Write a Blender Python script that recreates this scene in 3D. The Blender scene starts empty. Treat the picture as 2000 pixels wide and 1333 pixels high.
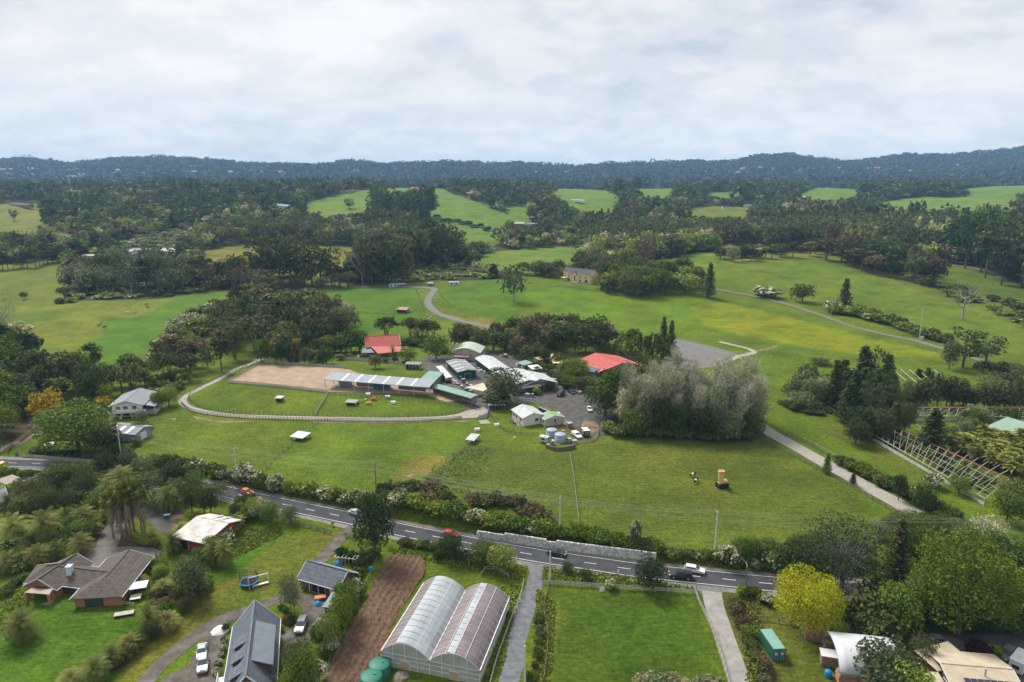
import bpy, math, random, time
import numpy as np
from mathutils import Vector, Matrix
from mathutils.geometry import delaunay_2d_cdt
T0 = time.time()
random.seed(7)
RNG = np.random.default_rng(7)
PI = math.pi
scene = bpy.context.scene
COL = scene.collection

# ------------------------------------------------------------------ camera, sky, sun, exposure
CAM_H = 90.0
FPX = 1333.33                       # focal length in pixels of the 2000 px wide photograph (24 mm lens)
PITCH = math.atan((666.5 - 350.0) / FPX)
cam_d = bpy.data.cameras.new('camera'); cam_d.lens = 24; cam_d.sensor_width = 36
cam_d.clip_start = 1.0; cam_d.clip_end = 60000
cam = bpy.data.objects.new('camera', cam_d); COL.objects.link(cam)
cam.location = (0, 0, CAM_H); cam.rotation_euler = (PI / 2 - PITCH, 0, 0)
scene.camera = cam

SUN_EL, SUN_ROT = math.radians(48), math.radians(-38)
HAZE_DENSITY = 0.000075
world = bpy.data.worlds.new("World"); scene.world = world; world.use_nodes = True
nt = world.node_tree; nt.nodes.clear()
def wn(t, **k):
 n = nt.nodes.new(t)
 for a, b in k.items(): setattr(n, a, b)
 return n
out = wn('ShaderNodeOutputWorld'); bg = wn('ShaderNodeBackground'); bg.inputs['Strength'].default_value = 0.073
sky = wn('ShaderNodeTexSky'); sky.sky_type = 'NISHITA'; sky.sun_disc = False
sky.sun_elevation = SUN_EL; sky.sun_rotation = SUN_ROT; sky.air_density = 1.0; sky.dust_density = 1.5
tc = wn('ShaderNodeTexCoord')
sep = wn('ShaderNodeSeparateXYZ'); nt.links.new(tc.outputs['Generated'], sep.inputs[0])
def wmath(op, a, b=None, c=None, clamp=False):
 n = wn('ShaderNodeMath', operation=op); n.use_clamp = clamp
 for i, v in enumerate((a, b, c)):
  if v is None: continue
  if hasattr(v, 'links'): nt.links.new(v, n.inputs[i])
  else: n.inputs[i].default_value = v
 return n.outputs[0]
zc = wmath('MAXIMUM', sep.outputs[2], 0.0)
den = wmath('ADD', zc, 0.34)
cu = wmath('DIVIDE', sep.outputs[0], den); cv = wmath('DIVIDE', sep.outputs[1], den)
comb = wn('ShaderNodeCombineXYZ'); nt.links.new(cu, comb.inputs[0]); nt.links.new(cv, comb.inputs[1])
def wnoise(scale, detail, rough, off, dist=0.0, sx=1.0):
 m = wn('ShaderNodeMapping'); m.inputs['Location'].default_value = off; m.inputs['Scale'].default_value = (sx, 1, 1)
 nt.links.new(comb.outputs[0], m.inputs[0])
 n = wn('ShaderNodeTexNoise'); n.inputs['Scale'].default_value = scale; n.inputs['Detail'].default_value = detail
 n.inputs['Roughness'].default_value = rough; n.inputs['Distortion'].default_value = dist
 nt.links.new(m.outputs[0], n.inputs['Vector']); return n.outputs['Fac']
def wramp(f, stops, interp='EASE'):
 r = wn('ShaderNodeValToRGB'); r.color_ramp.interpolation = interp
 e = r.color_ramp.elements
 while len(e) < len(stops): e.new(0.5)
 for el, (p, c) in zip(e, stops): el.position = p; el.color = (c[0], c[1], c[2], 1)
 nt.links.new(f, r.inputs[0]); return r.outputs[0]
def wmix(f, a, b, mode='MIX'):
 m = wn('ShaderNodeMix', data_type='RGBA', blend_type=mode)
 if hasattr(f, 'links'): nt.links.new(f, m.inputs[0])
 else: m.inputs[0].default_value = f
 for i, v in ((6, a), (7, b)):
  if hasattr(v, 'links'): nt.links.new(v, m.inputs[i])
  else: m.inputs[i].default_value = (*v, 1)
 return m.outputs[2]
K = 10.0    # cloud radiance is given for a background strength of 0.1
def kc(*c): return tuple(K * v for v in c)
big = wnoise(1.3, 6, 0.5, (3.1, 1.7, 0.0), 0.3)
fine = wnoise(3.6, 8, 0.55, (7.3, 2.2, 0.0), 0.15, 0.9)
wisp = wnoise(7.5, 8, 0.6, (1.3, 9.2, 0.0), 0.25, 0.8)
mixf = wmath('ADD', wmath('MULTIPLY', big, 0.48), wmath('ADD', wmath('MULTIPLY', fine, 0.34), wmath('MULTIPLY', wisp, 0.18)))
cloud = wramp(mixf, [(0.39, kc(0.51, 0.555, 0.61)), (0.45, kc(0.61, 0.65, 0.695)), (0.51, kc(0.70, 0.72, 0.745)), (0.60, kc(0.80, 0.80, 0.81))])
cover = wramp(wmath('ADD', wmath('MULTIPLY', fine, 0.6), wmath('MULTIPLY', big, 0.4)), [(0.36, (0.72,) * 3), (0.47, (1,) * 3)])
skyb = wmix(cover, sky.outputs[0], cloud)
hz = wramp(sep.outputs[2], [(0.0, (1,) * 3), (0.05, (0.75,) * 3), (0.16, (0.0,) * 3)])
hband = wramp(wisp, [(0.4, kc(0.60, 0.67, 0.73)), (0.6, kc(0.72, 0.76, 0.80))])
skyc = wmix(wmath('MULTIPLY', hz, 0.85), skyb, hband)
nt.links.new(skyc, bg.inputs[0]); nt.links.new(bg.outputs[0], out.inputs[0])

sun_d = bpy.data.lights.new('sun', 'SUN'); sun_d.energy = 3.5; sun_d.angle = math.radians(22); sun_d.color = (1.0, 0.95, 0.87)
sun = bpy.data.objects.new('sun', sun_d); COL.objects.link(sun)
sdir = Vector((math.sin(SUN_ROT) * math.cos(SUN_EL), math.cos(SUN_ROT) * math.cos(SUN_EL), math.sin(SUN_EL)))
sun.rotation_euler = sdir.to_track_quat('Z', 'Y').to_euler()
vs = scene.view_settings
vs.view_transform = 'Standard'; vs.look = 'None'; vs.exposure = 0.76; vs.gamma = 1.0; vs.use_curve_mapping = False
scene.render.engine = 'CYCLES'
scene.cycles.volume_bounces = 0; scene.cycles.max_bounces = 6; scene.cycles.diffuse_bounces = 3

# ------------------------------------------------------------------ noise and terrain height
_perm = np.random.default_rng(3).random((256, 256))
def vnoise(x, y):
 x = np.asarray(x, float); y = np.asarray(y, float)
 xi = np.floor(x).astype(int); yi = np.floor(y).astype(int); fx = x - xi; fy = y - yi
 fx = fx * fx * (3 - 2 * fx); fy = fy * fy * (3 - 2 * fy)
 g = lambda a, b: _perm[a & 255, b & 255]
 return (g(xi, yi) * (1 - fx) + g(xi + 1, yi) * fx) * (1 - fy) + (g(xi, yi + 1) * (1 - fx) + g(xi + 1, yi + 1) * fx) * fy
def fbm(x, y, o=4):
 s = 0; a = 1; t = 0
 for i in range(o): s = s + a * vnoise(x * 2 ** i + 17 * i, y * 2 ** i + 31 * i); t += a; a *= 0.5
 return s / t
SC = CAM_H / 80.0
COLS = np.array([-250, 0, 250, 500, 750, 1000, 1250, 1500, 1750, 2000, 2250])
RY = np.array([40, 200, 300, 400, 500, 600, 700, 850, 1000, 1200, 1400, 1700, 2200, 3000, 4000, 15000])
TB = np.array([
 [0]*11, [0]*11, [0]*11,
 [0, 0, 0, 0, 0, 2, 1, 0, 0, 0, 0],
 [0, 0, 0, 0, 3, 7, 7, 4, 2, 2, 2],
 [3, 3, 0, 2, 2, 5, 4, 10, 8, 5, 5],
 [8, 8, 6, 2, 0, 0, 2, 14, 12, 6, 6],
 [14, 14, 14, 10, 2, 0, 4, 12, 18, 14, 14],
 [25, 25, 25, 22, 14, 10, 16, 12, 22, 24, 24],
 [40, 40, 38, 36, 40, 26, 30, 20, 30, 38, 38],
 [45, 45, 50, 48, 60, 45, 42, 35, 40, 50, 50],
 [45, 45, 50, 52, 62, 50, 52, 50, 50, 56, 56],
 [48, 48, 50, 50, 50, 48, 48, 50, 52, 60, 60],
 [50, 50, 46, 40, 36, 40, 42, 50, 56, 66, 66],
 [56, 56, 50, 44, 40, 44, 48, 56, 62, 72, 72],
 [56, 56, 50, 44, 40, 44, 48, 56, 62, 72, 72]], float) * SC
UG = np.linspace(-1.4, 1.4, 141); LG = np.linspace(math.log(40), math.log(15000), 260)
_cu = (COLS - 1000) / FPX * 0.973
_t1 = np.array([np.interp(UG, _cu, TB[i]) for i in range(len(RY))])
_lr = np.log(RY * SC)
GRID = np.array([np.interp(LG, _lr, _t1[:, j]) for j in range(len(UG))])
def _smooth(a, s, ax):
 k = np.exp(-0.5 * (np.arange(-3 * s, 3 * s + 1) / s) ** 2); k /= k.sum(); n = 3 * s
 p = np.pad(a, [(n, n) if i == ax else (0, 0) for i in range(2)], mode='edge')
 return np.apply_along_axis(lambda v: np.convolve(v, k, 'valid'), ax, p)
GRID = _smooth(_smooth(GRID, 4, 0), 3, 1)
RIDX = np.array([-600, -300, 0, 60, 145, 200, 240, 330, 420, 500, 620, 680, 760, 870, 950, 1015, 1100, 1180, 1290, 1330, 1420, 1480, 1540, 1610, 1660, 1750, 1850, 1930, 2000, 2300, 2600])
RIDY = np.array([318, 316, 320, 315, 327, 320, 313, 313, 316, 324, 326, 319, 323, 320, 323, 322, 330, 325, 322, 321, 323, 311, 308, 322, 325, 314, 314, 308, 299, 297, 310])
def depz(Y, py):      # height of a point at forward distance Y seen in pixel row py
 b = -(py - 666.5) / FPX
 return CAM_H + Y * (b * math.cos(PITCH) - math.sin(PITCH)) / (math.cos(PITCH) + b * math.sin(PITCH))
RP = 5200.0
_ru = (RIDX - 1000) / FPX * 0.975
_rz = depz(RP, RIDY.astype(float))
ROADPX = [(-700, 875), (-350, 884), (-150, 893), (0, 903.5), (118, 908), (260, 926), (366, 945), (487, 972), (590, 994), (690, 1015), (773, 1034), (862, 1052), (960, 1071), (1050, 1087), (1150, 1101), (1250, 1115), (1410, 1131), (1515, 1141), (1650, 1150), (1800, 1154), (1950, 1147), (2120, 1130), (2400, 1090), (2700, 1040)]
def flatpt(px, py):
 b = -(py - 666.5) / FPX; a = (px - 1000) / FPX
 dz = b * math.cos(PITCH) - math.sin(PITCH); dy = math.cos(PITCH) + b * math.sin(PITCH)
 t = -CAM_H / dz; return (a * t, dy * t)
ROADW = np.array([flatpt(*p) for p in ROADPX])
def catmull(P, step):
 P = np.asarray(P, float); out = []
 Q = np.vstack([2 * P[0] - P[1], P, 2 * P[-1] - P[-2]])
 for i in range(1, len(Q) - 2):
  n = max(1, int(np.linalg.norm(Q[i + 1] - Q[i]) / step))
  for k in range(n):
   t = k / n
   out.append(0.5 * (2 * Q[i] + (Q[i + 1] - Q[i - 1]) * t + (2 * Q[i - 1] - 5 * Q[i] + 4 * Q[i + 1] - Q[i + 2]) * t * t + (3 * Q[i] - Q[i - 1] - 3 * Q[i + 1] + Q[i + 2]) * t ** 3))
 out.append(P[-1]); return np.array(out)
ROADC = catmull(ROADW, 3.0)
_ro = np.argsort(ROADC[:, 0])
def sstep(t): t = np.clip(t, 0, 1); return t * t * (3 - 2 * t)
def zf(X, Y):
 X = np.asarray(X, float); Y = np.asarray(Y, float)
 Yc = np.maximum(Y, 60.0); u = np.clip(X / Yc, -1.39, 1.39); l = np.clip(np.log(Yc), LG[0], LG[-1] - 1e-6)
 a = (u - UG[0]) / (UG[1] - UG[0]); b = (l - LG[0]) / (LG[1] - LG[0])
 i = np.clip(a.astype(int), 0, len(UG) - 2); j = np.clip(b.astype(int), 0, len(LG) - 2); a = a - i; b = b - j
 z = (GRID[i, j] * (1 - a) + GRID[i + 1, j] * a) * (1 - b) + (GRID[i, j + 1] * (1 - a) + GRID[i + 1, j + 1] * a) * b
 yr = np.interp(X, ROADC[_ro, 0], ROADC[_ro, 1]); s = Y - yr
 hb = 2.0 * np.interp(X, [-120, -60, -10, 60, 80, 110], [0.6, 0.9, 1.0, 1.0, 0.7, 0.3])
 z = z + hb * sstep((s - 5.0) / 5.5) * (Y > 60)
 z = z - 0.5 * sstep((-s - 5) / 10) * (Y > 60)
 z = z + 2.5 * np.exp(-(((X + 60) / 75) ** 2 + ((Y - 285) / 38) ** 2) ** 1.5)
 far = sstep((Y - 300) / 900)
 z = z + (fbm(X / 60.0, Y / 60.0, 3) - 0.5) * (0.8 + 5.0 * far)
 r = np.interp(u, _ru, _rz) - 60
 sh = np.where(Y < RP, sstep((Y - 2600) / (RP - 2600)) ** 1.25, 1 - 0.5 * sstep((Y - RP) / 5000))
 rough = (fbm(X / 420.0, Y / 420.0, 4) - 0.5)
 z = z + sh * r + rough * 70 * np.exp(-((Y - 4000) / 900.0) ** 2)
 back = (Y < 60)
 return np.where(back, 0.0 + 0 * z - 0.4, z)
cp, sp = math.cos(PITCH), math.sin(PITCH)
_TS = np.geomspace(70, 9000, 900)
def hits(pts, h=0.0):
 out = []
 for px, py in pts:
  a = (px - 1000) / FPX; b = -(py - 666.5) / FPX
  d = np.array([a, cp + b * sp, b * cp - sp])
  X, Y, Z = d[0] * _TS, d[1] * _TS, CAM_H + d[2] * _TS
  g = Z - (zf(X, Y) + h)
  k = np.argmax(g <= 0) if (g <= 0).any() else len(_TS) - 1
  k = max(k, 1)
  lo, hi = _TS[k - 1], _TS[k]
  for _ in range(14):
   m = 0.5 * (lo + hi); gm = CAM_H + d[2] * m - (zf(d[0] * m, d[1] * m) + h)
   if gm <= 0: hi = m
   else: lo = m
  out.append((d[0] * hi, d[1] * hi, CAM_H + d[2] * hi))
 return np.array(out)
def G(px, py, h=0.0): return Vector(hits([(px, py)], h)[0])
def proj(X, Y, Z):
 dz = Z - CAM_H; w = Y * cp - dz * sp
 return 1000 + FPX * X / w, 666.5 - FPX * (Y * sp + dz * cp) / w
def mpp(p): return (p[1] * cp - (p[2] - CAM_H) * sp) / FPX       # metres per photo pixel at a point
def gz(x, y): return float(zf(x, y))

# ------------------------------------------------------------------ object helpers
def tag(o, label=None, cat=None, group=None, kind=None):
 if label: o['label'] = label
 if cat: o['category'] = cat
 if group: o['group'] = group
 if kind: o['kind'] = kind
 return o
def empty(name, loc, rz=0.0, label=None, cat=None, group=None):
 o = bpy.data.objects.new(name, None); o.empty_display_size = 0.5; COL.objects.link(o)
 o.location = loc; o.rotation_euler = (0, 0, rz); return tag(o, label, cat, group)
def link(name, me, parent=None, loc=None, rz=None):
 o = bpy.data.objects.new(name, me); COL.objects.link(o)
 if parent is not None: o.parent = parent
 if loc is not None: o.location = loc
 if rz is not None: o.rotation_euler = (0, 0, rz)
 return o
def copy_tree(o, parent=None):
 c = o.copy(); COL.objects.link(c); c.parent = parent
 for ch in list(o.children): copy_tree(ch, c)
 return c
def npmesh(name, V, F, mats, mi=None, smooth=False):
 """V (n,3), F (m,k) array of equal sized faces"""
 me = bpy.data.meshes.new(name); V = np.asarray(V, np.float32); F = np.asarray(F, np.int32)
 me.vertices.add(len(V)); me.vertices.foreach_set('co', V.ravel())
 k = F.shape[1]; me.loops.add(F.size); me.loops.foreach_set('vertex_index', F.ravel())
 me.polygons.add(len(F)); me.polygons.foreach_set('loop_start', np.arange(0, F.size, k, dtype=np.int32))
 me.polygons.foreach_set('loop_total', np.full(len(F), k, np.int32))
 if mi is not None: me.polygons.foreach_set('material_index', np.asarray(mi, np.int32))
 me.polygons.foreach_set('use_smooth', np.full(len(F), smooth, bool))
 for m in (mats if isinstance(mats, (list, tuple)) else [mats]): me.materials.append(m)
 me.update(calc_edges=True); return me
class MB:
 def __init__(s): s.v = []; s.f = []; s.m = []
 def add(s, vs, fs, mi=0):
  n = len(s.v); s.v += [tuple(map(float, v)) for v in vs]
  for f in fs: s.f.append([i + n for i in f]); s.m.append(mi)
 def quad(s, a, b, c, d, mi=0): s.add([a, b, c, d], [(0, 1, 2, 3)], mi)
 def box(s, c, d, rz=0.0, mi=0, taper=1.0):
  x, y, z = c; a, b, h = d[0] / 2, d[1] / 2, d[2] / 2; cs, sn = math.cos(rz), math.sin(rz); vs = []
  for k, t in ((-1, 1.0), (1, taper)):
   for i, j in ((-1, -1), (1, -1), (1, 1), (-1, 1)):
    vs.append((x + (i * a * cs - j * b * sn) * t, y + (i * a * sn + j * b * cs) * t, z + k * h))
  s.add(vs, [(3, 2, 1, 0), (4, 5, 6, 7), (0, 1, 5, 4), (1, 2, 6, 5), (2, 3, 7, 6), (3, 0, 4, 7)], mi)
 def slab(s, P, t, mi=0):           # polygon P given counter clockwise from above, thickened downwards
  n = len(P); vs = [tuple(p) for p in P] + [(p[0], p[1], p[2] - t) for p in P]
  s.add(vs, [tuple(range(n)), tuple(range(2 * n - 1, n - 1, -1))] + [(i, i + n, (i + 1) % n + n, (i + 1) % n) for i in range(n)], mi)
 def bar(s, a, b, w, h=None, mi=0):
  a, b = Vector(a), Vector(b); d = b - a
  if d.length < 1e-6: return
  d.normalize(); up = Vector((0, 0, 1)) if abs(d.z) < 0.95 else Vector((1, 0, 0))
  x = d.cross(up).normalized(); y = x.cross(d).normalized(); h = h or w; vs = []
  for p in (a, b):
   for i, j in ((-1, -1), (1, -1), (1, 1), (-1, 1)): vs.append(p + x * i * w / 2 + y * j * h / 2)
  s.add(vs, [(0, 1, 2, 3), (7, 6, 5, 4), (0, 4, 5, 1), (1, 5, 6, 2), (2, 6, 7, 3), (3, 7, 4, 0)], mi)
 def tube(s, pts, rad, n=6, mi=0, cap=True):
  pts = [Vector(p) for p in pts]; rad = rad if hasattr(rad, '__len__') else [rad] * len(pts); base = len(s.v)
  vs = []
  for k, p in enumerate(pts):
   d = (pts[min(k + 1, len(pts) - 1)] - pts[max(k - 1, 0)]).normalized()
   up = Vector((0, 0, 1)) if abs(d.z) < 0.9 else Vector((1, 0, 0)); x = d.cross(up).normalized(); y = x.cross(d)
   for i in range(n): a = 2 * PI * i / n; vs.append(p + (x * math.cos(a) + y * math.sin(a)) * rad[k])
  fs = [(k * n + i, k * n + (i + 1) % n, (k + 1) * n + (i + 1) % n, (k + 1) * n + i) for k in range(len(pts) - 1) for i in range(n)]
  if cap: fs += [tuple(range(n - 1, -1, -1)), tuple(range(len(vs) - n, len(vs)))]
  s.add(vs, fs, mi)
 def lathe(s, c, prof, n=20, mi=0):
  vs = []; x, y, z = c
  for r, h in prof:
   for i in range(n): a = 2 * PI * i / n; vs.append((x + r * math.cos(a), y + r * math.sin(a), z + h))
  fs = [(k * n + i, k * n + (i + 1) % n, (k + 1) * n + (i + 1) % n, (k + 1) * n + i) for k in range(len(prof) - 1) for i in range(n)]
  fs += [tuple(range(len(vs) - n, len(vs)))]
  s.add(vs, fs, mi)
 def ball(s, c, r, n=8, mi=0):
  x, y, z = c; rx, ry, rz = (r, r, r) if not hasattr(r, '__len__') else r; vs = []
  for k in range(1, n // 2 + 1):
   t = PI * k / (n // 2 + 1)
   for i in range(n): a = 2 * PI * i / n; vs.append((x + rx * math.sin(t) * math.cos(a), y + ry * math.sin(t) * math.sin(a), z - rz * math.cos(t)))
  m = n // 2; fs = [(k * n + i, k * n + (i + 1) % n, (k + 1) * n + (i + 1) % n, (k + 1) * n + i) for k in range(m - 1) for i in range(n)]
  fs += [tuple(range(n - 1, -1, -1)), tuple(range(len(vs) - n, len(vs)))]
  s.add(vs, fs, mi)
 def mesh(s, name, mats, smooth=False):
  me = bpy.data.meshes.new(name); me.from_pydata(s.v, [], s.f)
  for m in (mats if isinstance(mats, (list, tuple)) else [mats]): me.materials.append(m)
  me.polygons.foreach_set('material_index', s.m)
  if smooth: me.polygons.foreach_set('use_smooth', [True] * len(s.f))
  me.update(); return me
 def build(s, name, mats, parent=None, smooth=False, loc=None, rz=None):
  return link(name, s.mesh(name, mats, smooth), parent, loc, rz)

# ------------------------------------------------------------------ materials
MATS = {}
def mat(name, col, rough=0.8, var=0.15, scale=2.0, bump=0.0, metal=0.0, stripes=None, dirt=None, spec=0.3):
 """procedural paint / stone / wood; stripes=(axis, period, depth) gives fine ribs or boards by bump and tone"""
 if name in MATS: return MATS[name]
 m = bpy.data.materials.new(name); m.use_nodes = True; MATS[name] = m
 t = m.node_tree; b = t.nodes['Principled BSDF']; L = t.links.new
 b.inputs['Roughness'].default_value = rough; b.inputs['Metallic'].default_value = metal
 b.inputs['Specular IOR Level'].default_value = spec
 tc = t.nodes.new('ShaderNodeTexCoord')
 n = t.nodes.new('ShaderNodeTexNoise'); n.inputs['Scale'].default_value = scale; n.inputs['Detail'].default_value = 6; n.inputs['Roughness'].default_value = 0.65
 L(tc.outputs['Object'], n.inputs['Vector'])
 r = t.nodes.new('ShaderNodeValToRGB'); e = r.color_ramp.elements; e[0].position = 0.3; e[1].position = 0.72
 d = dirt or col
 e[0].color = (*[max(0, c * (1 - var)) for c in d], 1); e[1].color = (*[min(1, c * (1 + var * 0.6)) for c in col], 1)
 L(n.outputs['Fac'], r.inputs[0]); c_out = r.outputs[0]
 if stripes:
  ax, per, dep = stripes
  s = t.nodes.new('ShaderNodeSeparateXYZ'); L(tc.outputs['Object'], s.inputs[0])
  mm = t.nodes.new('ShaderNodeMath'); mm.operation = 'MULTIPLY'; mm.inputs[1].default_value = 1.0 / per; L(s.outputs[ax], mm.inputs[0])
  fr = t.nodes.new('ShaderNodeMath'); fr.operation = 'FRACT'; L(mm.outputs[0], fr.inputs[0])
  rr = t.nodes.new('ShaderNodeValToRGB'); q = rr.color_ramp.elements; q[0].position = 0.0; q[0].color = (1 - dep,) * 3 + (1,); q[1].position = 0.22; q[1].color = (1, 1, 1, 1)
  L(fr.outputs[0], rr.inputs[0])
  mx = t.nodes.new('ShaderNodeMix'); mx.data_type = 'RGBA'; mx.blend_type = 'MULTIPLY'; mx.inputs[0].default_value = 1
  L(c_out, mx.inputs[6]); L(rr.outputs[0], mx.inputs[7]); c_out = mx.outputs[2]
 L(c_out, b.inputs['Base Color'])
 if bump:
  bn = t.nodes.new('ShaderNodeBump'); bn.inputs['Strength'].default_value = bump; bn.inputs['Distance'].default_value = 0.15
  n2 = t.nodes.new('ShaderNodeTexNoise'); n2.inputs['Scale'].default_value = scale * 4; n2.inputs['Detail'].default_value = 5
  L(tc.outputs['Object'], n2.inputs['Vector']); L(n2.outputs['Fac'], bn.inputs['Height']); L(bn.outputs[0], b.inputs['Normal'])
 return m
def foliage(name, c1, c2, c3=None, f3=0.0, trans=0.2, patch=0.35):
 c1 = (c1[0] * 1.22, c1[1] * 1.08, c1[2] * .82); c2 = (c2[0] * 1.22, c2[1] * 1.08, c2[2] * .82)
 """c1/c2 two greens mixed by leaf and by branch, c3 blossom or new growth on a share f3 of the leaves"""
 m = bpy.data.materials.new(name); m.use_nodes = True; MATS[name] = m
 t = m.node_tree; b = t.nodes['Principled BSDF']; L = t.links.new
 b.inputs['Roughness'].default_value = 0.8; b.inputs['Specular IOR Level'].default_value = 0.12
 at = t.nodes.new('ShaderNodeAttribute'); at.attribute_name = 'tint'
 s = t.nodes.new('ShaderNodeSeparateColor'); L(at.outputs['Color'], s.inputs[0])
 oi = t.nodes.new('ShaderNodeObjectInfo')
 mx = t.nodes.new('ShaderNodeMix'); mx.data_type = 'RGBA'
 ad = t.nodes.new('ShaderNodeMath'); ad.operation = 'MULTIPLY_ADD'; ad.inputs[1].default_value = 0.7; ad.use_clamp = True
 L(s.outputs[0], ad.inputs[0])
 orr = t.nodes.new('ShaderNodeMath'); orr.operation = 'MULTIPLY_ADD'; orr.inputs[1].default_value = 0.8; orr.inputs[2].default_value = -0.25
 L(oi.outputs['Random'], orr.inputs[0]); L(orr.outputs[0], ad.inputs[2]); L(ad.outputs[0], mx.inputs[0])
 mx.inputs[6].default_value = (*c1, 1); mx.inputs[7].default_value = (*c2, 1); c = mx.outputs[2]
 vm = t.nodes.new('ShaderNodeMath'); vm.operation = 'MULTIPLY_ADD'; vm.inputs[1].default_value = 1.0; vm.inputs[2].default_value = 0.75; L(s.outputs[1], vm.inputs[0])
 ov = t.nodes.new('ShaderNodeMath'); ov.operation = 'MULTIPLY'; ov.inputs[1].default_value = 7.31; L(oi.outputs['Random'], ov.inputs[0])
 of = t.nodes.new('ShaderNodeMath'); of.operation = 'FRACT'; L(ov.outputs[0], of.inputs[0])
 oa = t.nodes.new('ShaderNodeMath'); oa.operation = 'MULTIPLY_ADD'; oa.inputs[1].default_value = 0.75; oa.inputs[2].default_value = 0.75; L(of.outputs[0], oa.inputs[0])
 ob = t.nodes.new('ShaderNodeMath'); ob.operation = 'MULTIPLY'; L(vm.outputs[0], ob.inputs[0]); L(oa.outputs[0], ob.inputs[1]); vm = ob
 v2 = t.nodes.new('ShaderNodeVectorMath'); v2.operation = 'SCALE'; L(c, v2.inputs[0]); L(vm.outputs[0], v2.inputs[3]); c = v2.outputs[0]
 if c3:
  g = t.nodes.new('ShaderNodeMath'); g.operation = 'GREATER_THAN'; g.inputs[1].default_value = 1 - f3; L(s.outputs[2], g.inputs[0])
  m3 = t.nodes.new('ShaderNodeMix'); m3.data_type = 'RGBA'; L(g.outputs[0], m3.inputs[0]); L(c, m3.inputs[6]); m3.inputs[7].default_value = (*c3, 1); c = m3.outputs[2]
 L(c, b.inputs['Base Color'])
 tr = t.nodes.new('ShaderNodeBsdfTranslucent'); L(c, tr.inputs[0])
 ms = t.nodes.new('ShaderNodeMixShader'); ms.inputs[0].default_value = trans
 L(b.outputs[0], ms.inputs[1]); L(tr.outputs[0], ms.inputs[2]); L(ms.outputs[0], t.nodes['Material Output'].inputs[0])
 return m
# ------------------------------------------------------------------ terrain sheet
def inpoly(X, Y, P):
 inside = np.zeros(X.shape, bool); n = len(P)
 bx0, by0 = P.min(0); bx1, by1 = P.max(0)
 m = (X >= bx0) & (X <= bx1) & (Y >= by0) & (Y <= by1)
 if not m.any(): return inside
 x, y = X[m], Y[m]; r = np.zeros(x.shape, bool); j = n - 1
 for i in range(n):
  xi, yi = P[i]; xj, yj = P[j]
  if yi != yj: r ^= ((yi > y) != (yj > y)) & (x < (xj - xi) * (y - yi) / (yj - yi) + xi)
  j = i
 inside[m] = r; return inside
def wpoly(pts): return hits(pts)[:, :2]
FIELDS = {
 'f1': [(-60, 400), (75, 397), (92, 425), (90, 450), (40, 470), (-60, 470)],
 'f3': [(-60, 525), (128, 506), (132, 560), (120, 592), (60, 596), (-60, 596)],
 'f4': [(385, 492), (470, 478), (540, 473), (700, 482), (700, 535), (600, 560), (500, 548), (400, 520)],
 'f5': [(600, 396), (690, 376), (735, 403), (700, 425), (640, 432), (590, 430)],
 'f6': [(690, 378), (750, 368), (810, 363), (880, 377), (1012, 430), (985, 452), (860, 440), (825, 410), (760, 420), (700, 425)],
 'f7': [(790, 428), (840, 430), (985, 453), (965, 482), (880, 482), (800, 450)],
 'f8': [(915, 512), (960, 492), (1125, 482), (1130, 520), (1060, 535), (960, 530)],
 'f9': [(1062, 363), (1130, 366), (1215, 390), (1200, 425), (1130, 425), (1090, 395)],
 'f10': [(1215, 358), (1312, 368), (1320, 388), (1262, 388)],
 'f11': [(1300, 418), (1380, 403), (1468, 405), (1465, 440), (1300, 442)],
 'f12': [(1378, 376), (1428, 376), (1430, 390), (1385, 388)],
 'f13': [(1560, 386), (1600, 363), (1682, 371), (1675, 392), (1640, 402), (1570, 402)],
 'f14': [(1878, 371), (1950, 362), (2080, 360), (2080, 388), (1890, 388)],
 'f15': [(1715, 395), (1800, 385), (1990, 385), (1985, 432), (1720, 432)],
 'f16': [(1800, 512), (1900, 518), (1990, 555), (2050, 600), (1990, 620), (1850, 575)],
 'f17': [(1330, 497), (1395, 493), (1400, 520), (1340, 520)],
 'f18': [(985, 404), (1030, 402), (1040, 440), (1000, 440)],
}
EDGE = [(-300, 596), (130, 594), (330, 582), (440, 566), (500, 556), (640, 553), (700, 552), (800, 553), (950, 548), (1010, 540), (1100, 528), (1180, 520), (1290, 508), (1400, 496), (1500, 492), (1600, 492), (1660, 512), (1760, 545), (1860, 575), (1960, 606), (2300, 700)]
_edge_w = hits(EDGE)
_eu = _edge_w[:, 0] / _edge_w[:, 1]; _eY = _edge_w[:, 1]
FW = {k: wpoly(v) for k, v in FIELDS.items()}
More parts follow.
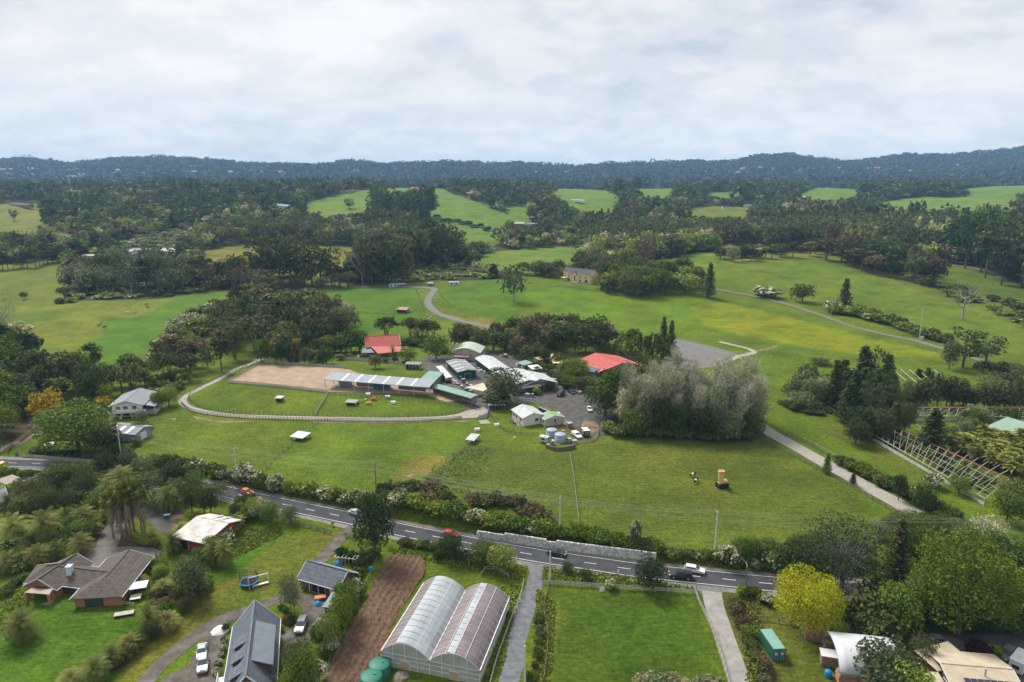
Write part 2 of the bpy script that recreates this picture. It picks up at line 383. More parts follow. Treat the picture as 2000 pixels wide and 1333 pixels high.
PATCH = [
 ('meadow', (0.110, 0.135, 0.022), [(150, 612), (30, 640), (60, 672), (150, 688), (210, 650), (195, 622)]),
 ('meadow', (0.108, 0.130, 0.024), [(40, 590), (320, 585), (330, 607), (250, 622), (190, 618), (100, 606), (30, 612)]),
 ('lush', (0.060, 0.128, 0.014), [(330, 590), (440, 570), (380, 640), (300, 680), (215, 720), (60, 700), (150, 690), (210, 655), (200, 625), (260, 620)]),
 ('butter', (0.115, 0.150, 0.012), [(1340, 600), (1420, 590), (1560, 625), (1700, 660), (1830, 690), (1850, 705), (1650, 690), (1500, 665), (1380, 640)]),
 ('lushc', (0.075, 0.140, 0.014), [(1030, 560), (1170, 562), (1380, 580), (1400, 590), (1340, 640), (1250, 650), (1050, 630), (1020, 600)]),
 ('lushd', (0.060, 0.125, 0.014), [(855, 565), (1000, 550), (1015, 600), (1010, 640), (940, 625), (870, 595)]),
 ('lushe', (0.058, 0.122, 0.014), [(460, 565), (810, 560), (835, 620), (790, 650), (680, 650), (560, 600)]),
 ('straw', (0.150, 0.130, 0.050), [(870, 620), (960, 622), (1000, 640), (985, 650), (900, 634)]),
 ('dull', (0.072, 0.098, 0.026), [(900, 870), (1110, 885), (1130, 1000), (1060, 1030), (820, 950)]),
 ('dull2', (0.078, 0.105, 0.024), [(1110, 860), (1500, 860), (1700, 985), (1600, 1060), (1400, 1080), (1130, 1040)]),
 ('scuff', (0.055, 0.085, 0.028), [(925, 868), (960, 880), (900, 920), (880, 960), (820, 950)]),
 ('dryp', (0.140, 0.125, 0.040), [(800, 900), (870, 885), (880, 905), (830, 935), (770, 945)]),
 ('lawn', (0.050, 0.108, 0.012), [(-50, 1190), (60, 1150), (250, 1190), (290, 1225), (250, 1290), (200, 1400), (-50, 1400)]),
 ('verge', (0.130, 0.128, 0.035), [(640, 1040), (690, 1030), (600, 1110), (440, 1200), (330, 1290), (240, 1340), (180, 1400), (260, 1260), (400, 1170), (470, 1120), (510, 1060)]),
 ('mown', (0.105, 0.125, 0.028), [(520, 1040), (650, 1050), (600, 1120), (560, 1150), (470, 1190), (400, 1200), (470, 1130)]),
 ('lush2', (0.050, 0.115, 0.012), [(470, 1025), (560, 1040), (470, 1110), (410, 1140), (400, 1110)]),
 ('pad', (0.056, 0.098, 0.014), [(1070, 1150), (1360, 1158), (1420, 1400), (1060, 1400), (1070, 1250)]),
 ('weedy', (0.110, 0.130, 0.020), [(1060, 1110), (1085, 1190), (1065, 1400), (1035, 1400), (1045, 1200)]),
 ('gardn', (0.095, 0.115, 0.030), [(1500, 1180), (1600, 1200), (1600, 1400), (1480, 1400)]),
 ('green2', (0.062, 0.115, 0.018), [(1520, 800), (1600, 870), (1700, 900), (1850, 980), (1950, 1020), (2000, 1080), (1850, 1020), (1640, 895)]),
 ('rpad', (0.085, 0.110, 0.024), [(1600, 800), (1700, 860), (1880, 960), (1790, 930), (1640, 860), (1560, 800)]),
 ('pale', (0.140, 0.150, 0.045), [(1420, 510), (1600, 492), (1700, 530), (1860, 590), (1960, 620), (1900, 612), (1700, 545), (1590, 500), (1430, 520)]),
 ('knoll', (0.072, 0.125, 0.020), [(1410, 520), (1600, 498), (1900, 605), (2100, 680), (2100, 730), (1830, 640), (1600, 570), (1450, 545)]),
 ('yard1', (0.055, 0.052, 0.045), [(150, 1040), (230, 1030), (330, 1080), (300, 1090), (200, 1110), (150, 1090)]),
 ('soil', (0.075, 0.055, 0.038), [(0, 830), (60, 800), (75, 840), (30, 870), (0, 880)]),
 ('bank', (0.085, 0.085, 0.035), [(1090, 1055), (1280, 1080), (1500, 1100), (1500, 1120), (1280, 1095), (1100, 1075)]),
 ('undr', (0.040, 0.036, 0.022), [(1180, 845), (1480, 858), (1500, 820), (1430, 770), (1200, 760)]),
 ('farmy', (0.110, 0.085, 0.060), [(1090, 855), (1160, 862), (1180, 850), (1170, 835), (1130, 822), (1085, 830)]),
 ('gdn', (0.055, 0.060, 0.030), [(990, 690), (1250, 690), (1290, 720), (1230, 760), (1100, 760), (1060, 740)]),
 ('garden_r', (0.040, 0.070, 0.022), [(1560, 1150), (2100, 1120), (2100, 1240), (1800, 1250), (1650, 1240)]),
 ('brown', (0.080, 0.062, 0.040), [(1400, 1160), (1500, 1160), (1520, 1333), (1460, 1400), (1440, 1260)]),
]
PW = [(n, c, wpoly(p)) for n, c, p in PATCH]
fine_a = np.linspace(-46, 46, 560)
ang = np.radians(np.concatenate([np.arange(-180, -48, 6), [-47], fine_a, [47], np.arange(48, 181, 6)]))
rad = np.concatenate([[1, 20, 45], np.geomspace(66, 420, 300), np.geomspace(423, 7600, 250), np.geomspace(8200, 26000, 12)])
AA, RR = np.meshgrid(ang, rad, indexing='ij')
TX, TY = np.sin(AA) * RR, np.cos(AA) * RR
TZ = zf(TX, TY)
u_ = TX / np.maximum(TY, 1); wooded = (TY > np.interp(u_, _eu, _eY)) | (TY < 40) & (RR > 3000)
base = np.zeros(TX.shape + (3,))
nz1 = fbm(TX / 22, TY / 22, 4)[..., None]; nz2 = fbm(TX / 7 + 50, TY / 7, 3)[..., None]
base[:] = (0.078, 0.122, 0.017)
base[wooded] = (0.034, 0.043, 0.020)
fcol = {'f1': (0.12, 0.135, 0.03), 'f3': (0.095, 0.125, 0.020), 'f4': (0.125, 0.125, 0.035), 'f11': (0.10, 0.13, 0.028), 'f14': (0.09, 0.16, 0.03), 'f16': (0.075, 0.115, 0.026), 'f15': (0.10, 0.16, 0.03)}
open_ = ~wooded
for k, P in FW.items():
 m = inpoly(TX, TY, P); base[m] = fcol.get(k, (0.092, 0.150, 0.024)); open_ |= m
wb = 1.5 + TY * 0.006
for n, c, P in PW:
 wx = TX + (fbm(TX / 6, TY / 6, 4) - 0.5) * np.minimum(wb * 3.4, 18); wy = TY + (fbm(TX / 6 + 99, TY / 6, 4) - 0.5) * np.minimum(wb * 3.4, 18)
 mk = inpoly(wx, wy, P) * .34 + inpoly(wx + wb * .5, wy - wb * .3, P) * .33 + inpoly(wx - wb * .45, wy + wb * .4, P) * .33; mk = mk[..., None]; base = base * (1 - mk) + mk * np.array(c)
base *= np.array((1.18, 1.22, 0.66)); base *= (0.72 + 0.56 * nz1) * (0.8 + 0.4 * nz2)
dr = sstep((fbm(TX / 45 + 9, TY / 45, 3) - 0.5) * 5)[..., None] * 0.35 * open_[..., None]
base = base * (1 - dr) + dr * base * np.array((1.45, 1.1, 1.3))
yel = np.zeros(TX.shape)
for n, c, P in PW:
 if n in ('butter',): yel = np.maximum(yel, inpoly(TX, TY, P) * 0.5)
 if n in ('weedy', 'knoll', 'meadow'): yel = np.maximum(yel, inpoly(TX, TY, P) * 0.3)
 if n in ('lushc',): yel = np.maximum(yel, inpoly(TX, TY, P) * 0.2)
yel = yel * sstep((fbm(TX / 10, TY / 5, 4) - 0.40) * 5)
na, nr = TX.shape
idx = np.arange(na * nr).reshape(na, nr)
F = np.stack([idx[:-1, :-1], idx[:-1, 1:], idx[1:, 1:], idx[1:, :-1]], -1).reshape(-1, 4)
V = np.stack([TX, TY, TZ], -1).reshape(-1, 3)
def ground_mat():
 m = bpy.data.materials.new('pasture'); m.use_nodes = True; t = m.node_tree; L = t.links.new; b = t.nodes['Principled BSDF']
 b.inputs['Roughness'].default_value = 0.95; b.inputs['Specular IOR Level'].default_value = 0.1
 at = t.nodes.new('ShaderNodeAttribute'); at.attribute_name = 'ground'
 tcn = t.nodes.new('ShaderNodeTexCoord')
 def noise(sc, det=5, ro=0.6, scale3=None, rz=0):
  n = t.nodes.new('ShaderNodeTexNoise'); n.inputs['Scale'].default_value = sc; n.inputs['Detail'].default_value = det; n.inputs['Roughness'].default_value = ro
  if scale3:
   mp = t.nodes.new('ShaderNodeMapping'); mp.inputs['Scale'].default_value = scale3; mp.inputs['Rotation'].default_value = (0, 0, rz); L(tcn.outputs['Object'], mp.inputs[0]); L(mp.outputs[0], n.inputs['Vector'])
  else: L(tcn.outputs['Object'], n.inputs['Vector'])
  return n.outputs['Fac']
 def ramp(f, a, b_, ca, cb):
  r = t.nodes.new('ShaderNodeValToRGB'); e = r.color_ramp.elements; e[0].position = a; e[1].position = b_; e[0].color = (*ca, 1); e[1].color = (*cb, 1); L(f, r.inputs[0]); return r.outputs[0]
 def mul(a, b_):
  x = t.nodes.new('ShaderNodeMix'); x.data_type = 'RGBA'; x.blend_type = 'MULTIPLY'; x.inputs[0].default_value = 1; L(a, x.inputs[6]); L(b_, x.inputs[7]); return x.outputs[2]
 c = at.outputs['Color']
 c = mul(c, ramp(noise(1.1, 7, 0.72), 0.33, 0.68, (0.50, 0.54, 0.6), (1.36, 1.27, 1.15)))
 c = mul(c, ramp(noise(0.35, 6, 0.7, (1, 3.5, 1), 0.15), 0.34, 0.68, (0.66, 0.70, 0.76), (1.24, 1.18, 1.1)))
 c = mul(c, ramp(noise(0.06, 5, 0.6), 0.3, 0.7, (0.82, 0.86, 0.85), (1.16, 1.1, 1.12)))
 c = mul(c, ramp(noise(3.2, 4, 0.6), 0.36, 0.46, (0.6, 0.62, 0.6), (1, 1, 1)))
 fl = noise(5.0, 3, 0.5); g = t.nodes.new('ShaderNodeMath'); g.operation = 'GREATER_THAN'; g.inputs[1].default_value = 0.5; L(fl, g.inputs[0])
 mm = t.nodes.new('ShaderNodeMath'); mm.operation = 'MULTIPLY'; L(g.outputs[0], mm.inputs[0]); L(at.outputs['Alpha'], mm.inputs[1])
 x = t.nodes.new('ShaderNodeMix'); x.data_type = 'RGBA'; L(mm.outputs[0], x.inputs[0]); L(c, x.inputs[6]); x.inputs[7].default_value = (0.26, 0.24, 0.010, 1)
 L(x.outputs[2], b.inputs['Base Color'])
 bn = t.nodes.new('ShaderNodeBump'); bn.inputs['Strength'].default_value = 0.8; bn.inputs['Distance'].default_value = 0.4
 L(noise(1.6, 7, 0.75), bn.inputs['Height']); L(bn.outputs[0], b.inputs['Normal'])
 return m
me = npmesh('terrain', V, F, ground_mat(), smooth=True)
ca = me.color_attributes.new('ground', 'FLOAT_COLOR', 'POINT')
ca.data.foreach_set('color', np.concatenate([base, yel[..., None]], -1).astype(np.float32).ravel())
tag(link('terrain', me), kind='structure')

# ------------------------------------------------------------------ draped sheets: roads, tracks, yards
def frames(C):
 d = np.gradient(C, axis=0); d /= np.linalg.norm(d, axis=1)[:, None] + 1e-9
 return d, np.stack([-d[:, 1], d[:, 0]], 1)
def ribbon(name, C, offs, lift, m, kind='structure', parent=None, jitter=0.0, seed=1):
 """C centre line in world xy; offs lateral offsets (left positive)"""
 d, n = frames(C); V = []; k = len(offs); rr = np.random.default_rng(seed)
 for j, o in enumerate(offs):
  jt = (fbm(np.arange(len(C)) / 3.0 + 40 * j + seed, np.zeros(len(C)), 3) - 0.5) * 2 * jitter if j in (0, k - 1) else 0
  p = C + n * (o + jt)[:, None] if hasattr(jt, '__len__') else C + n * o
  V.append(np.stack([p[:, 0], p[:, 1], zf(p[:, 0], p[:, 1]) + lift + 0.00022 * np.maximum(p[:, 1] - 150, 0)], 1))
 V = np.stack(V, 1).reshape(-1, 3); i = np.arange(len(C) - 1)[:, None] * k + np.arange(k - 1)[None]
 F = np.stack([i, i + k, i + k + 1, i + 1], -1).reshape(-1, 4)
 F = F[:, ::-1]
 o = link(name, npmesh(name, V, F, m, smooth=True), parent)
 if kind: o['kind'] = kind
 return o
def sheet(name, poly_w, lift, m, cell=1.5, kind='structure', zfun=None, parent=None):
 P = [tuple(p) for p in poly_w]; Q = []
 for a, b in zip(P, P[1:] + P[:1]):
  L_ = math.dist(a, b); n = max(1, int(L_ / cell)); Q += [(a[0] + (b[0] - a[0]) * k / n, a[1] + (b[1] - a[1]) * k / n) for k in range(n)]
 A = np.array(Q); x0, y0 = A.min(0); x1, y1 = A.max(0)
 gx, gy = np.meshgrid(np.arange(x0, x1, cell), np.arange(y0, y1, cell)); gx = gx.ravel() + RNG.random(gx.size) * 0.2 * cell; gy = gy.ravel() + RNG.random(gy.size) * 0.2 * cell
 m_ = inpoly(gx, gy, A); gx, gy = gx[m_], gy[m_]
 vs = [Vector(q) for q in Q] + [Vector((a, b)) for a, b in zip(gx, gy)]
 ed = [(i, (i + 1) % len(Q)) for i in range(len(Q))]
 r = delaunay_2d_cdt(vs, ed, [], 1, 1e-4)
 v = np.array([tuple(q) for q in r[0]]); f = [t for t in r[2] if len(t) == 3]
 z = (zfun or zf)(v[:, 0], v[:, 1]) + lift + 0.00022 * np.maximum(v[:, 1] - 150, 0)
 o = link(name, npmesh(name, np.column_stack([v, z]), np.array(f), m, smooth=True), parent)
 if kind: o['kind'] = kind
 return o
def wline(pts, step=2.0): return catmull(hits(pts)[:, :2], step)
def wobble(P, amp, step=2.0):
 P = [np.array(p) for p in P]; Q = []
 for a, b in zip(P, P[1:] + P[:1]):
  n = max(1, int(np.linalg.norm(b - a) / step))
  for k in range(n):
   p = a + (b - a) * k / n; Q.append(p + (np.array([fbm(p[0] / 3, p[1] / 3, 2), fbm(p[0] / 3 + 70, p[1] / 3, 2)]) - 0.5) * 2 * amp)
 return np.array(Q)
M_ASPH = mat('asphalt', (0.050, 0.051, 0.058), 0.95, 0.4, 0.22, 0.25)
M_VERGE = mat('gravel_verge', (0.20, 0.19, 0.165), 0.95, 0.45, 1.2, 0.5)
M_LINE = mat('road_paint', (0.52, 0.52, 0.50), 0.8, 0.35, 2.0)
M_GRAV = mat('gravel', (0.150, 0.145, 0.138), 0.95, 0.35, 0.7, 0.5)
M_GRAVD = mat('dark_gravel', (0.090, 0.086, 0.084), 0.95, 0.35, 0.4, 0.4, dirt=(0.065, 0.058, 0.052))
M_LIME = mat('crushed_limestone', (0.29, 0.265, 0.23), 0.95, 0.22, 0.9, 0.35)
M_CONC = mat('concrete', (0.27, 0.26, 0.24), 0.9, 0.25, 0.5, 0.2, dirt=(0.24, 0.23, 0.21))
M_SAND = mat('arena_sand', (0.32, 0.235, 0.16), 0.97, 0.22, 0.25, 0.5, dirt=(0.27, 0.20, 0.14))
M_DIRT = mat('bare_earth', (0.24, 0.165, 0.10), 0.97, 0.4, 0.6, 0.5, dirt=(0.15, 0.11, 0.07))
M_DARKD = mat('damp_asphalt', (0.125, 0.112, 0.098), 0.95, 0.4, 0.35, 0.3, dirt=(0.075, 0.062, 0.048))
ribbon('road_shoulder', ROADC, np.array([-5.0, -2.5, 0, 2.5, 4.6]), 0.02, M_VERGE, jitter=0.5)
ribbon('road', ROADC, np.array([-3.35, -1.7, 0, 1.7, 3.35]), 0.055, M_ASPH)
def dashes(C, off, w, dash, gap, lift, name, m):
 d, n = frames(C); s = np.concatenate([[0], np.cumsum(np.linalg.norm(np.diff(C, axis=0), axis=1))])
 V, F = [], []; p = 0.0
 while p < s[-1] - dash:
  ss = np.linspace(p, p + dash, max(2, int(dash / 1.5) + 1)); x = np.interp(ss, s, C[:, 0]); y = np.interp(ss, s, C[:, 1]); nx = np.interp(ss, s, n[:, 0]); ny = np.interp(ss, s, n[:, 1])
  for k in range(len(ss)):
   for o in (off - w / 2, off + w / 2):
    X, Y = x[k] + nx[k] * o, y[k] + ny[k] * o; V.append((X, Y, gz(X, Y) + lift + 0.00022 * max(Y - 150, 0)))
   if k: b_ = len(V) - 4; F.append((b_, b_ + 1, b_ + 3, b_ + 2)[::-1])
  p += dash + gap
 return tag(link(name, npmesh(name, V, F, m)), kind='structure')
dashes(ROADC, 0, 0.22, 3.0, 5.0, 0.085, 'road_centre_dashes', M_LINE)
ribbon('road_edge_line', ROADC, np.array([2.72, 2.93]), 0.085, M_LINE)
ribbon('road_edge_line', ROADC, np.array([-2.93, -2.72]), 0.085, M_LINE)

DRIVE = wline([(2010, 1130), (1925, 1085), (1815, 1020), (1725, 968), (1670, 938), (1614, 907), (1560, 876), (1512, 850), (1470, 822), (1440, 800), (1400, 778), (1340, 765), (1260, 765)])
ribbon('driveway', DRIVE, np.array([-3.0, -1.5, 0, 1.5, 3.0]), 0.05, M_LIME, jitter=0.25)
ribbon('farm_track', wline([(512, 702), (490, 710), (460, 722), (428, 741), (395, 757), (365, 773), (356, 783), (366, 795), (395, 804), (450, 812), (520, 815), (600, 817), (700, 819), (800, 819), (880, 815), (915, 806), (948, 798)]), np.array([-1.5, 0, 1.5]), 0.06, M_LIME, jitter=0.2)
ribbon('far_track', wline([(560, 569), (640, 563), (760, 560), (820, 562), (848, 565), (842, 575), (836, 590), (842, 602), (858, 614), (890, 625), (930, 634), (965, 642), (1000, 650)], 4), np.array([-2.6, 0, 2.6]), 0.12, M_GRAV, jitter=0.3)
ribbon('hill_track', wline([(1395, 565), (1440, 573), (1500, 585), (1560, 602), (1620, 622), (1660, 637), (1720, 652), (1790, 667), (1850, 684), (1940, 712), (2010, 738), (2100, 770)], 4), np.array([-2.3, 0, 2.3]), 0.12, mat('worn_track', (0.17, 0.145, 0.10), 0.95, 0.35, 0.5), jitter=0.5)
ribbon('side_track', wline([(1810, 517), (1870, 520), (1930, 530), (1960, 545)], 6), np.array([-2.2, 0, 2.2]), 0.15, M_DIRT, jitter=0.4)
def px_sheet(name, pts, lift, m, cell=2.0, amp=0.4): return sheet(name, wobble(wpoly(pts), amp, 2.0), lift, m, cell)
px_sheet('gravel_lot', [(1300, 664), (1325, 663), (1350, 668), (1400, 680), (1440, 692), (1452, 698), (1425, 706), (1412, 716), (1330, 724), (1290, 715)], 0.06, M_GRAV, 3)
ribbon('lot_track', wline([(1415, 712), (1440, 698), (1465, 692), (1473, 688), (1455, 680), (1420, 672), (1405, 668)], 2), np.array([-1.5, 0, 1.5]), 0.09, M_LIME, jitter=0.6)
ribbon('lot_track', wline([(1455, 691), (1480, 686), (1500, 682), (1518, 676)], 2), np.array([-1.0, 0, 1.0]), 0.08, M_DIRT, jitter=0.6)
px_sheet('farm_yard', [(822, 700), (850, 695), (872, 700), (880, 725), (905, 745), (950, 775), (1000, 765), (1085, 745), (1150, 748), (1240, 760), (1280, 790), (1220, 812), (1180, 852), (1150, 850), (1125, 835), (1100, 822), (1085, 800), (1050, 788), (1000, 790), (960, 803), (925, 806), (895, 780), (848, 757), (835, 735)], 0.055, M_GRAVD, 2)
px_sheet('farm_yard', [(872, 702), (905, 692), (940, 688), (1000, 696), (1040, 712), (1075, 735), (1060, 752), (1000, 768), (950, 778), (915, 756), (885, 728)], 0.045, M_GRAVD, 2)
px_sheet('garden_soil', [(1020, 705), (1060, 695), (1130, 692), (1200, 690), (1250, 712), (1245, 745), (1180, 752), (1120, 748), (1075, 738), (1045, 715)], 0.04, mat('garden_soil', (.085, .075, .045), .95, .5, .4, .4), 2)
px_sheet('arena_surface', [(509, 711), (640, 718), (680, 722), (700, 730), (850, 752), (925, 782), (870, 786), (835, 772), (640, 766), (445, 746)], 0.07, M_SAND, 2, 0.15)
px_sheet('dirt_pad', [(1140, 822), (1163, 824), (1172, 838), (1158, 846), (1135, 838)], 0.075, M_DIRT, 1.2, 0.4)
px_sheet('concrete_ramp', [(900, 812), (930, 798), (955, 797), (952, 806), (930, 817), (903, 818)], 0.1, M_LIME, 1.5, 0.05)
px_sheet('concrete_pad', [(935, 822), (950, 820), (960, 828), (938, 829)], 0.08, M_CONC, 1.5, 0.1)
px_sheet('forecourt', [(1342, 1137), (1375, 1143), (1428, 1146), (1437, 1149), (1418, 1153), (1407, 1163), (1376, 1165), (1362, 1155), (1345, 1142)], 0.045, M_GRAV, 1.0, 0.2)
ribbon('concrete_drive', wline([(1390, 1156), (1394, 1180), (1405, 1215), (1418, 1255), (1437, 1310), (1460, 1380), (1480, 1430)]), np.array([-2.1, 0, 2.1]), 0.075, M_CONC, jitter=0.05)
ribbon('gravel_drive', wline([(1060, 1096), (1050, 1110), (1045, 1135), (1038, 1160), (1026, 1195), (1014, 1235), (1004, 1290), (993, 1350), (985, 1420)], 1.5), np.array([-1.9, 0, 1.9]), 0.05, mat('blue_gravel', (0.135, 0.14, 0.15), 0.95, 0.4, 0.9, 0.5), jitter=0.45)
px_sheet('drive_mouth', [(1015, 1090), (1075, 1097), (1085, 1103), (1066, 1108), (1062, 1125), (1036, 1122), (1030, 1105)], 0.045, M_GRAV, 1.0, 0.2)
ribbon('house_drive', wline([(700, 1022), (676, 1040), (655, 1062), (635, 1085), (610, 1112), (590, 1130)], 1.5), np.array([-1.7, 0, 1.7]), 0.05, M_DARKD, jitter=0.5)
ribbon('lower_drive', wline([(590, 1155), (540, 1172), (490, 1190), (430, 1214), (380, 1245), (330, 1285), (285, 1330), (240, 1390)], 1.5), np.array([-1.7, 0, 1.7]), 0.05, M_DARKD, jitter=0.5)
px_sheet('house_yard', [(585, 1160), (640, 1163), (655, 1180), (640, 1200), (620, 1230), (600, 1260), (555, 1262), (548, 1240), (585, 1215), (592, 1190), (575, 1175)], 0.07, M_DARKD, 1.2, 0.3)
px_sheet('parking_court', [(402, 1242), (440, 1222), (432, 1300), (430, 1400), (270, 1400), (318, 1325), (368, 1300), (385, 1270)], 0.07, M_DARKD, 1.5, 0.5)
ribbon('palm_drive', wline([(300, 1000), (240, 1010), (222, 1035), (212, 1060), (200, 1085)], 1.5), np.array([-2.4, 0, 2.4]), 0.05, M_DARKD, jitter=0.5)
px_sheet('palm_court', [(175, 1072), (240, 1068), (300, 1070), (318, 1078), (300, 1095), (240, 1115), (165, 1112), (160, 1090)], 0.07, mat('grey_tarseal', (0.13, 0.12, 0.11), 0.9, 0.3, 0.3, 0.2), 1.5, 0.3)
px_sheet('shed_yard', [(300, 990), (360, 1000), (345, 1030), (320, 1045), (290, 1020)], 0.05, M_GRAVD, 1.5, 0.5)
px_sheet('east_yard', [(1795, 1250), (1850, 1240), (2080, 1235), (2080, 1400), (1980, 1400), (1980, 1310), (1900, 1290), (1820, 1280)], 0.05, M_GRAVD, 1.5, 0.4)
ribbon('gate_drive', wline([(-40, 880), (20, 873), (60, 850), (75, 836), (66, 815)], 2), np.array([-2.0, 0, 2.0]), 0.05, M_DARKD, jitter=0.4)
for k, pts in enumerate([[(790, 930), (803, 925), (812, 928), (800, 934)], [(818, 921), (830, 918), (836, 922), (826, 925)], [(327, 818), (345, 817), (342, 823)], [(905, 795), (960, 805), (955, 815), (940, 812)], [(860, 612), (872, 620), (930, 628), (900, 622)], [(375, 812), (420, 822), (500, 824), (440, 827), (385, 820)], [(600, 822), (900, 822), (930, 824), (760, 827), (620, 826)]]):
 px_sheet('bare_patch', pts, 0.04, M_DIRT, 1.0, 0.35)

PLW = wobble(wpoly([(762, 1087), (805, 1085), (824, 1090), (832, 1104), (826, 1125), (780, 1200), (740, 1280), (700, 1400), (590, 1400), (628, 1333), (665, 1260), (700, 1198), (735, 1130)]), 0.4, 1.5)
_a = hits([(660, 1330), (790, 1110)])[:, :2]; _dir = (_a[1] - _a[0]) / np.linalg.norm(_a[1] - _a[0]); _nn = np.array([-_dir[1], _dir[0]])
def furrow(x, y):
 s = x * _nn[0] + y * _nn[1]; l = x * _dir[0] + y * _dir[1]
 return zf(x, y) + 0.16 * np.sin(2 * PI * (s + 0.25 * fbm(l / 4, s, 2)) / 1.5) + (vnoise(x * 2.2, y * 2.2) - 0.5) * 0.16 + (vnoise(x * 0.9, y * 0.9) - 0.5) * 0.2
M_SOIL = mat('ploughed_soil', (0.150, 0.092, 0.056), 0.98, 0.3, 0.9, 0.3, dirt=(0.100, 0.062, 0.038))
sheet('ploughed_field', PLW, 0.22, M_SOIL, 0.36, zfun=furrow)
print('ground', time.time() - T0)
# ------------------------------------------------------------------ plants: meshes
M_BARK = mat('bark', (0.13, 0.105, 0.085), 0.95, 0.35, 3.0, 0.4)
M_BARKP = mat('pale_bark', (0.30, 0.28, 0.25), 0.95, 0.35, 3.0, 0.4)
M_DEAD = mat('dead_wood', (0.30, 0.28, 0.26), 0.95, 0.3, 3.0)
FOL = {
 'green': foliage('leaf_mid_green', (0.028, 0.058, 0.012), (0.062, 0.105, 0.020)),
 'bright': foliage('leaf_bright_green', (0.045, 0.080, 0.010), (0.105, 0.140, 0.016)),
 'dark': foliage('leaf_dark_green', (0.020, 0.042, 0.015), (0.045, 0.074, 0.025)),
 'pine': foliage('needle_blackish_green', (0.026, 0.042, 0.020), (0.054, 0.074, 0.032)),
 'kanuka': foliage('leaf_brown_olive', (0.036, 0.047, 0.022), (0.074, 0.080, 0.038)),
 'kanukag': foliage('leaf_olive_green', (0.030, 0.044, 0.017), (0.062, 0.078, 0.028)),
 'grey': foliage('leaf_grey_green', (0.120, 0.140, 0.085), (0.230, 0.245, 0.165)),
 'sage': foliage('leaf_sage', (0.050, 0.075, 0.040), (0.105, 0.135, 0.080)),
 'yellow': foliage('leaf_golden', (0.15, 0.19, 0.008), (0.30, 0.34, 0.010)),
 'lime': foliage('leaf_spring_green', (0.060, 0.110, 0.018), (0.125, 0.175, 0.040)),
 'willow': foliage('leaf_willow', (0.055, 0.095, 0.022), (0.110, 0.150, 0.040)),
 'flower': foliage('leaf_with_cream_blossom', (0.045, 0.075, 0.016), (0.085, 0.115, 0.030), (0.50, 0.48, 0.34), 0.42),
 'flowery': foliage('leaf_with_some_blossom', (0.050, 0.080, 0.016), (0.095, 0.125, 0.028), (0.34, 0.34, 0.16), 0.22),
 'purple': foliage('leaf_dark_purple', (0.018, 0.010, 0.014), (0.035, 0.016, 0.022)),
 'rust': foliage('leaf_rusty_brown', (0.050, 0.042, 0.028), (0.088, 0.074, 0.050)),
 'gold': foliage('leaf_with_yellow_flower', (0.060, 0.075, 0.012), (0.100, 0.110, 0.016), (0.50, 0.30, 0.012), 0.55),
 'palm': foliage('palm_frond', (0.038, 0.056, 0.018), (0.110, 0.125, 0.042), None, 0, 0.15),
 'palmy': foliage('fan_palm_leaf', (0.055, 0.080, 0.018), (0.130, 0.150, 0.035), None, 0, 0.15),
 'thatch': foliage('dead_frond', (0.10, 0.080, 0.055), (0.20, 0.165, 0.115), None, 0, 0.05),
 'fern': foliage('tree_fern_frond', (0.055, 0.075, 0.018), (0.108, 0.122, 0.030), None, 0, 0.2),
 'far_hazed': foliage('hazed_distant_wood', (0.022, 0.036, 0.026), (0.048, 0.064, 0.042), None, 0, 0.05),  # part of the distance haze is put into these bluish leaf colours
}
def norm(a): return a / (np.linalg.norm(a, axis=-1, keepdims=True) + 1e-9)
def leaves(C, O, size, rng, flat=0.0, cl=None, aspect=1.5):
 """leaf tuft quads at C facing roughly O. returns V, F, tint(n,3)"""
 n = len(C); N = norm(O * 0.9 + rng.normal(size=(n, 3)) * 0.75 + np.array([0, 0, 0.35 + flat]))
 T = norm(np.cross(N, rng.normal(size=(n, 3)))); B = np.cross(N, T)
 s = size * (0.55 + 0.9 * rng.random((n, 1))); a = s * aspect * 0.5; b = s * 0.5
 j = lambda: 0.7 + 0.6 * rng.random((n, 1))
 V = np.stack([C - T * a * j() - B * b * 0.4 * j(), C - T * a * 0.1 + N * s * 0.12 - B * b * 1.1 * j(), C + T * a * j() + B * b * 0.3 * j(), C + B * b * 1.2 * j() - N * s * 0.1], 1).reshape(-1, 3)
 F = np.arange(n * 4).reshape(n, 4)
 c = rng.random(n) if cl is None else cl
 t = np.stack([np.clip(0.55 * c + 0.45 * rng.random(n), 0, 1), rng.random(n), rng.random(n) * 0.5 + (cl if cl is not None else rng.random(n)) * 0.5], 1)
 return V, F, t
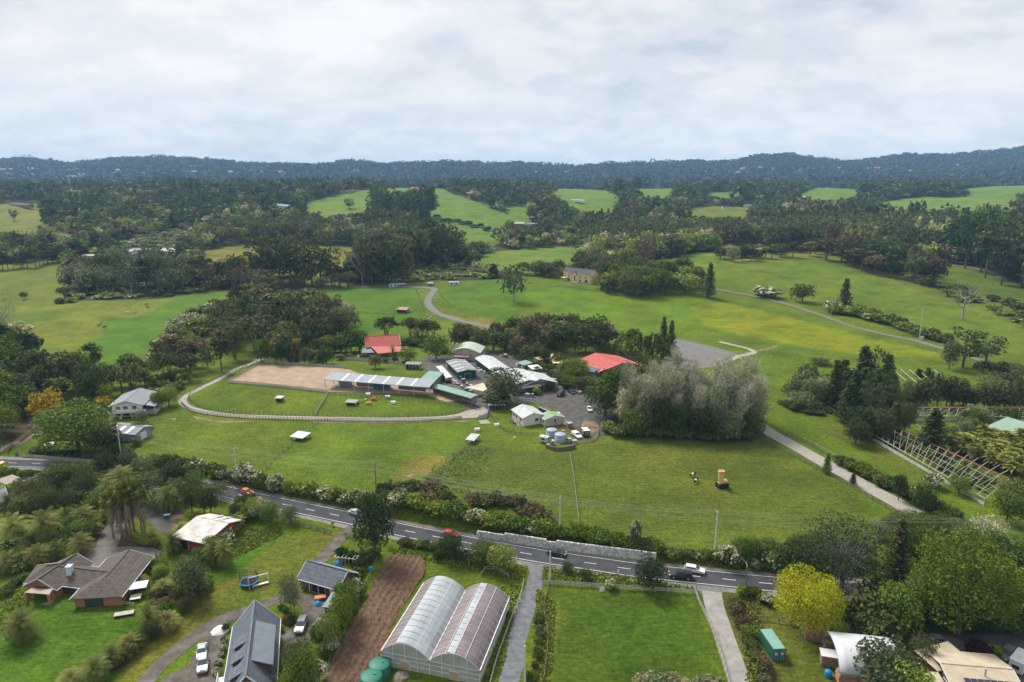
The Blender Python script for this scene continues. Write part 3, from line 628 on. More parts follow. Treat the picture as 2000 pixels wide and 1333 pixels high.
def lobecloud(lobes, per, size, rng, shell=0.62, flat=0.0, blossom=None):
 """lobes (n,6): centre, radii; leaf count follows lobe surface"""
 L_ = np.asarray(lobes, float); w = (L_[:, 3] * L_[:, 4] + L_[:, 3] * L_[:, 5]) ; w = w / w.sum(); tot = per
 k = rng.choice(len(L_), size=tot, p=w); d = norm(rng.normal(size=(tot, 3)))
 r = shell + (1 - shell) * rng.random((tot, 1)) ** 0.6
 r = r * (1 + 0.18 * rng.normal(size=(tot, 1)) * (rng.random((tot, 1)) < 0.25))
 C = L_[k, :3] + d * L_[k, 3:6] * r
 low = d[:, 2] < -0.55; keep = ~(low & (rng.random(tot) < 0.6)); C, d, k = C[keep], d[keep], k[keep]
 lt = rng.random(len(L_))
 q = np.floor(C / (size * 3.2) + lt[k][:, None] * 7).astype(int); hsh = ((q[:, 0] * 73856093) ^ (q[:, 1] * 19349663) ^ (q[:, 2] * 83492791)) % 1000 / 1000.0
 C = C + d * ((hsh - 0.5) * size * 1.6)[:, None]
 keep = hsh > 0.13; C, d, k, hsh = C[keep], d[keep], k[keep], hsh[keep]
 return leaves(C, d, size, rng, flat, cl=np.clip(0.5 * lt[k] + 0.5 * hsh, 0, 1))
def crown_mesh(name, parts, m):
 V = np.concatenate([p[0] for p in parts]); off = np.cumsum([0] + [len(p[0]) for p in parts[:-1]])
 F = np.concatenate([p[1] + o for p, o in zip(parts, off)]); t = np.concatenate([p[2] for p in parts])
 me = npmesh(name, V, F, m)
 ca = me.color_attributes.new('tint', 'FLOAT_COLOR', 'POINT')
 ca.data.foreach_set('color', np.repeat(np.column_stack([t, np.ones(len(t))]), 4, 0).astype(np.float32).ravel())
 return me
def limbs(mb, base, tips, r, rng, n=5, sag=0.15):
 for tip in tips:
  b = Vector(base); t = Vector(tip); m1 = b.lerp(t, 0.45) + Vector((rng.normal() * 0.25, rng.normal() * 0.25, -sag * (t - b).length * 0.3))
  mb.tube([b, m1, t], [r, r * 0.6, r * 0.2], n)
PROTO = {}
def make(kind, fol, lod, v):
 """returns (trunk mesh, crown mesh, natural height, natural width); lod 0 near, 1 middle, 2 far"""
 key = (kind, fol, lod, v)
 if key in PROTO: return PROTO[key]
 rng = np.random.default_rng(abs(hash((kind, lod, v))) % 99991 if False else (sum(map(ord, kind)) * 31 + lod * 7 + v * 131))
 tb = MB(); bark = M_BARK; parts = []; H, W = 12.0, 10.0
 hero = lod == -1; lod = max(lod, 0); cnt = 26000 if hero else {0: 5200, 1: 1500, 2: 420}[lod]; sz = 0.145 if hero else {0: 0.34, 1: 0.62, 2: 1.15}[lod]; ns = {0: 6, 1: 5, 2: 4}[lod]
 R = rng.random
 if kind in ('broad', 'round', 'lacy'):
  H, W = 12, 11; lob = []
  nl = 44 if hero else 22 if lod < 2 else 12
  for i in range(nl):
   a = 2.4 * i + R() * 0.8; e = (i + 0.5) / nl; z = 0.30 + 0.58 * e; rr = math.sqrt(max(0.05, 1 - ((z - 0.5) / 0.5) ** 2)) * 0.62
   rr *= 0.8 + 0.4 * R(); s = (0.17 + 0.10 * R()) * (1.15 if kind == 'round' else 1) * (0.72 if hero else 1)
   lob.append((math.cos(a) * rr * W / 2, math.sin(a) * rr * W / 2, z * H, s * W, s * W, s * H * 0.62))
  lob.append((0, 0, H * 0.55, W * 0.27, W * 0.27, H * 0.26))
  if kind == 'lacy': cnt = int(cnt * 0.45); bark = M_BARKP
  tb.tube([(0, 0, -0.6), (0.1, 0, H * 0.18), (0.05, 0.1, H * 0.45)], [0.42, 0.32, 0.2], ns + 1)
  limbs(tb, (0.05, 0.03, H * 0.2), [(l[0] * 0.9, l[1] * 0.9, l[2]) for l in lob[:: 2 if lod == 0 else 4]], 0.16, rng, ns - 1)
  if kind == 'lacy':
   for l in lob: limbs(tb, (l[0] * 0.3, l[1] * 0.3, H * 0.45), [(l[0] + rng.normal() * 0.8, l[1] + rng.normal() * 0.8, l[2] + l[5] * R()) for _ in range(3)], 0.07, rng, 3)
  parts.append(lobecloud(lob, cnt, sz, rng))
 elif kind == 'pine':      # old pine / macrocarpa: flat topped cloud layers on long limbs
  H, W = 20, 15; lob = []
  nl = 26 if lod < 2 else 14
  for i in range(nl):
   e = i / (nl - 1); z = 0.30 + 0.62 * e; a = 2.4 * i + R(); rr = (0.28 + 0.72 * math.sin(PI * (0.30 + 0.62 * (1 - e)))) * 0.40 * (0.7 + 0.5 * R())
   s = 0.12 + 0.08 * R(); lob.append((math.cos(a) * rr * W, math.sin(a) * rr * W, z * H, s * W, s * W, s * H * 0.36))
  tb.tube([(0, 0, -0.8), (0.2, 0, H * 0.35), (0, 0.2, H * 0.85)], [0.55, 0.42, 0.12], ns + 1)
  for l in lob[:: 1 if lod == 0 else 2]: limbs(tb, (0.1, 0, l[2] - 1.6 - 0.2 * math.hypot(l[0], l[1])), [(l[0], l[1], l[2])], 0.15, rng, ns - 1)
  parts.append(lobecloud(lob, int(cnt * 1.15), sz * 1.05, rng, 0.5, 0.3))
 elif kind == 'slender':   # tall slender kanuka / young pine with bare lower trunk
  H, W = 16, 7.5; lob = []
  for i in range(14 if lod < 2 else 8):
   e = R(); z = 0.42 + 0.5 * e; a = R() * 2 * PI; rr = 0.34 * math.sin(PI * (0.25 + 0.6 * (1 - e))) * (0.5 + 0.6 * R())
   s = 0.16 + 0.09 * R(); lob.append((math.cos(a) * rr * W, math.sin(a) * rr * W, z * H, s * W, s * W, s * H * 0.38))
  tb.tube([(0, 0, -0.6), (0.15, 0, H * 0.4), (0, 0.1, H * 0.85)], [0.26, 0.2, 0.07], ns)
  limbs(tb, (0.1, 0, H * 0.35), [l[:3] for l in lob[::2]], 0.1, rng, ns - 1)
  parts.append(lobecloud(lob, int(cnt * 0.75), sz * 0.95, rng, 0.45))
 elif kind == 'kanuka':    # several leaning stems, domed fine crown
  H, W = 10, 10; lob = []
  for i in range(20 if lod < 2 else 10):
   a = 2.4 * i + R(); rr = math.sqrt((i + 0.5) / 20 if lod < 2 else (i + 0.5) / 10) * 0.40; z = 0.82 - 0.9 * rr ** 2 * 1.8 + 0.08 * (R() - 0.5)
   s = 0.13 + 0.06 * R(); lob.append((math.cos(a) * rr * W, math.sin(a) * rr * W, z * H, s * W, s * W, s * H * 0.8))
  for k in range(4 if lod < 2 else 2):
   a = k * 1.7 + R(); tb.tube([(0.2 * math.cos(a), 0.2 * math.sin(a), -0.5), (0.9 * math.cos(a), 0.9 * math.sin(a), H * 0.35), (2.2 * math.cos(a), 2.2 * math.sin(a), H * 0.68)], [0.2, 0.14, 0.05], ns)
  limbs(tb, (0.1, 0, H * 0.28), [l[:3] for l in lob[::3]], 0.1, rng, ns - 1)
  parts.append(lobecloud(lob, cnt, sz * 0.85, rng, 0.5))
 elif kind == 'poplar':    # upright twiggy poplar coming into leaf
  H, W = 22, 8; bark = mat('poplar_twigs', (0.46, 0.45, 0.37), 0.95, 0.2, 2.0)
  tb.tube([(0, 0, -0.8), (0.1, 0, H * 0.4), (0, 0, H * 0.93)], [0.34, 0.22, 0.04], ns + 1)
  tips = []
  nb = {0: 100, 1: 34, 2: 10}[lod]
  for i in range(nb):
   z0 = H * (0.12 + 0.74 * R()); a = R() * 2 * PI; ln = H * (0.12 + 0.16 * (1 - z0 / H)); rr = ln * (0.40 + 0.3 * R())
   b = Vector((0, 0, z0)); t = Vector((math.cos(a) * rr, math.sin(a) * rr, z0 + ln)); tb.tube([b, b.lerp(t, 0.5) + Vector((math.cos(a), math.sin(a), 0)) * rr * 0.12, t], [0.07, 0.05, 0.015], 3, cap=False); tips.append((b, t))
   if lod == 0:
    for q in range(5):
     s0 = b.lerp(t, 0.3 + 0.6 * R()); t2 = s0 + Vector((rng.normal() * 0.6, rng.normal() * 0.6, 1.0 + R())); tb.tube([s0, t2], [0.028, 0.010], 3, cap=False); tips.append((s0, t2))
  n = int(cnt * 1.0); kk = rng.integers(0, len(tips), n); tt = R(n)[:, None] ** 0.8
  A = np.array([tuple(p[0]) for p in tips]); Bq = np.array([tuple(p[1]) for p in tips])
  C = A[kk] * (1 - tt) + Bq[kk] * tt + rng.normal(size=(n, 3)) * 0.38
  keep = R(n) < np.clip(1.15 - 1.15 * C[:, 2] / H, 0.10, 0.9); C = C[keep]; kk = kk[keep]
  ct = R(len(tips)); parts.append(leaves(C, norm(C * np.array([1, 1, 0]) + 0.01), sz * 0.85, rng, 0, cl=ct[kk]))
 elif kind == 'conifer':   # narrow conical tree in whorls
  H, W = 16, 6; C = []
  nw = 26 if lod < 2 else 12
  for i in range(nw):
   e = i / nw; z = H * (0.1 + 0.88 * e); r = W / 2 * (1 - e) ** 0.85 + 0.15; nbr = max(4, int(9 * (1 - e) + 3)) if lod < 2 else 5
   for k in range(nbr):
    a = 2 * PI * (k + R()) / nbr; rr = r * (0.75 + 0.5 * R()); m_ = max(6, int(cnt / nw / nbr))
    s = rng.random(m_) ** 0.7; pts = np.stack([np.cos(a) * rr * s, np.sin(a) * rr * s, z - 0.10 * rr * s + 0.25 * rr * s ** 2], 1) + rng.normal(size=(m_, 3)) * np.array([0.22, 0.22, 0.14]) * (1.3 if lod == 2 else 1)
    C.append(pts); 
    if lod == 0: tb.tube([(0, 0, z - 0.3), (math.cos(a) * rr * 0.9, math.sin(a) * rr * 0.9, z)], [0.06, 0.02], 3, cap=False)
  C = np.concatenate(C); tb.tube([(0, 0, -0.6), (0, 0, H * 0.97)], [0.3, 0.03], ns + 1)
  parts.append(leaves(C, norm(C * np.array([1, 1, 0]) + 0.01), sz * 0.85, rng, 0.4))
 elif kind == 'willow':    # weeping curtains
  H, W = 11, 14; C, cl = [], []
  ns_ = {0: 260, 1: 110, 2: 40}[lod]
  for i in range(ns_):
   a = R() * 2 * PI; rr = math.sqrt(R()) * W / 2; top = H * (1 - 0.55 * (rr / (W / 2)) ** 2) * (0.85 + 0.15 * R()); ln = (2 + 3.5 * R()) * (0.5 + rr / W); m_ = int(cnt / ns_) + 2
   s = rng.random(m_); C.append(np.stack([math.cos(a) * (rr + 0.5 * s), math.sin(a) * (rr + 0.5 * s), top - ln * s], 1) + rng.normal(size=(m_, 3)) * 0.16); cl.append(np.full(m_, R()))
  C = np.concatenate(C); cl = np.concatenate(cl)
  tb.tube([(0, 0, -0.6), (0.2, 0, H * 0.3), (0, 0, H * 0.7)], [0.5, 0.4, 0.15], ns + 1); limbs(tb, (0.1, 0, H * 0.25), [(math.cos(k) * W * 0.3, math.sin(k) * W * 0.3, H * 0.75) for k in range(6)], 0.2, rng, ns - 1)
  v_ = leaves(C, norm(C * np.array([1, 1, 0]) + 0.01), sz, rng, -0.3, cl=cl); parts.append(v_)
 elif kind == 'shrub':     # low dome
  H, W = 3, 4; cnt = {0: 1500, 1: 520, 2: 170}[lod]; sz = {0: 0.26, 1: 0.46, 2: 0.85}[lod]; lob = []
  for i in range(11):
   a = 2.4 * i + R(); rr = math.sqrt((i + 0.5) / 11) * 0.36; s = 0.15 + 0.09 * R(); z = 0.72 - 1.4 * rr ** 2 * 1.6
   lob.append((math.cos(a) * rr * W, math.sin(a) * rr * W, max(0.3, z) * H, s * W, s * W, s * H * 1.15))
  for k in range(4): a = k * 1.6; tb.tube([(0, 0, -0.4), (0.5 * math.cos(a), 0.5 * math.sin(a), 1.2)], [0.08, 0.04], 4)
  parts.append(lobecloud(lob, cnt, sz, rng, 0.55))
 elif kind == 'bare':      # leafless spreading tree
  H, W = 11, 9; bark = M_DEAD
  tb.tube([(0, 0, -0.6), (0.2, 0, H * 0.25), (0.1, 0.2, H * 0.5)], [0.35, 0.27, 0.18], ns + 1)
  def br(p, d, l, r, k):
   q = p + d * l; tb.tube([p, p.lerp(q, 0.5) + Vector(rng.normal(size=3)) * 0.08 * l, q], [r, r * 0.8, r * 0.55], 4 if k > 1 else 3, cap=False)
   if k > 0:
    for _ in range(3 if k > 1 else 3): br(q, (d + Vector(rng.normal(size=3)) * 0.55 + Vector((0, 0, 0.12))).normalized(), l * 0.68, r * 0.55, k - 1)
  for k in range(5): a = k * 1.26; br(Vector((0.1, 0.1, H * (0.25 + 0.05 * k))), Vector((math.cos(a), math.sin(a), 0.75)).normalized(), H * 0.24, 0.15, 3 if lod == 0 else 2)
  C = rng.normal(size=(160, 3)) * np.array([2.2, 2.2, 1.4]) + np.array([0, 0, H * 0.7]); parts.append(leaves(C, norm(C), 0.2, rng))
 elif kind == 'phoenix':   # date palm: stout trunk, arching feather fronds
  H, W = 7, 8.5; th = 2.9; pr = []
  nf = {0: 64, 1: 44, 2: 22}[lod]; seg = {0: 9, 1: 6, 2: 4}[lod]
  V, F, T = [], [], []
  for i in range(nf):
   a = 2.4 * i; e = (i + 0.5) / nf; el = math.radians(82 - 118 * e); ln = 4.2 * (0.75 + 0.25 * R()); droop = 0.9 + 0.5 * R()
   p = np.array([0.18 * math.cos(a), 0.18 * math.sin(a), th]); pitch = el; tin = R()
   pts = [p]
   for s in range(seg):
    p = p + ln / seg * np.array([math.cos(a) * math.cos(pitch), math.sin(a) * math.cos(pitch), math.sin(pitch)]); pitch -= droop * 1.15 / seg; pts.append(p)
   side = np.array([-math.sin(a), math.cos(a), 0])
   nlf = {0: 4, 1: 2, 2: 1}[lod]
   for s in range(seg):
    for q in range(nlf):
     f0 = (q + 0.1) / nlf; f1 = (q + 0.5) / nlf
     A0 = pts[s] * (1 - f0) + pts[s + 1] * f0; A1 = pts[s] * (1 - f1) + pts[s + 1] * f1; fr = (s + f0) / seg
     w = 0.62 * math.sin(PI * min(0.96, 0.12 + 0.86 * fr)) ** 0.7 + 0.05; dirv = (pts[s + 1] - pts[s]); dirv = dirv / np.linalg.norm(dirv)
     for sd in (-1, 1):
      tip = side * sd * w + dirv * w * 0.65 + np.array([0, 0, 0.10 - 0.25 * fr])
      n_ = len(V); V += [A0, A1, A1 + tip, A0 + tip * 0.93]; F.append((n_, n_ + 1, n_ + 2, n_ + 3)); T.append((tin, R(), 0))
  parts.append((np.array(V), np.array(F), np.array(T)))
  tb.tube([(0, 0, -0.5), (0.02, 0, th * 0.6), (0, 0, th)], [0.42, 0.36, 0.46], 8); bark = mat('palm_trunk', (0.12, 0.085, 0.06), 0.95, 0.45, 6, 0.8)
 elif kind in ('fan', 'fern'):    # fan palm with a skirt of dead fronds / tree fern
  th = 6.5 if kind == 'fan' else 4.0; H, W = th + 1.6, 4.2 if kind == 'fan' else 5.0; V, F, T = [], [], []
  for i in range({0: 40, 1: 26, 2: 12}[lod]):
   a = 2.4 * i; n_f = {0: 40, 1: 26, 2: 12}[lod]; el = math.radians(75 - 105 * i / n_f); ln = (1.0 if kind == 'fan' else 2.3) * (0.8 + 0.3 * R())
   d = np.array([math.cos(a) * math.cos(el), math.sin(a) * math.cos(el), math.sin(el)]); c = np.array([0, 0, th]) + d * (ln if kind == 'fan' else 0.1); side = np.array([-math.sin(a), math.cos(a), 0]); up = np.cross(d, side); tin = R()
   if kind == 'fan':
    for q in range(7 if lod < 2 else 3):
     b = math.radians(-75 + 150 * q / (6 if lod < 2 else 2)); dd = d * math.cos(b) + side * math.sin(b); pp = np.cross(dd, up); n_ = len(V)
     V += [c, c + dd * 0.75 + pp * 0.13, c + dd * 1.05 - np.array([0, 0, 0.2]), c + dd * 0.75 - pp * 0.13]; F.append((n_, n_ + 1, n_ + 2, n_ + 3)); T.append((tin, R(), 0))
   else:
    for s in range(4):
     f0, f1 = s / 4, (s + 1) / 4; A0 = c + d * ln * f0 - np.array([0, 0, 0.9 * f0 ** 2]); A1 = c + d * ln * f1 - np.array([0, 0, 0.9 * f1 ** 2]); w0, w1 = 0.42 * math.sin(PI * (0.1 + 0.85 * f0)), 0.42 * math.sin(PI * (0.1 + 0.85 * f1))
     for sd in (-1, 1): n_ = len(V); V += [A0, A1, A1 + side * sd * w1, A0 + side * sd * w0]; F.append((n_, n_ + 1, n_ + 2, n_ + 3)); T.append((tin, R(), 0))
  parts.append((np.array(V), np.array(F), np.array(T)))
  if kind == 'fan':
   prof = [(0.25, 0), (0.22, th * 0.35), (0.55, th * 0.42), (0.75, th * 0.75), (0.5, th * 0.98), (0.15, th)]
   tb.lathe((0, 0, 0), [(0.28, -0.4)] + prof, 9); rg = rng
   for i in range(90 if lod == 0 else 20):
    a = R() * 2 * PI; z = th * (0.42 + 0.5 * R()); tb.quad((0.5 * math.cos(a), 0.5 * math.sin(a), z), (0.5 * math.cos(a + .3), 0.5 * math.sin(a + .3), z), (0.95 * math.cos(a + .2), 0.95 * math.sin(a + .2), z - 0.9), (0.9 * math.cos(a), 0.9 * math.sin(a), z - 0.8))
   bark = mat('palm_skirt', (0.24, 0.19, 0.14), 0.95, 0.5, 3, 0.8)
  else: tb.tube([(0, 0, -0.4), (0, 0, th)], [0.2, 0.16], 6)
 elif kind == 'topiary':   # dense rounded conifer
  H, W = 5, 4; parts.append(lobecloud([(0, 0, H * 0.5, W * 0.46, W * 0.46, H * 0.46), (0, 0, H * 0.7, W * 0.3, W * 0.3, H * 0.3)], int(cnt * 0.5), sz * 0.8, rng, 0.8)); tb.tube([(0, 0, -0.4), (0, 0, H * 0.5)], [0.15, 0.1], 5)
 r = (tb.mesh('trunk', bark), crown_mesh('crown', parts, FOL[fol]), H, W)
 PROTO[key] = r; return r
NAMES = {'broad': 'broadleaf_tree', 'round': 'round_crowned_tree', 'lacy': 'sparse_tree', 'pine': 'pine_tree', 'slender': 'slender_tree', 'kanuka': 'scrub_tree', 'poplar': 'poplar_tree', 'conifer': 'conifer_tree', 'willow': 'willow_tree', 'shrub': 'shrub', 'bare': 'bare_tree', 'phoenix': 'palm_tree', 'fan': 'fan_palm', 'fern': 'tree_fern', 'topiary': 'clipped_shrub'}
CATS = {'shrub': 'shrub', 'topiary': 'shrub', 'phoenix': 'palm tree', 'fan': 'palm tree', 'fern': 'tree fern'}
NTREE = [0]; TREES = []
def plant(kind, fol, x, y, h, w, label, group=None, lod=None, rng=RNG, z=None):
 d = math.hypot(x, y)
 if lod is None: lod = 0 if d < 300 else (1 if d < 620 else 2)
 if lod == 0 and w > 13 and kind in ('broad', 'round', 'lacy') and d < 230: lod = -1
 v = int(rng.integers(0, 4 if lod > 0 else (3 if lod == 0 else 2)))
 tm, cm, H, W = make(kind, fol, lod, v)
 z0 = gz(x, y) if z is None else z
 root = empty(NAMES[kind], (x, y, z0), rng.random() * 2 * PI, label, CATS.get(kind, 'tree'), group)
 root.scale = (w / W, w / W, h / H)
 link('trunk', tm, root); link('crown', cm, root)
 NTREE[0] += 1; TREES.append((x, y, w)); return root
def pxtree(kind, fol, px, by, ty, wpx, label, group=None, lod=None):
 """base pixel, row of the top, width in photo pixels"""
 p = G(px, by); h = depz(p.y, ty) - p.z; w = wpx * mpp(p); return plant(kind, fol, p.x, p.y, max(h, 0.8), w, label, group, lod)
def bulk(name, label, cat, items, group=None, lod=2):
 """many plants too far or too small to tell apart: one mesh. items: (kind, fol, x, y, h, w)"""
 VV, FF, TT, MI, off = [], [], [], [], 0; ml = []
 for kind, fol, x, y, h, w in items:
  tm, cm, H, W = make(kind, fol, lod, int(RNG.integers(0, 3)))
  if (kind, fol, 'a') not in PROTO or True:
   k2 = ('arr', cm.name)
   if k2 not in PROTO:
    a = np.empty(len(cm.vertices) * 3, np.float32); cm.vertices.foreach_get('co', a); c = np.empty(len(cm.vertices) * 4, np.float32); cm.color_attributes['tint'].data.foreach_get('color', c)
    PROTO[k2] = (a.reshape(-1, 3), c.reshape(-1, 4))
   a, c = PROTO[k2]
  n = len(a) // 4; keep = np.arange(n)
  lim = THIN
  s_ = 1.0
  if n > lim: keep = RNG.permutation(n)[:lim]; s_ = math.sqrt(n / lim)
  q = a.reshape(-1, 4, 3)[keep]; ctr = q.mean(1, keepdims=True); q = ctr + (q - ctr) * min(s_, 2.2)
  q = q.reshape(-1, 3); an = RNG.random() * 2 * PI; cs, sn = math.cos(an), math.sin(an)
  X = (q[:, 0] * cs - q[:, 1] * sn) * w / W + x; Y = (q[:, 0] * sn + q[:, 1] * cs) * w / W + y; Z = q[:, 2] * h / H + gz(x, y)
  t = c.reshape(-1, 4, 4)[keep].reshape(-1, 4).copy(); rv = RNG.random(); t[:, 0] = np.clip(t[:, 0] * 0.7 + rv * 0.6 - 0.15, 0, 1); t[:, 1] = np.clip(t[:, 1] * 0.7 + 0.3 * RNG.random(), 0, 1)
  if fol not in ml: ml.append(fol)
  VV.append(np.stack([X, Y, Z], 1)); TT.append(t); FF.append(np.arange(len(q)).reshape(-1, 4) + off); MI.append(np.full(len(q) // 4, ml.index(fol))); off += len(q)
 me = npmesh(name, np.concatenate(VV), np.concatenate(FF), [FOL[f] for f in ml], np.concatenate(MI))
 ca = me.color_attributes.new('tint', 'FLOAT_COLOR', 'POINT'); ca.data.foreach_set('color', np.concatenate(TT).astype(np.float32).ravel())
 return tag(link(name, me), label, cat, group, 'stuff')
THIN = 110
# ------------------------------------------------------------------ woods beyond the farm
def jgrid(x0, x1, y0, y1, s, rng):
 gx, gy = np.meshgrid(np.arange(x0, x1, s), np.arange(y0, y1, s)); n = gx.size
 return gx.ravel() + (rng.random(n) - 0.5) * s * 0.95, gy.ravel() + (rng.random(n) - 0.5) * s * 0.95
rng = np.random.default_rng(21)
def is_open(X, Y):
 m = np.zeros(X.shape, bool)
 for P in FW.values(): m |= inpoly(X, Y, P)
 return m
SCRUB = [wpoly(p) for p in ([(200, 478), (330, 450), (420, 440), (360, 490), (330, 500), (215, 500)], [(790, 520), (860, 516), (960, 520), (955, 545), (800, 553)], [(640, 553), (790, 548), (790, 556), (640, 560)], [(1395, 482), (1500, 478), (1500, 494), (1400, 500)], [(1700, 512), (1830, 512), (1860, 560), (1900, 590), (1800, 565)], [(1850, 560), (2000, 590), (2100, 640), (2100, 700), (1960, 606)], [(130, 568), (430, 560), (440, 574), (130, 592)])]
X, Y = [], []
for y0, y1, s in ((440, 800, 10.0), (800, 1500, 12.5), (1500, 2600, 19)):
 a, b = jgrid(-0.86 * y1, 0.86 * y1, y0, y1, s, rng); X.append(a); Y.append(b)
X = np.concatenate(X); Y = np.concatenate(Y); u = X / Y
keep = (np.abs(u) < 0.84) & (Y > np.interp(u, _eu, _eY) + 4) & ~is_open(X, Y)
X, Y = X[keep], Y[keep]; dens = fbm(X / 120, Y / 120, 3); keep = (rng.random(len(X)) < 0.62 + 0.6 * dens); X, Y, dens = X[keep], Y[keep], dens[keep]
inscr = np.zeros(len(X), bool)
for P in SCRUB: inscr |= inpoly(X, Y, P)
spec = fbm(X / 75 + 7, Y / 75 + 3, 3); sp2 = fbm(X / 30 + 70, Y / 30, 2)
far_items, mid_items = [], []
PX, PY = proj(X, Y, zf(X, Y))
keepv = []
for i in range(len(X)):
 x, y = X[i], Y[i]; s = spec[i]; r = rng.random(); px, py = PX[i], PY[i]
 if inscr[i]: k = ('shrub', rng.choice(['flowery', 'kanukag', 'flower', 'green']), 2.0 + 1.8 * r, 6 + 5 * rng.random())
 elif s < 0.42: k = ('kanuka', 'kanuka' if rng.random() < 0.8 else 'kanukag', 8 + 5 * r, 10 + 4 * rng.random())
 elif s < 0.56: k = ('pine' if rng.random() < 0.55 else 'broad', 'pine' if rng.random() < 0.7 else 'dark', 14 + 9 * r, 12 + 6 * rng.random())
 elif s < 0.66: k = ('broad', rng.choice(['dark', 'green', 'kanukag']), 10 + 6 * r, 11 + 5 * rng.random())
 else: k = (rng.choice(['slender', 'broad', 'lacy', 'conifer']), rng.choice(['kanukag', 'green', 'sage', 'dark', 'lime'], p=[.35, .25, .1, .2, .1]), 10 + 8 * r, 9 + 5 * rng.random())
 if 560 < px < 2050 and 440 < py < 505 and y > 700 and not inscr[i] and (px > 1150 or px < 900): k = ('pine', 'pine', 20 + 9 * r, 13 + 5 * rng.random())
 if 330 < px < 1000 and 430 < py < 490 and y < 1000 and not inscr[i] and rng.random() < 0.85: k = ('pine', 'pine', 20 + 8 * r, 13 + 4 * rng.random())
 if y > 1000: k = (k[0], k[1], k[2] * rng.uniform(.65, 1.5), k[3] * rng.uniform(.7, 1.4))
 if y > 1500: k = (k[0], k[1], k[2] * 1.15, k[3] * 1.5)
 if s >= 0.42 and sp2[i] > 0.53 and y < 1500: k = (rng.choice(['broad', 'round', 'lacy']), rng.choice(['sage', 'lime', 'green', 'grey', 'rust', 'bright']), k[2] * 0.85, k[3])
 (mid_items if y < 1000 else far_items).append((k[0], k[1], x, y, k[2], k[3]))
def covers(it):
 kind, f, x, y, h, w = it; z = gz(x, y); px, py = proj(x, y, z); tx, ty = proj(x, y, z + h); 
 wp = w / 2 / (y / FPX) * .7; fx = np.array([px, px, px, px - wp, px + wp]); fy = py + (ty - py) * np.array([.5, .75, .97, .75, .75])
 for P in FIELDPX:
  if inpoly(fx, fy, P).any(): return True
 return False
FIELDVIS = {'f1': [(-60, 401), (72, 399), (90, 425), (88, 438), (40, 452), (-60, 452)],
 'f3': [(-60, 527), (125, 511), (128, 545), (100, 560), (-60, 562)], 'f4': [(395, 495), (470, 480), (540, 476), (690, 486), (672, 515), (540, 540), (430, 516)],
 'f5': [(605, 398), (690, 382), (718, 404), (690, 414), (640, 422)], 'f6': [(695, 382), (750, 372), (810, 367), (880, 381), (1000, 428), (975, 445), (870, 425), (830, 405), (760, 398)],
 'f7': [(840, 433), (975, 456), (960, 470), (885, 470)], 'f8': [(950, 500), (1000, 488), (1122, 487), (1118, 502), (1060, 515), (960, 515)],
 'f9': [(1068, 368), (1130, 371), (1206, 391), (1180, 412), (1130, 408)], 'f10': [(1222, 362), (1305, 371), (1308, 381), (1268, 380)], 'f11': [(1310, 420), (1380, 408), (1462, 409), (1456, 423)],
 'f12': [(1383, 378), (1425, 378), (1425, 384), (1388, 383)], 'f13': [(1575, 383), (1600, 368), (1676, 373), (1668, 384), (1600, 390)], 'f14': [(1885, 371), (1950, 365), (2060, 363), (2060, 376)], 'f16': [(1815, 518), (1900, 524), (1985, 560), (1985, 590), (1860, 565)]}
FIELDPX = [np.array(v, float) for v in FIELDVIS.values()]
FH = [(330, 491), (272, 489), (242, 491), (172, 500), (269, 538), (550, 403), (621, 371), (686, 372), (692, 365), (674, 364), (741, 361), (816, 368), (36, 399), (72, 381), (167, 379), (232, 373), (281, 365), (308, 378), (389, 376), (1078, 366), (1127, 392), (1350, 371), (1014, 438), (1040, 438), (1309, 424), (1291, 440), (1418, 405), (1461, 402), (1588, 363), (1640, 351), (1624, 358), (1565, 386)]
FHW = hits(FH)
def blocks(it):
 x, y = it[2], it[3]
 for q in FHW:
  if abs(x / y - q[0] / q[1]) * q[1] < 15 and -110 < y - q[1] < 16: return True
 return False
mid_items = [it for it in mid_items if not blocks(it)]; far_items = [it for it in far_items if not blocks(it)]
mid_items = [it for it in mid_items if not covers(it)]; far_items = [it for it in far_items if not covers(it)]
print('woods', len(mid_items), len(far_items), time.time() - T0)
mid_items.sort(key=lambda t: t[3]); own = {}
PLACES = ['beyond the left horse paddock', 'left of the dry paddock', 'round the dry paddock', 'above the gravel track bend', 'behind the stone house', 'beyond the round garden wood', 'behind the right hill crest', 'past the right hill paddock']
WHERE = lambda px, y: PLACES[int(min(7, max(0, px // 250)))] + (', further back' if y > 720 else ', front rows')
LBL = {'pine': 'tall blackish green pine {}', 'kanuka': 'brownish olive domed tree {}', 'broad': 'rounded broadleaf tree {}', 'slender': 'slender high crowned tree {}', 'lacy': 'thin leaved open tree {}', 'conifer': 'narrow conical tree {}', 'shrub': 'low bushy shrub {}', 'round': 'full leafy pale tree {}'}
rest = []
for it in mid_items:
 kind, fol, x, y, h, w = it; px = proj(x, y, gz(x, y))[0]
 if not (-40 < px < 2040) or own.get(kind, 0) >= {'pine': 170, 'kanuka': 110, 'slender': 50}.get(kind, 0): rest.append(it); continue
 own[kind] = own.get(kind, 0) + 1
 wh = WHERE(px, y); lb = LBL[kind].format(wh); plant(kind, fol, x, y, h, w, lb, lb.replace(' tree ', ' trees ').replace(' pine ', ' pines ').replace(' shrub ', ' shrubs '), rng=rng)
THIN = 150
bulk('woodland', 'mixed dark woodland filling the valleys behind the farm', 'woodland', rest)
THIN = 60
bulk('distant_woodland', 'dark woodland between the small hillside paddocks towards the horizon', 'woodland', far_items)
a, b = jgrid(-4600, 4600, 2600, 6000, 46, rng); u = a / b; k = (np.abs(u) < 0.82); a, b = a[k], b[k]
k = rng.random(len(a)) < np.where(b < 3300, 0.8, 1.0); a, b = a[k], b[k]
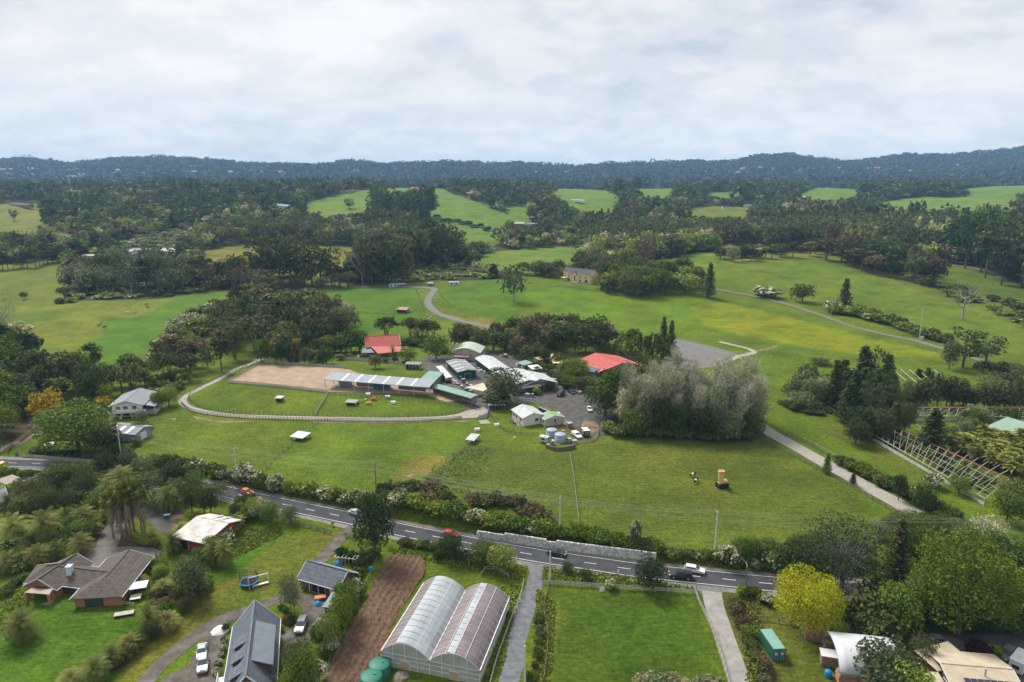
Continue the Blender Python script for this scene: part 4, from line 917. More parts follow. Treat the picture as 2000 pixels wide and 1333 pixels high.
town = (a / b < -0.30) & (b < 4300) & (fbm(a / 200, b / 200, 2) > 0.42)
k = ~(town & (rng.random(len(a)) < 0.35)); a, b = a[k], b[k]
nq = 40; n = len(a); d = norm(rng.normal(size=(n, nq, 3)) + np.array([0, 0, 0.25])); hh = rng.random(n) ** 2.5 * 16 + 6 + 14 * (fbm(a / 160, b / 160, 2) - .4)
s0 = 15 + 12 * rng.random(n)
C = np.stack([a, b, zf(a, b) + hh * 0.6], 1)[:, None, :] + d * np.stack([s0 * 1.5, s0 * 1.5, hh], 1)[:, None, :]
v, f, t = leaves(C.reshape(-1, 3), d.reshape(-1, 3), 9.5, rng, 0.2, cl=np.repeat(rng.random(n), nq))
me = crown_mesh('hill_forest', [(v, f, t)], FOL['far_hazed']); tag(link('hill_forest', me), 'haze tinted blue green forest covering the ranges along the horizon', 'forest', kind='stuff')
print('woods done', NTREE, time.time() - T0)

M_HAZE = bpy.data.materials.new('haze_air'); M_HAZE.use_nodes = True; _t = M_HAZE.node_tree; _t.nodes.remove(_t.nodes['Principled BSDF'])
_v = _t.nodes.new('ShaderNodeVolumePrincipled'); _v.inputs['Density'].default_value = HAZE_DENSITY; _v.inputs['Color'].default_value = (0.34, 0.62, 1.0, 1)
_t.links.new(_v.outputs[0], _t.nodes['Material Output'].inputs['Volume'])
_m = MB(); _m.box((0, 0, 140), (56000, 56000, 290)); tag(_m.build('haze', M_HAZE), 'thin bluish haze in the air over the valley', 'haze', kind='stuff')
# ------------------------------------------------------------------ trees that stand alone or in small groups
def row(kind, fols, pts, n, htpx, wpx, label, group, jit=4, lod=None, hedge=None):
 """n plants along a polyline of base pixels"""
 items = []; P = np.array(pts, float); s = np.concatenate([[0], np.cumsum(np.hypot(*np.diff(P, axis=0).T))]); r = random.Random(len(label) + n)
 for i in range(n):
  t = (i + 0.5 + r.uniform(-.35, .35)) / n * s[-1]; px = np.interp(t, s, P[:, 0]) + r.uniform(-jit, jit); py = np.interp(t, s, P[:, 1]) + r.uniform(-jit, jit) * 0.5
  h = htpx * r.uniform(0.7, 1.3); k = r.choice(kind) if isinstance(kind, (list, tuple)) else kind
  if hedge:
   p = G(px, py); items.append((k, r.choice(fols), p.x, p.y, max(0.8, depz(p.y, py - h) - p.z), wpx * r.uniform(0.75, 1.3) * mpp(p)))
  else: pxtree(k, r.choice(fols), px, py, py - h, wpx * r.uniform(0.75, 1.3), label, group, lod)
 if hedge:
  global THIN
  THIN = 5000; d = math.hypot(items[0][2], items[0][3]); bulk('hedge', hedge, 'hedge', items, lod=0 if d < 230 else 1)
def area(kinds, fols, poly, n, htpx, wpx, label, group, lod=None, seed=1):
 P = np.array(poly, float); r = random.Random(seed); k = 0; pts = []; x0, y0 = P.min(0); x1, y1 = P.max(0); best = None
 while k < n:
  c = []
  for _ in range(8):
   for _ in range(50):
    q = (r.uniform(x0, x1), r.uniform(y0, y1))
    if inpoly(np.array([q[0]]), np.array([q[1]]), P)[0]: break
   c.append((min([math.hypot(q[0] - p[0], 2.2 * (q[1] - p[1])) for p in pts] or [1e9]), q))
  q = max(c)[1]; pts.append(q); k += 1
  kd = r.choice(kinds); h = htpx * r.uniform(0.72, 1.25) * (0.8 if kd == 'shrub' else 1)
  pxtree(kd, r.choice(fols), q[0], q[1], q[1] - h, wpx * r.uniform(0.8, 1.25), label.replace('{k}', NAMES[kd].replace('_', ' ')), group, lod)
T = pxtree
# --- single trees, each with a label of its own
for a in [
 ('broad', 'dark', 735, 1090, 963, 78, 'tall dark green tree hiding part of the road near the ploughed strip'),
 ('round', 'yellow', 1573, 1228, 1122, 135, 'bright golden yellow tree beside the road bend'),
 ('broad', 'bright', 1868, 1235, 1045, 205, 'huge fresh green oak standing right of the road bend'),
 ('broad', 'bright', 1965, 1215, 1110, 110, 'fresh green tree against the right edge, beside the huge oak'),
 ('lacy', 'dark', 1640, 1160, 1010, 175, 'wide dark tree with pale bare limbs left of the huge oak'),
 ('broad', 'dark', 1560, 1125, 1065, 90, 'small dark tree on the verge above the golden tree'),
 ('conifer', 'kanuka', 1745, 1150, 1012, 60, 'brown dying conifer between two green trees by the road'),
 ('broad', 'green', 1790, 1110, 1010, 120, 'broad green tree at the foot of the pale driveway'),
 ('broad', 'green', 1905, 1120, 1030, 120, 'mid green tree right of the foot of the pale driveway'),
 ('lacy', 'grey', 1925, 1085, 1010, 70, 'pale thin tree among the greens at the driveway foot'),
 ('broad', 'dark', 1955, 1150, 1060, 90, 'dark tree right of the huge oak near the picture edge'),
 ('topiary', 'kanukag', 1688, 1240, 1155, 80, 'olive green dense conifer under the dark trees'),
 ('topiary', 'kanukag', 1715, 1262, 1195, 80, 'olive brown dense conifer behind the arched shelter'),
 ('broad', 'green', 1745, 1240, 1140, 90, 'blue green tree between the olive conifer and the oak'),
 ('broad', 'sage', 1728, 1365, 1262, 135, 'light green bushy tree in front of the arched shelter'),
 ('broad', 'lime', 1770, 1400, 1300, 90, 'leafy pale green tree at the bottom edge beside the beige house'),
 ('lacy', 'kanukag', 1795, 1300, 1240, 55, 'small open olive tree by the beige roofed house'),
 ('topiary', 'purple', 1910, 1282, 1255, 48, 'dark purple rounded shrub beside the yard on the right'),
 ('topiary', 'bright', 1940, 1283, 1262, 32, 'small green shrub right of the purple one'),
 ('round', 'green', 155, 880, 790, 135, 'big round green tree in front of the grey roofed house'),
 ('broad', 'dark', 205, 885, 822, 62, 'dark green tree against the big round one, above the road'),
 ('round', 'purple', 212, 880, 830, 50, 'dark purple leaved tree by the blue grey shed'),
 ('broad', 'gold', 97, 820, 762, 62, 'tree covered in orange yellow flowers on the left'),
 ('broad', 'gold', 205, 802, 775, 28, 'small orange flowering tree beside the grey roofed house'),
 ('round', 'bright', 208, 790, 750, 28, 'yellow green small tree behind the orange flowering one'),
 ('round', 'yellow', 200, 500, 482, 34, 'yellow tree in front of the far houses on the left'),
 ('round', 'lime', 238, 503, 478, 30, 'yellow green tree right of the far yellow tree'),
 ('pine', 'dark', 28, 432, 409, 16, 'lone dark tree in the far left paddock'),
 ('lacy', 'dark', 1003, 590, 512, 58, 'large half bare old tree on the knoll left of the stone house'),
 ('conifer', 'pine', 1384, 582, 512, 28, 'dark conifer standing right of the stone house garden'),
 ('conifer', 'pine', 1294, 692, 617, 26, 'left one of two dark conifers beside the gravel lot'),
 ('conifer', 'pine', 1309, 697, 624, 24, 'right one of two dark conifers beside the gravel lot'),
 ('conifer', 'kanukag', 1648, 605, 543, 30, 'narrow conical tree on the hill slope, right'),
 ('round', 'kanukag', 1567, 590, 556, 44, 'small rounded tree left of the conical tree on the hill'),
 ('bare', 'kanukag', 1880, 626, 535, 62, 'gaunt half dead tree on the right hill slope'),
 ('pine', 'dark', 1880, 718, 640, 70, 'dark spreading pine on the track at the right'),
 ('pine', 'pine', 1925, 710, 652, 70, 'flat topped pine right of the dark pine by the track'),
 ('broad', 'sage', 1853, 722, 665, 34, 'pale green tree left of the dark pines by the track'),
 ('willow', 'willow', 1235, 695, 640, 75, 'large weeping willow behind the red barn, left one'),
 ('willow', 'willow', 1275, 705, 650, 70, 'large weeping willow behind the red barn, right one'),
 ('broad', 'sage', 985, 785, 718, 75, 'spreading grey green tree in front of the long white sheds'),
 ('topiary', 'dark', 970, 792, 762, 55, 'low dark bush under the spreading grey green tree'),
 ('topiary', 'lime', 1048, 770, 757, 18, 'pale green small bush at the entrance of the white sheds'),
 ('broad', 'kanukag', 1074, 764, 747, 20, 'green bush right of the white sheds entrance'),
 ('phoenix', 'palm', 768, 704, 664, 22, 'palm in front of the red roofed farmhouse'),
 ('broad', 'rust', 733, 720, 692, 28, 'reddish small tree before the white board fence'),
 ('broad', 'lime', 797, 708, 680, 38, 'yellow green tree beside the red roofed farmhouse'),
 ('round', 'green', 852, 702, 655, 48, 'round green tree between farmhouse and green arched barn'),
 ('lacy', 'grey', 893, 700, 668, 46, 'thin leaved grey tree before the green arched barn'),
 ('fan', 'palm', 812, 675, 640, 22, 'palm tree on the slope behind the farmhouse'),
 ('broad', 'sage', 607, 712, 680, 32, 'blue grey bushy tree at the back of the sand arena'),
 ('kanuka', 'kanuka', 755, 660, 618, 52, 'brownish tree behind the red farmhouse roof'),
 ('broad', 'green', 1152, 470+62, 500, 30, 'dark tree left of the stone house garden'),
 ('round', 'dark', 1270, 1148, 1092, 62, 'round dark green tree at the roadside hiding part of the road'),
 ('round', 'kanukag', 1109, 1118, 1100, 24, 'left one of two small bushy trees in the paddock corner'),
 ('round', 'kanukag', 1143, 1133, 1112, 24, 'right one of two small bushy trees in the paddock corner'),
 ('shrub', 'flower', 1193, 1148, 1132, 26, 'white flowering bush behind the rail fence'),
 ('shrub', 'flower', 1420, 1102, 1066, 52, 'white flowering bush beside the pale concrete pole'),
 ('shrub', 'flower', 1515, 1112, 1074, 56, 'white flowering bush left of the dark roadside trees'),
 ('shrub', 'flower', 1241, 1062, 1012, 28, 'tall white flowering bush above the stone wall'),
 ('conifer', 'green', 1614, 925, 884, 20, 'small tidy conifer beside the pale driveway'),
 ('conifer', 'kanukag', 1665, 948, 922, 16, 'smaller brownish conifer beside the pale driveway'),
 ('broad', 'kanukag', 1754, 978, 925, 28, 'upright olive tree right of the pale driveway'),
 ('broad', 'dark', 1803, 1000, 945, 42, 'dark bushy tree right of the pale driveway'),
 ('shrub', 'flower', 1822, 952, 925, 38, 'white flowering bush beside the ruined glasshouse'),
 ('broad', 'green', 1872, 965, 930, 40, 'green tree covering the corner of the ruined glasshouse'),
 ('conifer', 'dark', 1818, 880, 798, 62, 'dark conifer between the two ruined glasshouses'),
 ('round', 'flowery', 1990, 995, 940, 75, 'rust and green tree at the right edge beyond the glasshouse'),
 ('broad', 'green', 1965, 1020, 960, 60, 'green tree below the end of the ruined glasshouse'),
 ('lacy', 'sage', 568, 1195, 1120, 42, 'left slender pale tree on the lawn by the slate garage'),
 ('lacy', 'grey', 575, 1197, 1130, 38, 'right slender pale tree in the flower bed by the garage'),
 ('broad', 'sage', 375, 1170, 1088, 62, 'grey green open tree beside the brick house garden'),
 ('broad', 'green', 678, 1205, 1135, 55, 'green tree behind the slate garage'),
 ('broad', 'bright', 668, 1240, 1160, 50, 'fresh green tree over the small dark shed'),
 ('lacy', 'bright', 645, 1275, 1195, 45, 'light green tree by the small grey shed'),
 ('broad', 'green', 630, 1262, 1212, 50, 'dark green bush beside the grey shed roof'),
 ('broad', 'sage', 585, 1330, 1250, 60, 'grey green tree beside the large slate roofed house'),
 ('broad', 'green', 595, 1360, 1265, 60, 'mid green tree at the bottom edge by the slate roof'),
 ('shrub', 'flower', 622, 1335, 1290, 40, 'cream flowering shrub at the bottom by the ploughed strip'),
 ('round', 'bright', 565, 1370, 1315, 50, 'round fresh green bush at the bottom edge'),
 ('round', 'sage', 568, 1020, 988, 32, 'grey green bush on the verge left of the gate'),
 ('round', 'green', 530, 1022, 982, 40, 'rounded green bush beside the road above the lawn'),
 ('round', 'green', 880, 1092, 1042, 46, 'dense green bush hiding the red car partly'),
 ('bare', 'kanuka', 915, 1095, 1050, 36, 'leafless grey bush between the green roadside bushes'),
 ('round', 'green', 945, 1100, 1060, 55, 'deep green bush beside the gravel drive mouth'),
 ('round', 'flowery', 978, 1112, 1068, 56, 'yellow flowering bush beside the gravel drive mouth'),
 ('shrub', 'bright', 1033, 1340, 1308, 22, 'yellow green shrub by the white pole near the bottom'),
 ('fan', 'palmy', 916, 1110, 1090, 8, 'young banana like plant behind the greenhouse'),
 ('broad', 'green', 855, 1092, 1075, 22, 'small bush on the verge behind the ploughed strip'),
 ('shrub', 'flower', 1497, 580, 560, 60, 'white flowering thicket beside the hill track'),
 ('shrub', 'flower', 1625, 610, 588, 34, 'white flowering bush left of the conical hill tree'),
 ('round', 'lime', 330, 793, 755, 34, 'clipped light green bush right of the grey roofed house'),
 ('round', 'bright', 310, 800, 766, 28, 'bright green round bush at the white balcony house'),
 ('broad', 'kanuka', 128, 765, 690, 72, 'dark domed tree left of the grey roofed house'),
 ('broad', 'kanuka', 178, 770, 708, 42, 'second dark domed tree behind the orange flowering tree'),
 ('kanuka', 'kanuka', 262, 775, 708, 58, 'domed olive tree behind the grey roofed house'),
 ('round', 'kanukag', 48, 585, 570, 14, 'small tree in the back of the left horse paddock'),
 ('bare', 'kanukag', 12, 660, 570, 55, 'gaunt dead limbed tree at the left picture edge'),
 ('topiary', 'rust', 117, 593, 583, 18, 'small brown bush in the back of the horse paddock'),
]: T(*a)
# --- groups
area(['kanuka', 'slender', 'broad', 'pine'], ['kanuka', 'kanuka', 'dark', 'kanukag'], [(470, 612), (520, 600), (590, 615), (650, 640), (655, 670), (600, 690), (500, 700), (440, 708), (430, 660)], 34, 62, 52, 'brownish dark {k} in the wood behind the sand arena', 'trees of the wood behind the arena', seed=2)
area(['kanuka', 'lacy', 'broad'], ['kanukag', 'kanuka', 'grey'], [(600, 618), (660, 612), (690, 640), (660, 665), (610, 650)], 9, 48, 42, 'greyish {k} at the right end of the wood behind the arena', 'greyish trees right of the arena wood')
area(['kanuka', 'slender', 'lacy', 'conifer'], ['kanuka', 'kanukag', 'rust'], [(340, 690), (430, 700), (440, 725), (400, 742), (345, 745), (300, 740)], 13, 55, 40, 'bare stemmed {k} at the left end of the farm track', 'bare stemmed trees left of the farm track')
area(['shrub', 'broad', 'shrub'], ['flowery', 'flower', 'flowery', 'green'], [(300, 690), (345, 640), (410, 600), (445, 590), (460, 610), (400, 650), (360, 700), (300, 720)], 34, 24, 34, 'cream flowering {k} on the slope below the horse paddock', 'flowering bushes on the slope below the horse paddock', seed=4)
area(['shrub', 'broad'], ['flowery', 'flower', 'kanukag'], [(300, 745), (335, 745), (365, 750), (350, 765), (320, 775), (300, 785)], 10, 24, 30, 'cream flowering {k} beside the upper bend of the farm track', 'flowering bushes by the farm track bend', seed=5)
area(['shrub'], ['flowery', 'flower', 'kanukag'], [(430, 600), (480, 590), (490, 612), (450, 625)], 5, 22, 28, 'pale bush at the head of the arena wood', 'pale bushes at the head of the wood')
area(['broad', 'round', 'kanuka'], ['green', 'dark', 'kanukag'], [(0, 700), (60, 705), (80, 760), (60, 800), (0, 820)], 12, 60, 62, 'dark green {k} in the wood at the left edge', 'trees of the wood at the left edge', seed=6)
area(['broad', 'round'], ['green', 'bright', 'green'], [(0, 800), (50, 790), (60, 830), (20, 850), (0, 870)], 6, 48, 52, 'mid green {k} above the gate drive at the left edge', 'trees above the gate drive', seed=7)
area(['broad', 'slender', 'kanuka', 'round'], ['green', 'kanukag', 'dark', 'bright'], [(90, 735), (200, 740), (290, 745), (290, 775), (230, 775), (190, 800), (130, 790), (80, 780)], 17, 58, 44, 'green {k} round the grey roofed house', 'trees round the grey roofed house', seed=8)
area(['shrub', 'broad'], ['flowery', 'grey', 'kanukag'], [(0, 650), (40, 655), (55, 690), (20, 700), (0, 705)], 6, 34, 42, 'greyish {k} at the left edge below the horse paddock', 'greyish bushes at the left edge', seed=9)
area(['shrub', 'round'], ['green', 'dark', 'sage'], [(200, 862), (262, 850), (275, 800), (295, 800), (285, 850), (262, 905), (225, 905)], 10, 22, 26, 'garden {k} along the paddock boundary left', 'garden bushes along the left paddock boundary', seed=10)
row('shrub', ['green', 'sage', 'dark'], [(60, 882), (130, 892), (190, 900), (260, 905)], 11, 14, 22, 'low roadside bush in front of the big round tree', '', hedge='low hedge beside the road in front of the big round tree')
area(['broad', 'slender', 'lacy'], ['sage', 'green', 'sage'], [(140, 560), (250, 555), (370, 555), (400, 562), (330, 574), (200, 575), (145, 572)], 26, 58, 44, 'grey green {k} of the grove behind the horse paddock', 'grey green trees of the grove behind the horse paddock', lod=1, seed=11)
row('slender', ['sage', 'green'], [(-20, 528), (60, 522), (130, 508), (170, 498), (240, 485)], 26, 34, 26, 'even grey green tree in the shelter row, far left', 'trees of the shelter row at the far left', lod=1)
area(['broad', 'bare', 'kanuka', 'lacy'], ['rust', 'kanuka'], [(395, 560), (430, 552), (500, 552), (520, 570), (440, 572)], 10, 46, 42, 'purplish brown {k} right of the grey green grove', 'purplish brown trees right of the grove', lod=1, seed=12)
area(['pine'], ['pine', 'dark'], [(520, 545), (560, 550), (640, 553), (650, 560), (560, 562), (510, 556)], 10, 82, 54, 'spreading black green pine in front of the dry paddock', 'spreading pines in front of the dry paddock', lod=1, seed=13)
area(['kanuka', 'broad'], ['kanukag', 'grey', 'kanuka'], [(500, 562), (580, 560), (700, 552), (690, 562), (520, 575)], 12, 26, 34, 'low grey brown {k} along the top of the sheep paddock', 'low trees along the top of the sheep paddock', lod=1, seed=14)
area(['bare', 'broad', 'pine'], ['dark', 'kanuka', 'pine'], [(690, 545), (740, 550), (800, 548), (760, 556), (700, 558)], 10, 75, 50, 'tall grey and dark {k} above the gravel track', 'tall trees above the gravel track', lod=1, seed=15)
area(['broad', 'kanuka', 'pine'], ['dark', 'pine', 'kanuka'], [(740, 520), (860, 505), (900, 512), (860, 525), (760, 530)], 12, 72, 60, 'dark massive {k} behind the scrub, centre left', 'massive dark trees behind the scrub', lod=1, seed=16)
area(['pine', 'pine', 'broad'], ['pine', 'dark'], [(720, 425), (790, 418), (845, 425), (830, 440), (740, 440)], 12, 60, 44, 'dark old {k} clump standing in the hillside paddock', 'old pines clump in the hillside paddock', lod=1, seed=17)
row('shrub', ['dark', 'kanukag'], [(850, 428), (900, 437), (960, 452)], 12, 7, 18, 'dark hedge bush between two hillside paddocks', '', hedge='dark hedge line between two far hillside paddocks')
T('round', 'lime', 838, 398, 366, 26, 'pale spring green tree on the hillside paddock', None, 1)
T('pine', 'pine', 683, 408, 388, 22, 'single pine in the upper left hillside paddock', None, 1)
area(['round', 'broad', 'willow'], ['green', 'willow', 'bright', 'kanukag'], [(1180, 545), (1240, 535), (1330, 540), (1380, 560), (1350, 578), (1250, 580), (1180, 575)], 34, 38, 44, 'leafy {k} in the garden right of the stone house', 'garden trees right of the stone house', lod=1, seed=18)
area(['broad', 'kanuka'], ['dark', 'kanuka', 'kanukag'], [(1020, 535), (1100, 530), (1180, 528), (1240, 520), (1240, 532), (1170, 542), (1105, 540), (1030, 545)], 20, 24, 34, 'dark {k} of the low wood behind the stone house', 'low dark trees behind the stone house', lod=1, seed=19)
T('lacy', 'rust', 1250, 535, 470, 62, 'large bare brownish tree behind the stone house garden', None, 1)
T('fan', 'palmy', 1183, 572, 545, 24, 'cabbage palm beside the stone house drive', None, 1)
area(['slender', 'shrub', 'broad'], ['kanukag', 'grey', 'kanuka'], [(1400, 505), (1460, 500), (1560, 494), (1600, 492), (1590, 500), (1420, 515)], 18, 26, 26, 'scrubby {k} along the crest of the right hill', 'scrubby trees along the right hill crest', lod=1, seed=20)
area(['kanuka', 'broad', 'slender'], ['kanuka', 'rust', 'dark'], [(1600, 505), (1680, 530), (1790, 555), (1830, 560), (1830, 545), (1700, 505), (1620, 492)], 26, 50, 42, 'brown dark {k} standing along the right hill crest', 'brown dark trees on the right hill crest', lod=1, seed=21)
area(['pine', 'slender', 'broad'], ['pine', 'dark'], [(1850, 500), (1950, 515), (2060, 545), (2060, 590), (1960, 560), (1880, 525)], 22, 95, 50, 'tall dark {k} at the right edge beyond the hill', 'tall dark trees at the right edge', lod=1, seed=22)
T('broad', 'flowery', 1870, 490, 458, 50, 'ochre tinted tree among the dark pines at the right', None, 1)
area(['shrub'], ['flowery', 'kanukag'], [(1850, 560), (1960, 590), (2040, 610), (2040, 660), (1950, 610), (1850, 585)], 18, 14, 30, 'cream tinged shrub in the gully right of the hill', 'shrubs in the gully right of the hill', lod=1, seed=23)
row('shrub', ['flowery', 'kanukag', 'green'], [(1630, 612), (1680, 618), (1730, 632), (1780, 650), (1830, 665)], 15, 18, 34, 'pale green shrub of the thicket along the hill track', '', lod=1, hedge='pale green thicket along the upper side of the hill track')
row('shrub', ['flowery', 'kanukag'], [(1830, 668), (1850, 672)], 3, 16, 22, 'scrub beside the white box on the hill track', 'scrub beside the hill track box', lod=1)
area(['shrub', 'lacy', 'kanuka'], ['flowery', 'kanukag', 'kanuka', 'grey'], [(1900, 725), (2000, 740), (2060, 760), (2060, 830), (1980, 800), (1930, 790)], 16, 34, 38, 'scrubby {k} at the right edge below the hill track', 'scrub at the right edge below the hill track', seed=24)
area(['broad', 'round'], ['sage', 'sage', 'grey'], [(1535, 790), (1570, 760), (1620, 765), (1620, 795), (1560, 800)], 9, 45, 46, 'silvery {k} right of the poplars', 'silvery trees right of the poplars', seed=25)
area(['conifer', 'pine', 'conifer'], ['pine', 'dark'], [(1620, 800), (1650, 770), (1740, 775), (1760, 810), (1700, 830), (1650, 835)], 14, 85, 44, 'blackish {k} in the clump behind the ruined glasshouse', 'blackish conifers behind the ruined glasshouse', seed=26)
area(['round', 'conifer', 'broad'], ['kanukag', 'kanuka', 'dark'], [(1650, 850), (1690, 850), (1700, 840), (1770, 845), (1760, 862), (1660, 880)], 8, 56, 44, 'olive {k} at the near side of the conifer clump', 'olive trees before the conifer clump', seed=27)
row('round', ['kanuka', 'kanukag', 'kanuka'], [(1770, 795), (1840, 795), (1900, 797), (1990, 800)], 17, 50, 34, 'brown olive tree in the dense row behind the glasshouses', 'dense row of trees behind the glasshouses')
row('conifer', ['dark'], [(1790, 735), (1830, 748)], 6, 18, 14, 'little dark conifer in the nursery frames', 'little conifers in the nursery frames')
area(['fern', 'fern', 'fan'], ['fern', 'fern', 'palmy'], [(1850, 880), (1900, 860), (1990, 870), (2030, 900), (2030, 960), (1960, 930), (1900, 905)], 56, 30, 36, 'golden green {k} in the plantation beside the glasshouses', 'tree ferns of the plantation', seed=28, lod=0)
area(['broad', 'shrub'], ['sage', 'green'], [(1845, 850), (1880, 815), (1960, 812), (2000, 820), (1960, 832), (1880, 850)], 12, 24, 34, 'soft green {k} between the ruined glasshouses', 'soft green bushes between the glasshouses', seed=29)
T('round', 'kanukag', 1602, 712, 700, 36, 'small dark bush on the edge of the yellow paddock')
area(['shrub', 'broad'], ['kanukag', 'kanuka', 'flowery'], [(1510, 785), (1560, 795), (1620, 800), (1650, 815), (1600, 812), (1530, 800)], 10, 16, 22, 'low scrub {k} under the silvery trees', 'scrub under the silvery trees', seed=30)
area(['poplar'], ['grey', 'grey', 'sage'], [(1215, 845), (1290, 852), (1400, 857), (1478, 857), (1480, 838), (1460, 815), (1400, 800), (1300, 798), (1220, 815)], 50, 100, 52, 'tall twiggy grey poplar in the stand behind the boot paddock', 'poplars of the stand behind the boot paddock', seed=31, lod=0)
area(['broad', 'round'], ['dark', 'green'], [(1182, 815), (1210, 825), (1235, 822), (1235, 800), (1200, 792), (1182, 800)], 5, 84, 70, 'dark leafy {k} between the car park and the poplars', 'dark trees beside the car park', seed=32)
row(['broad'], ['sage', 'green', 'kanukag'], [(1215, 846), (1290, 854), (1400, 860), (1480, 860)], 8, 62, 46, 'leafy green tree at the front edge of the poplar stand', 'leafy trees before the poplars')
row('shrub', ['dark', 'kanukag'], [(1200, 850), (1260, 852), (1330, 858), (1400, 860), (1470, 862)], 13, 22, 34, 'dark undergrowth bush at the foot of the poplars', '', hedge='dark leafy undergrowth along the foot of the poplar stand')
row('shrub', ['flowery', 'kanukag'], [(1185, 840), (1210, 850), (1235, 852)], 4, 24, 34, 'pale flowering shrub by the green tank', 'pale shrubs by the green tank')
area(['kanuka', 'broad', 'slender'], ['kanuka', 'kanukag', 'rust', 'dark'], [(1000, 665), (1050, 660), (1130, 665), (1190, 675), (1200, 690), (1130, 690), (1060, 695), (1000, 690)], 22, 48, 46, 'brown olive {k} behind the farm sheds', 'trees behind the farm sheds', seed=33)
area(['broad', 'round'], ['green', 'sage', 'kanukag'], [(1000, 690), (1080, 700), (1100, 720), (1090, 750), (1110, 755), (1150, 750), (1130, 730), (1060, 715), (1000, 700)], 12, 28, 28, 'green garden {k} among the farm sheds', 'garden trees among the farm sheds', seed=34)
area(['broad', 'kanuka'], ['dark', 'kanuka', 'kanukag'], [(885, 670), (930, 665), (990, 665), (990, 685), (950, 690), (890, 680)], 10, 36, 40, 'dark {k} behind the green arched barn', 'dark trees behind the green arched barn', seed=35)
row(['broad', 'round'], ['green', 'bright', 'dark'], [(590, 690), (630, 692), (660, 690), (705, 686)], 11, 34, 34, 'deep green tree in the hedge left of the farmhouse', 'deep green hedge trees left of the farmhouse')
row(['round', 'broad', 'conifer'], ['dark', 'rust', 'green', 'kanuka'], [(505, 708), (540, 710), (580, 712), (640, 712)], 10, 38, 26, 'mixed garden tree along the back of the sand arena', 'garden trees along the back of the arena')
T('fan', 'palmy', 548, 705, 642, 26, 'cabbage palm behind the sand arena'); T('fan', 'palmy', 540, 712, 660, 22, 'smaller cabbage palm behind the sand arena')
row('kanuka', ['kanuka', 'kanukag'], [(790, 655), (830, 660), (860, 668)], 5, 34, 34, 'open brown tree on the slope above the farmhouse', 'open trees above the farmhouse')
row('shrub', ['green', 'kanukag', 'bright'], [(780, 672), (830, 680), (870, 690)], 8, 12, 20, 'low garden hedge bush behind the farmhouse', 'garden hedge behind the farmhouse')
row('shrub', ['green', 'kanukag', 'sage'], [(660, 705), (690, 700), (715, 702), (800, 715)], 8, 12, 16, 'small shrub in the farmhouse garden', 'small shrubs in the farmhouse garden')
row('round', ['kanukag', 'lime', 'green', 'dark'], [(1100, 755), (1130, 765), (1160, 760)], 6, 26, 30, 'bushy tree by the car park hedge', 'bushy trees by the car park hedge')
area(['shrub', 'round', 'shrub'], ['green', 'kanukag', 'dark', 'bright'], [(1015, 718), (1060, 706), (1110, 705), (1125, 740), (1080, 750), (1040, 728)], 16, 15, 19, 'small garden {k} between the white sheds and the red barn', 'small garden plants between the sheds and the red barn', seed=52)
T('broad', 'bright', 1125, 745, 700, 55, 'light green tree left of the red barn'); T('broad', 'kanuka', 1113, 718, 690, 30, 'dark olive tree between yellow sail and red barn')
HB = [(300, 910), (360, 918), (420, 930), (480, 945), (560, 962), (640, 975), (720, 992)]
row('shrub', ['green', 'flower', 'kanukag', 'flowery', 'bright'], HB, 30, 22, 30, 'low bush of the hedge between road and paddock, left half', '', hedge='low mixed hedge between the road and the large paddock, left half')
for q in ((475, 938, 46), (497, 945, 36), (540, 955, 40), (435, 935, 30), (700, 985, 40)): T('shrub', 'flower', q[0], q[1], q[1] - q[2] * 0.75, q[2], 'creamy white flowering bush in the left roadside hedge', 'creamy flowering bushes of the left hedge')
HC = [(745, 985), (800, 988), (860, 1003), (930, 1022), (990, 1035), (1060, 1043)]
row('shrub', ['kanuka', 'kanukag', 'rust', 'kanuka'], [(745, 975), (790, 968), (850, 965), (870, 985), (800, 990)], 14, 26, 42, 'brown bramble thicket left of the stone wall', 'brown brambles left of the stone wall')
row('shrub', ['kanuka', 'rust', 'kanukag', 'kanuka'], [(925, 990), (960, 985), (1000, 985), (1060, 1020)], 9, 22, 40, 'brown bramble thicket above the stone wall', 'brown brambles above the stone wall')
row('shrub', ['bright', 'flower', 'green', 'bright'], HC, 26, 26, 42, 'fresh green bush in the hedge left of the stone wall', '', hedge='fresh green hedge with white blossom left of the stone wall')
row('shrub', ['bright', 'green', 'kanukag', 'bright'], [(1060, 1045), (1120, 1050), (1180, 1062), (1240, 1075), (1285, 1080)], 26, 24, 38, 'fresh green bush on the bank above the stone wall', '', hedge='fresh green growth on the bank above the stone wall')
row('shrub', ['kanukag', 'green', 'flower'], [(1290, 1085), (1350, 1092), (1400, 1096), (1470, 1108), (1540, 1118)], 16, 16, 30, 'low bush on the grassy verge right of the stone wall', '', hedge='low growth on the grassy verge right of the stone wall')
row(['broad', 'round'], ['dark', 'green', 'kanukag'], [(1450, 1085), (1500, 1090), (1560, 1080), (1600, 1090), (1680, 1090)], 9, 34, 50, 'dark bushy tree behind the white flowering roadside bushes', 'dark bushy trees behind the flowering bushes')
row(['broad', 'round'], ['dark', 'green', 'dark'], [(1690, 1185), (1760, 1200), (1830, 1215), (1900, 1225), (1990, 1235)], 15, 50, 60, 'dark tree under and around the huge oak', 'dark trees round the huge oak')
row(['broad', 'round'], ['green', 'sage', 'kanukag', 'dark'], [(1700, 1060), (1760, 1040), (1850, 1045), (1880, 1060), (1985, 1075)], 13, 36, 46, 'green tree in the belt at the driveway foot', 'green trees of the belt at the driveway foot')
row('shrub', ['green', 'bright', 'flowery', 'kanukag'], [(1640, 905), (1700, 935), (1760, 965), (1830, 1000), (1870, 1020)], 20, 20, 34, 'shrub along the right side of the pale driveway', '', hedge='green shrubbery along the right side of the pale driveway')
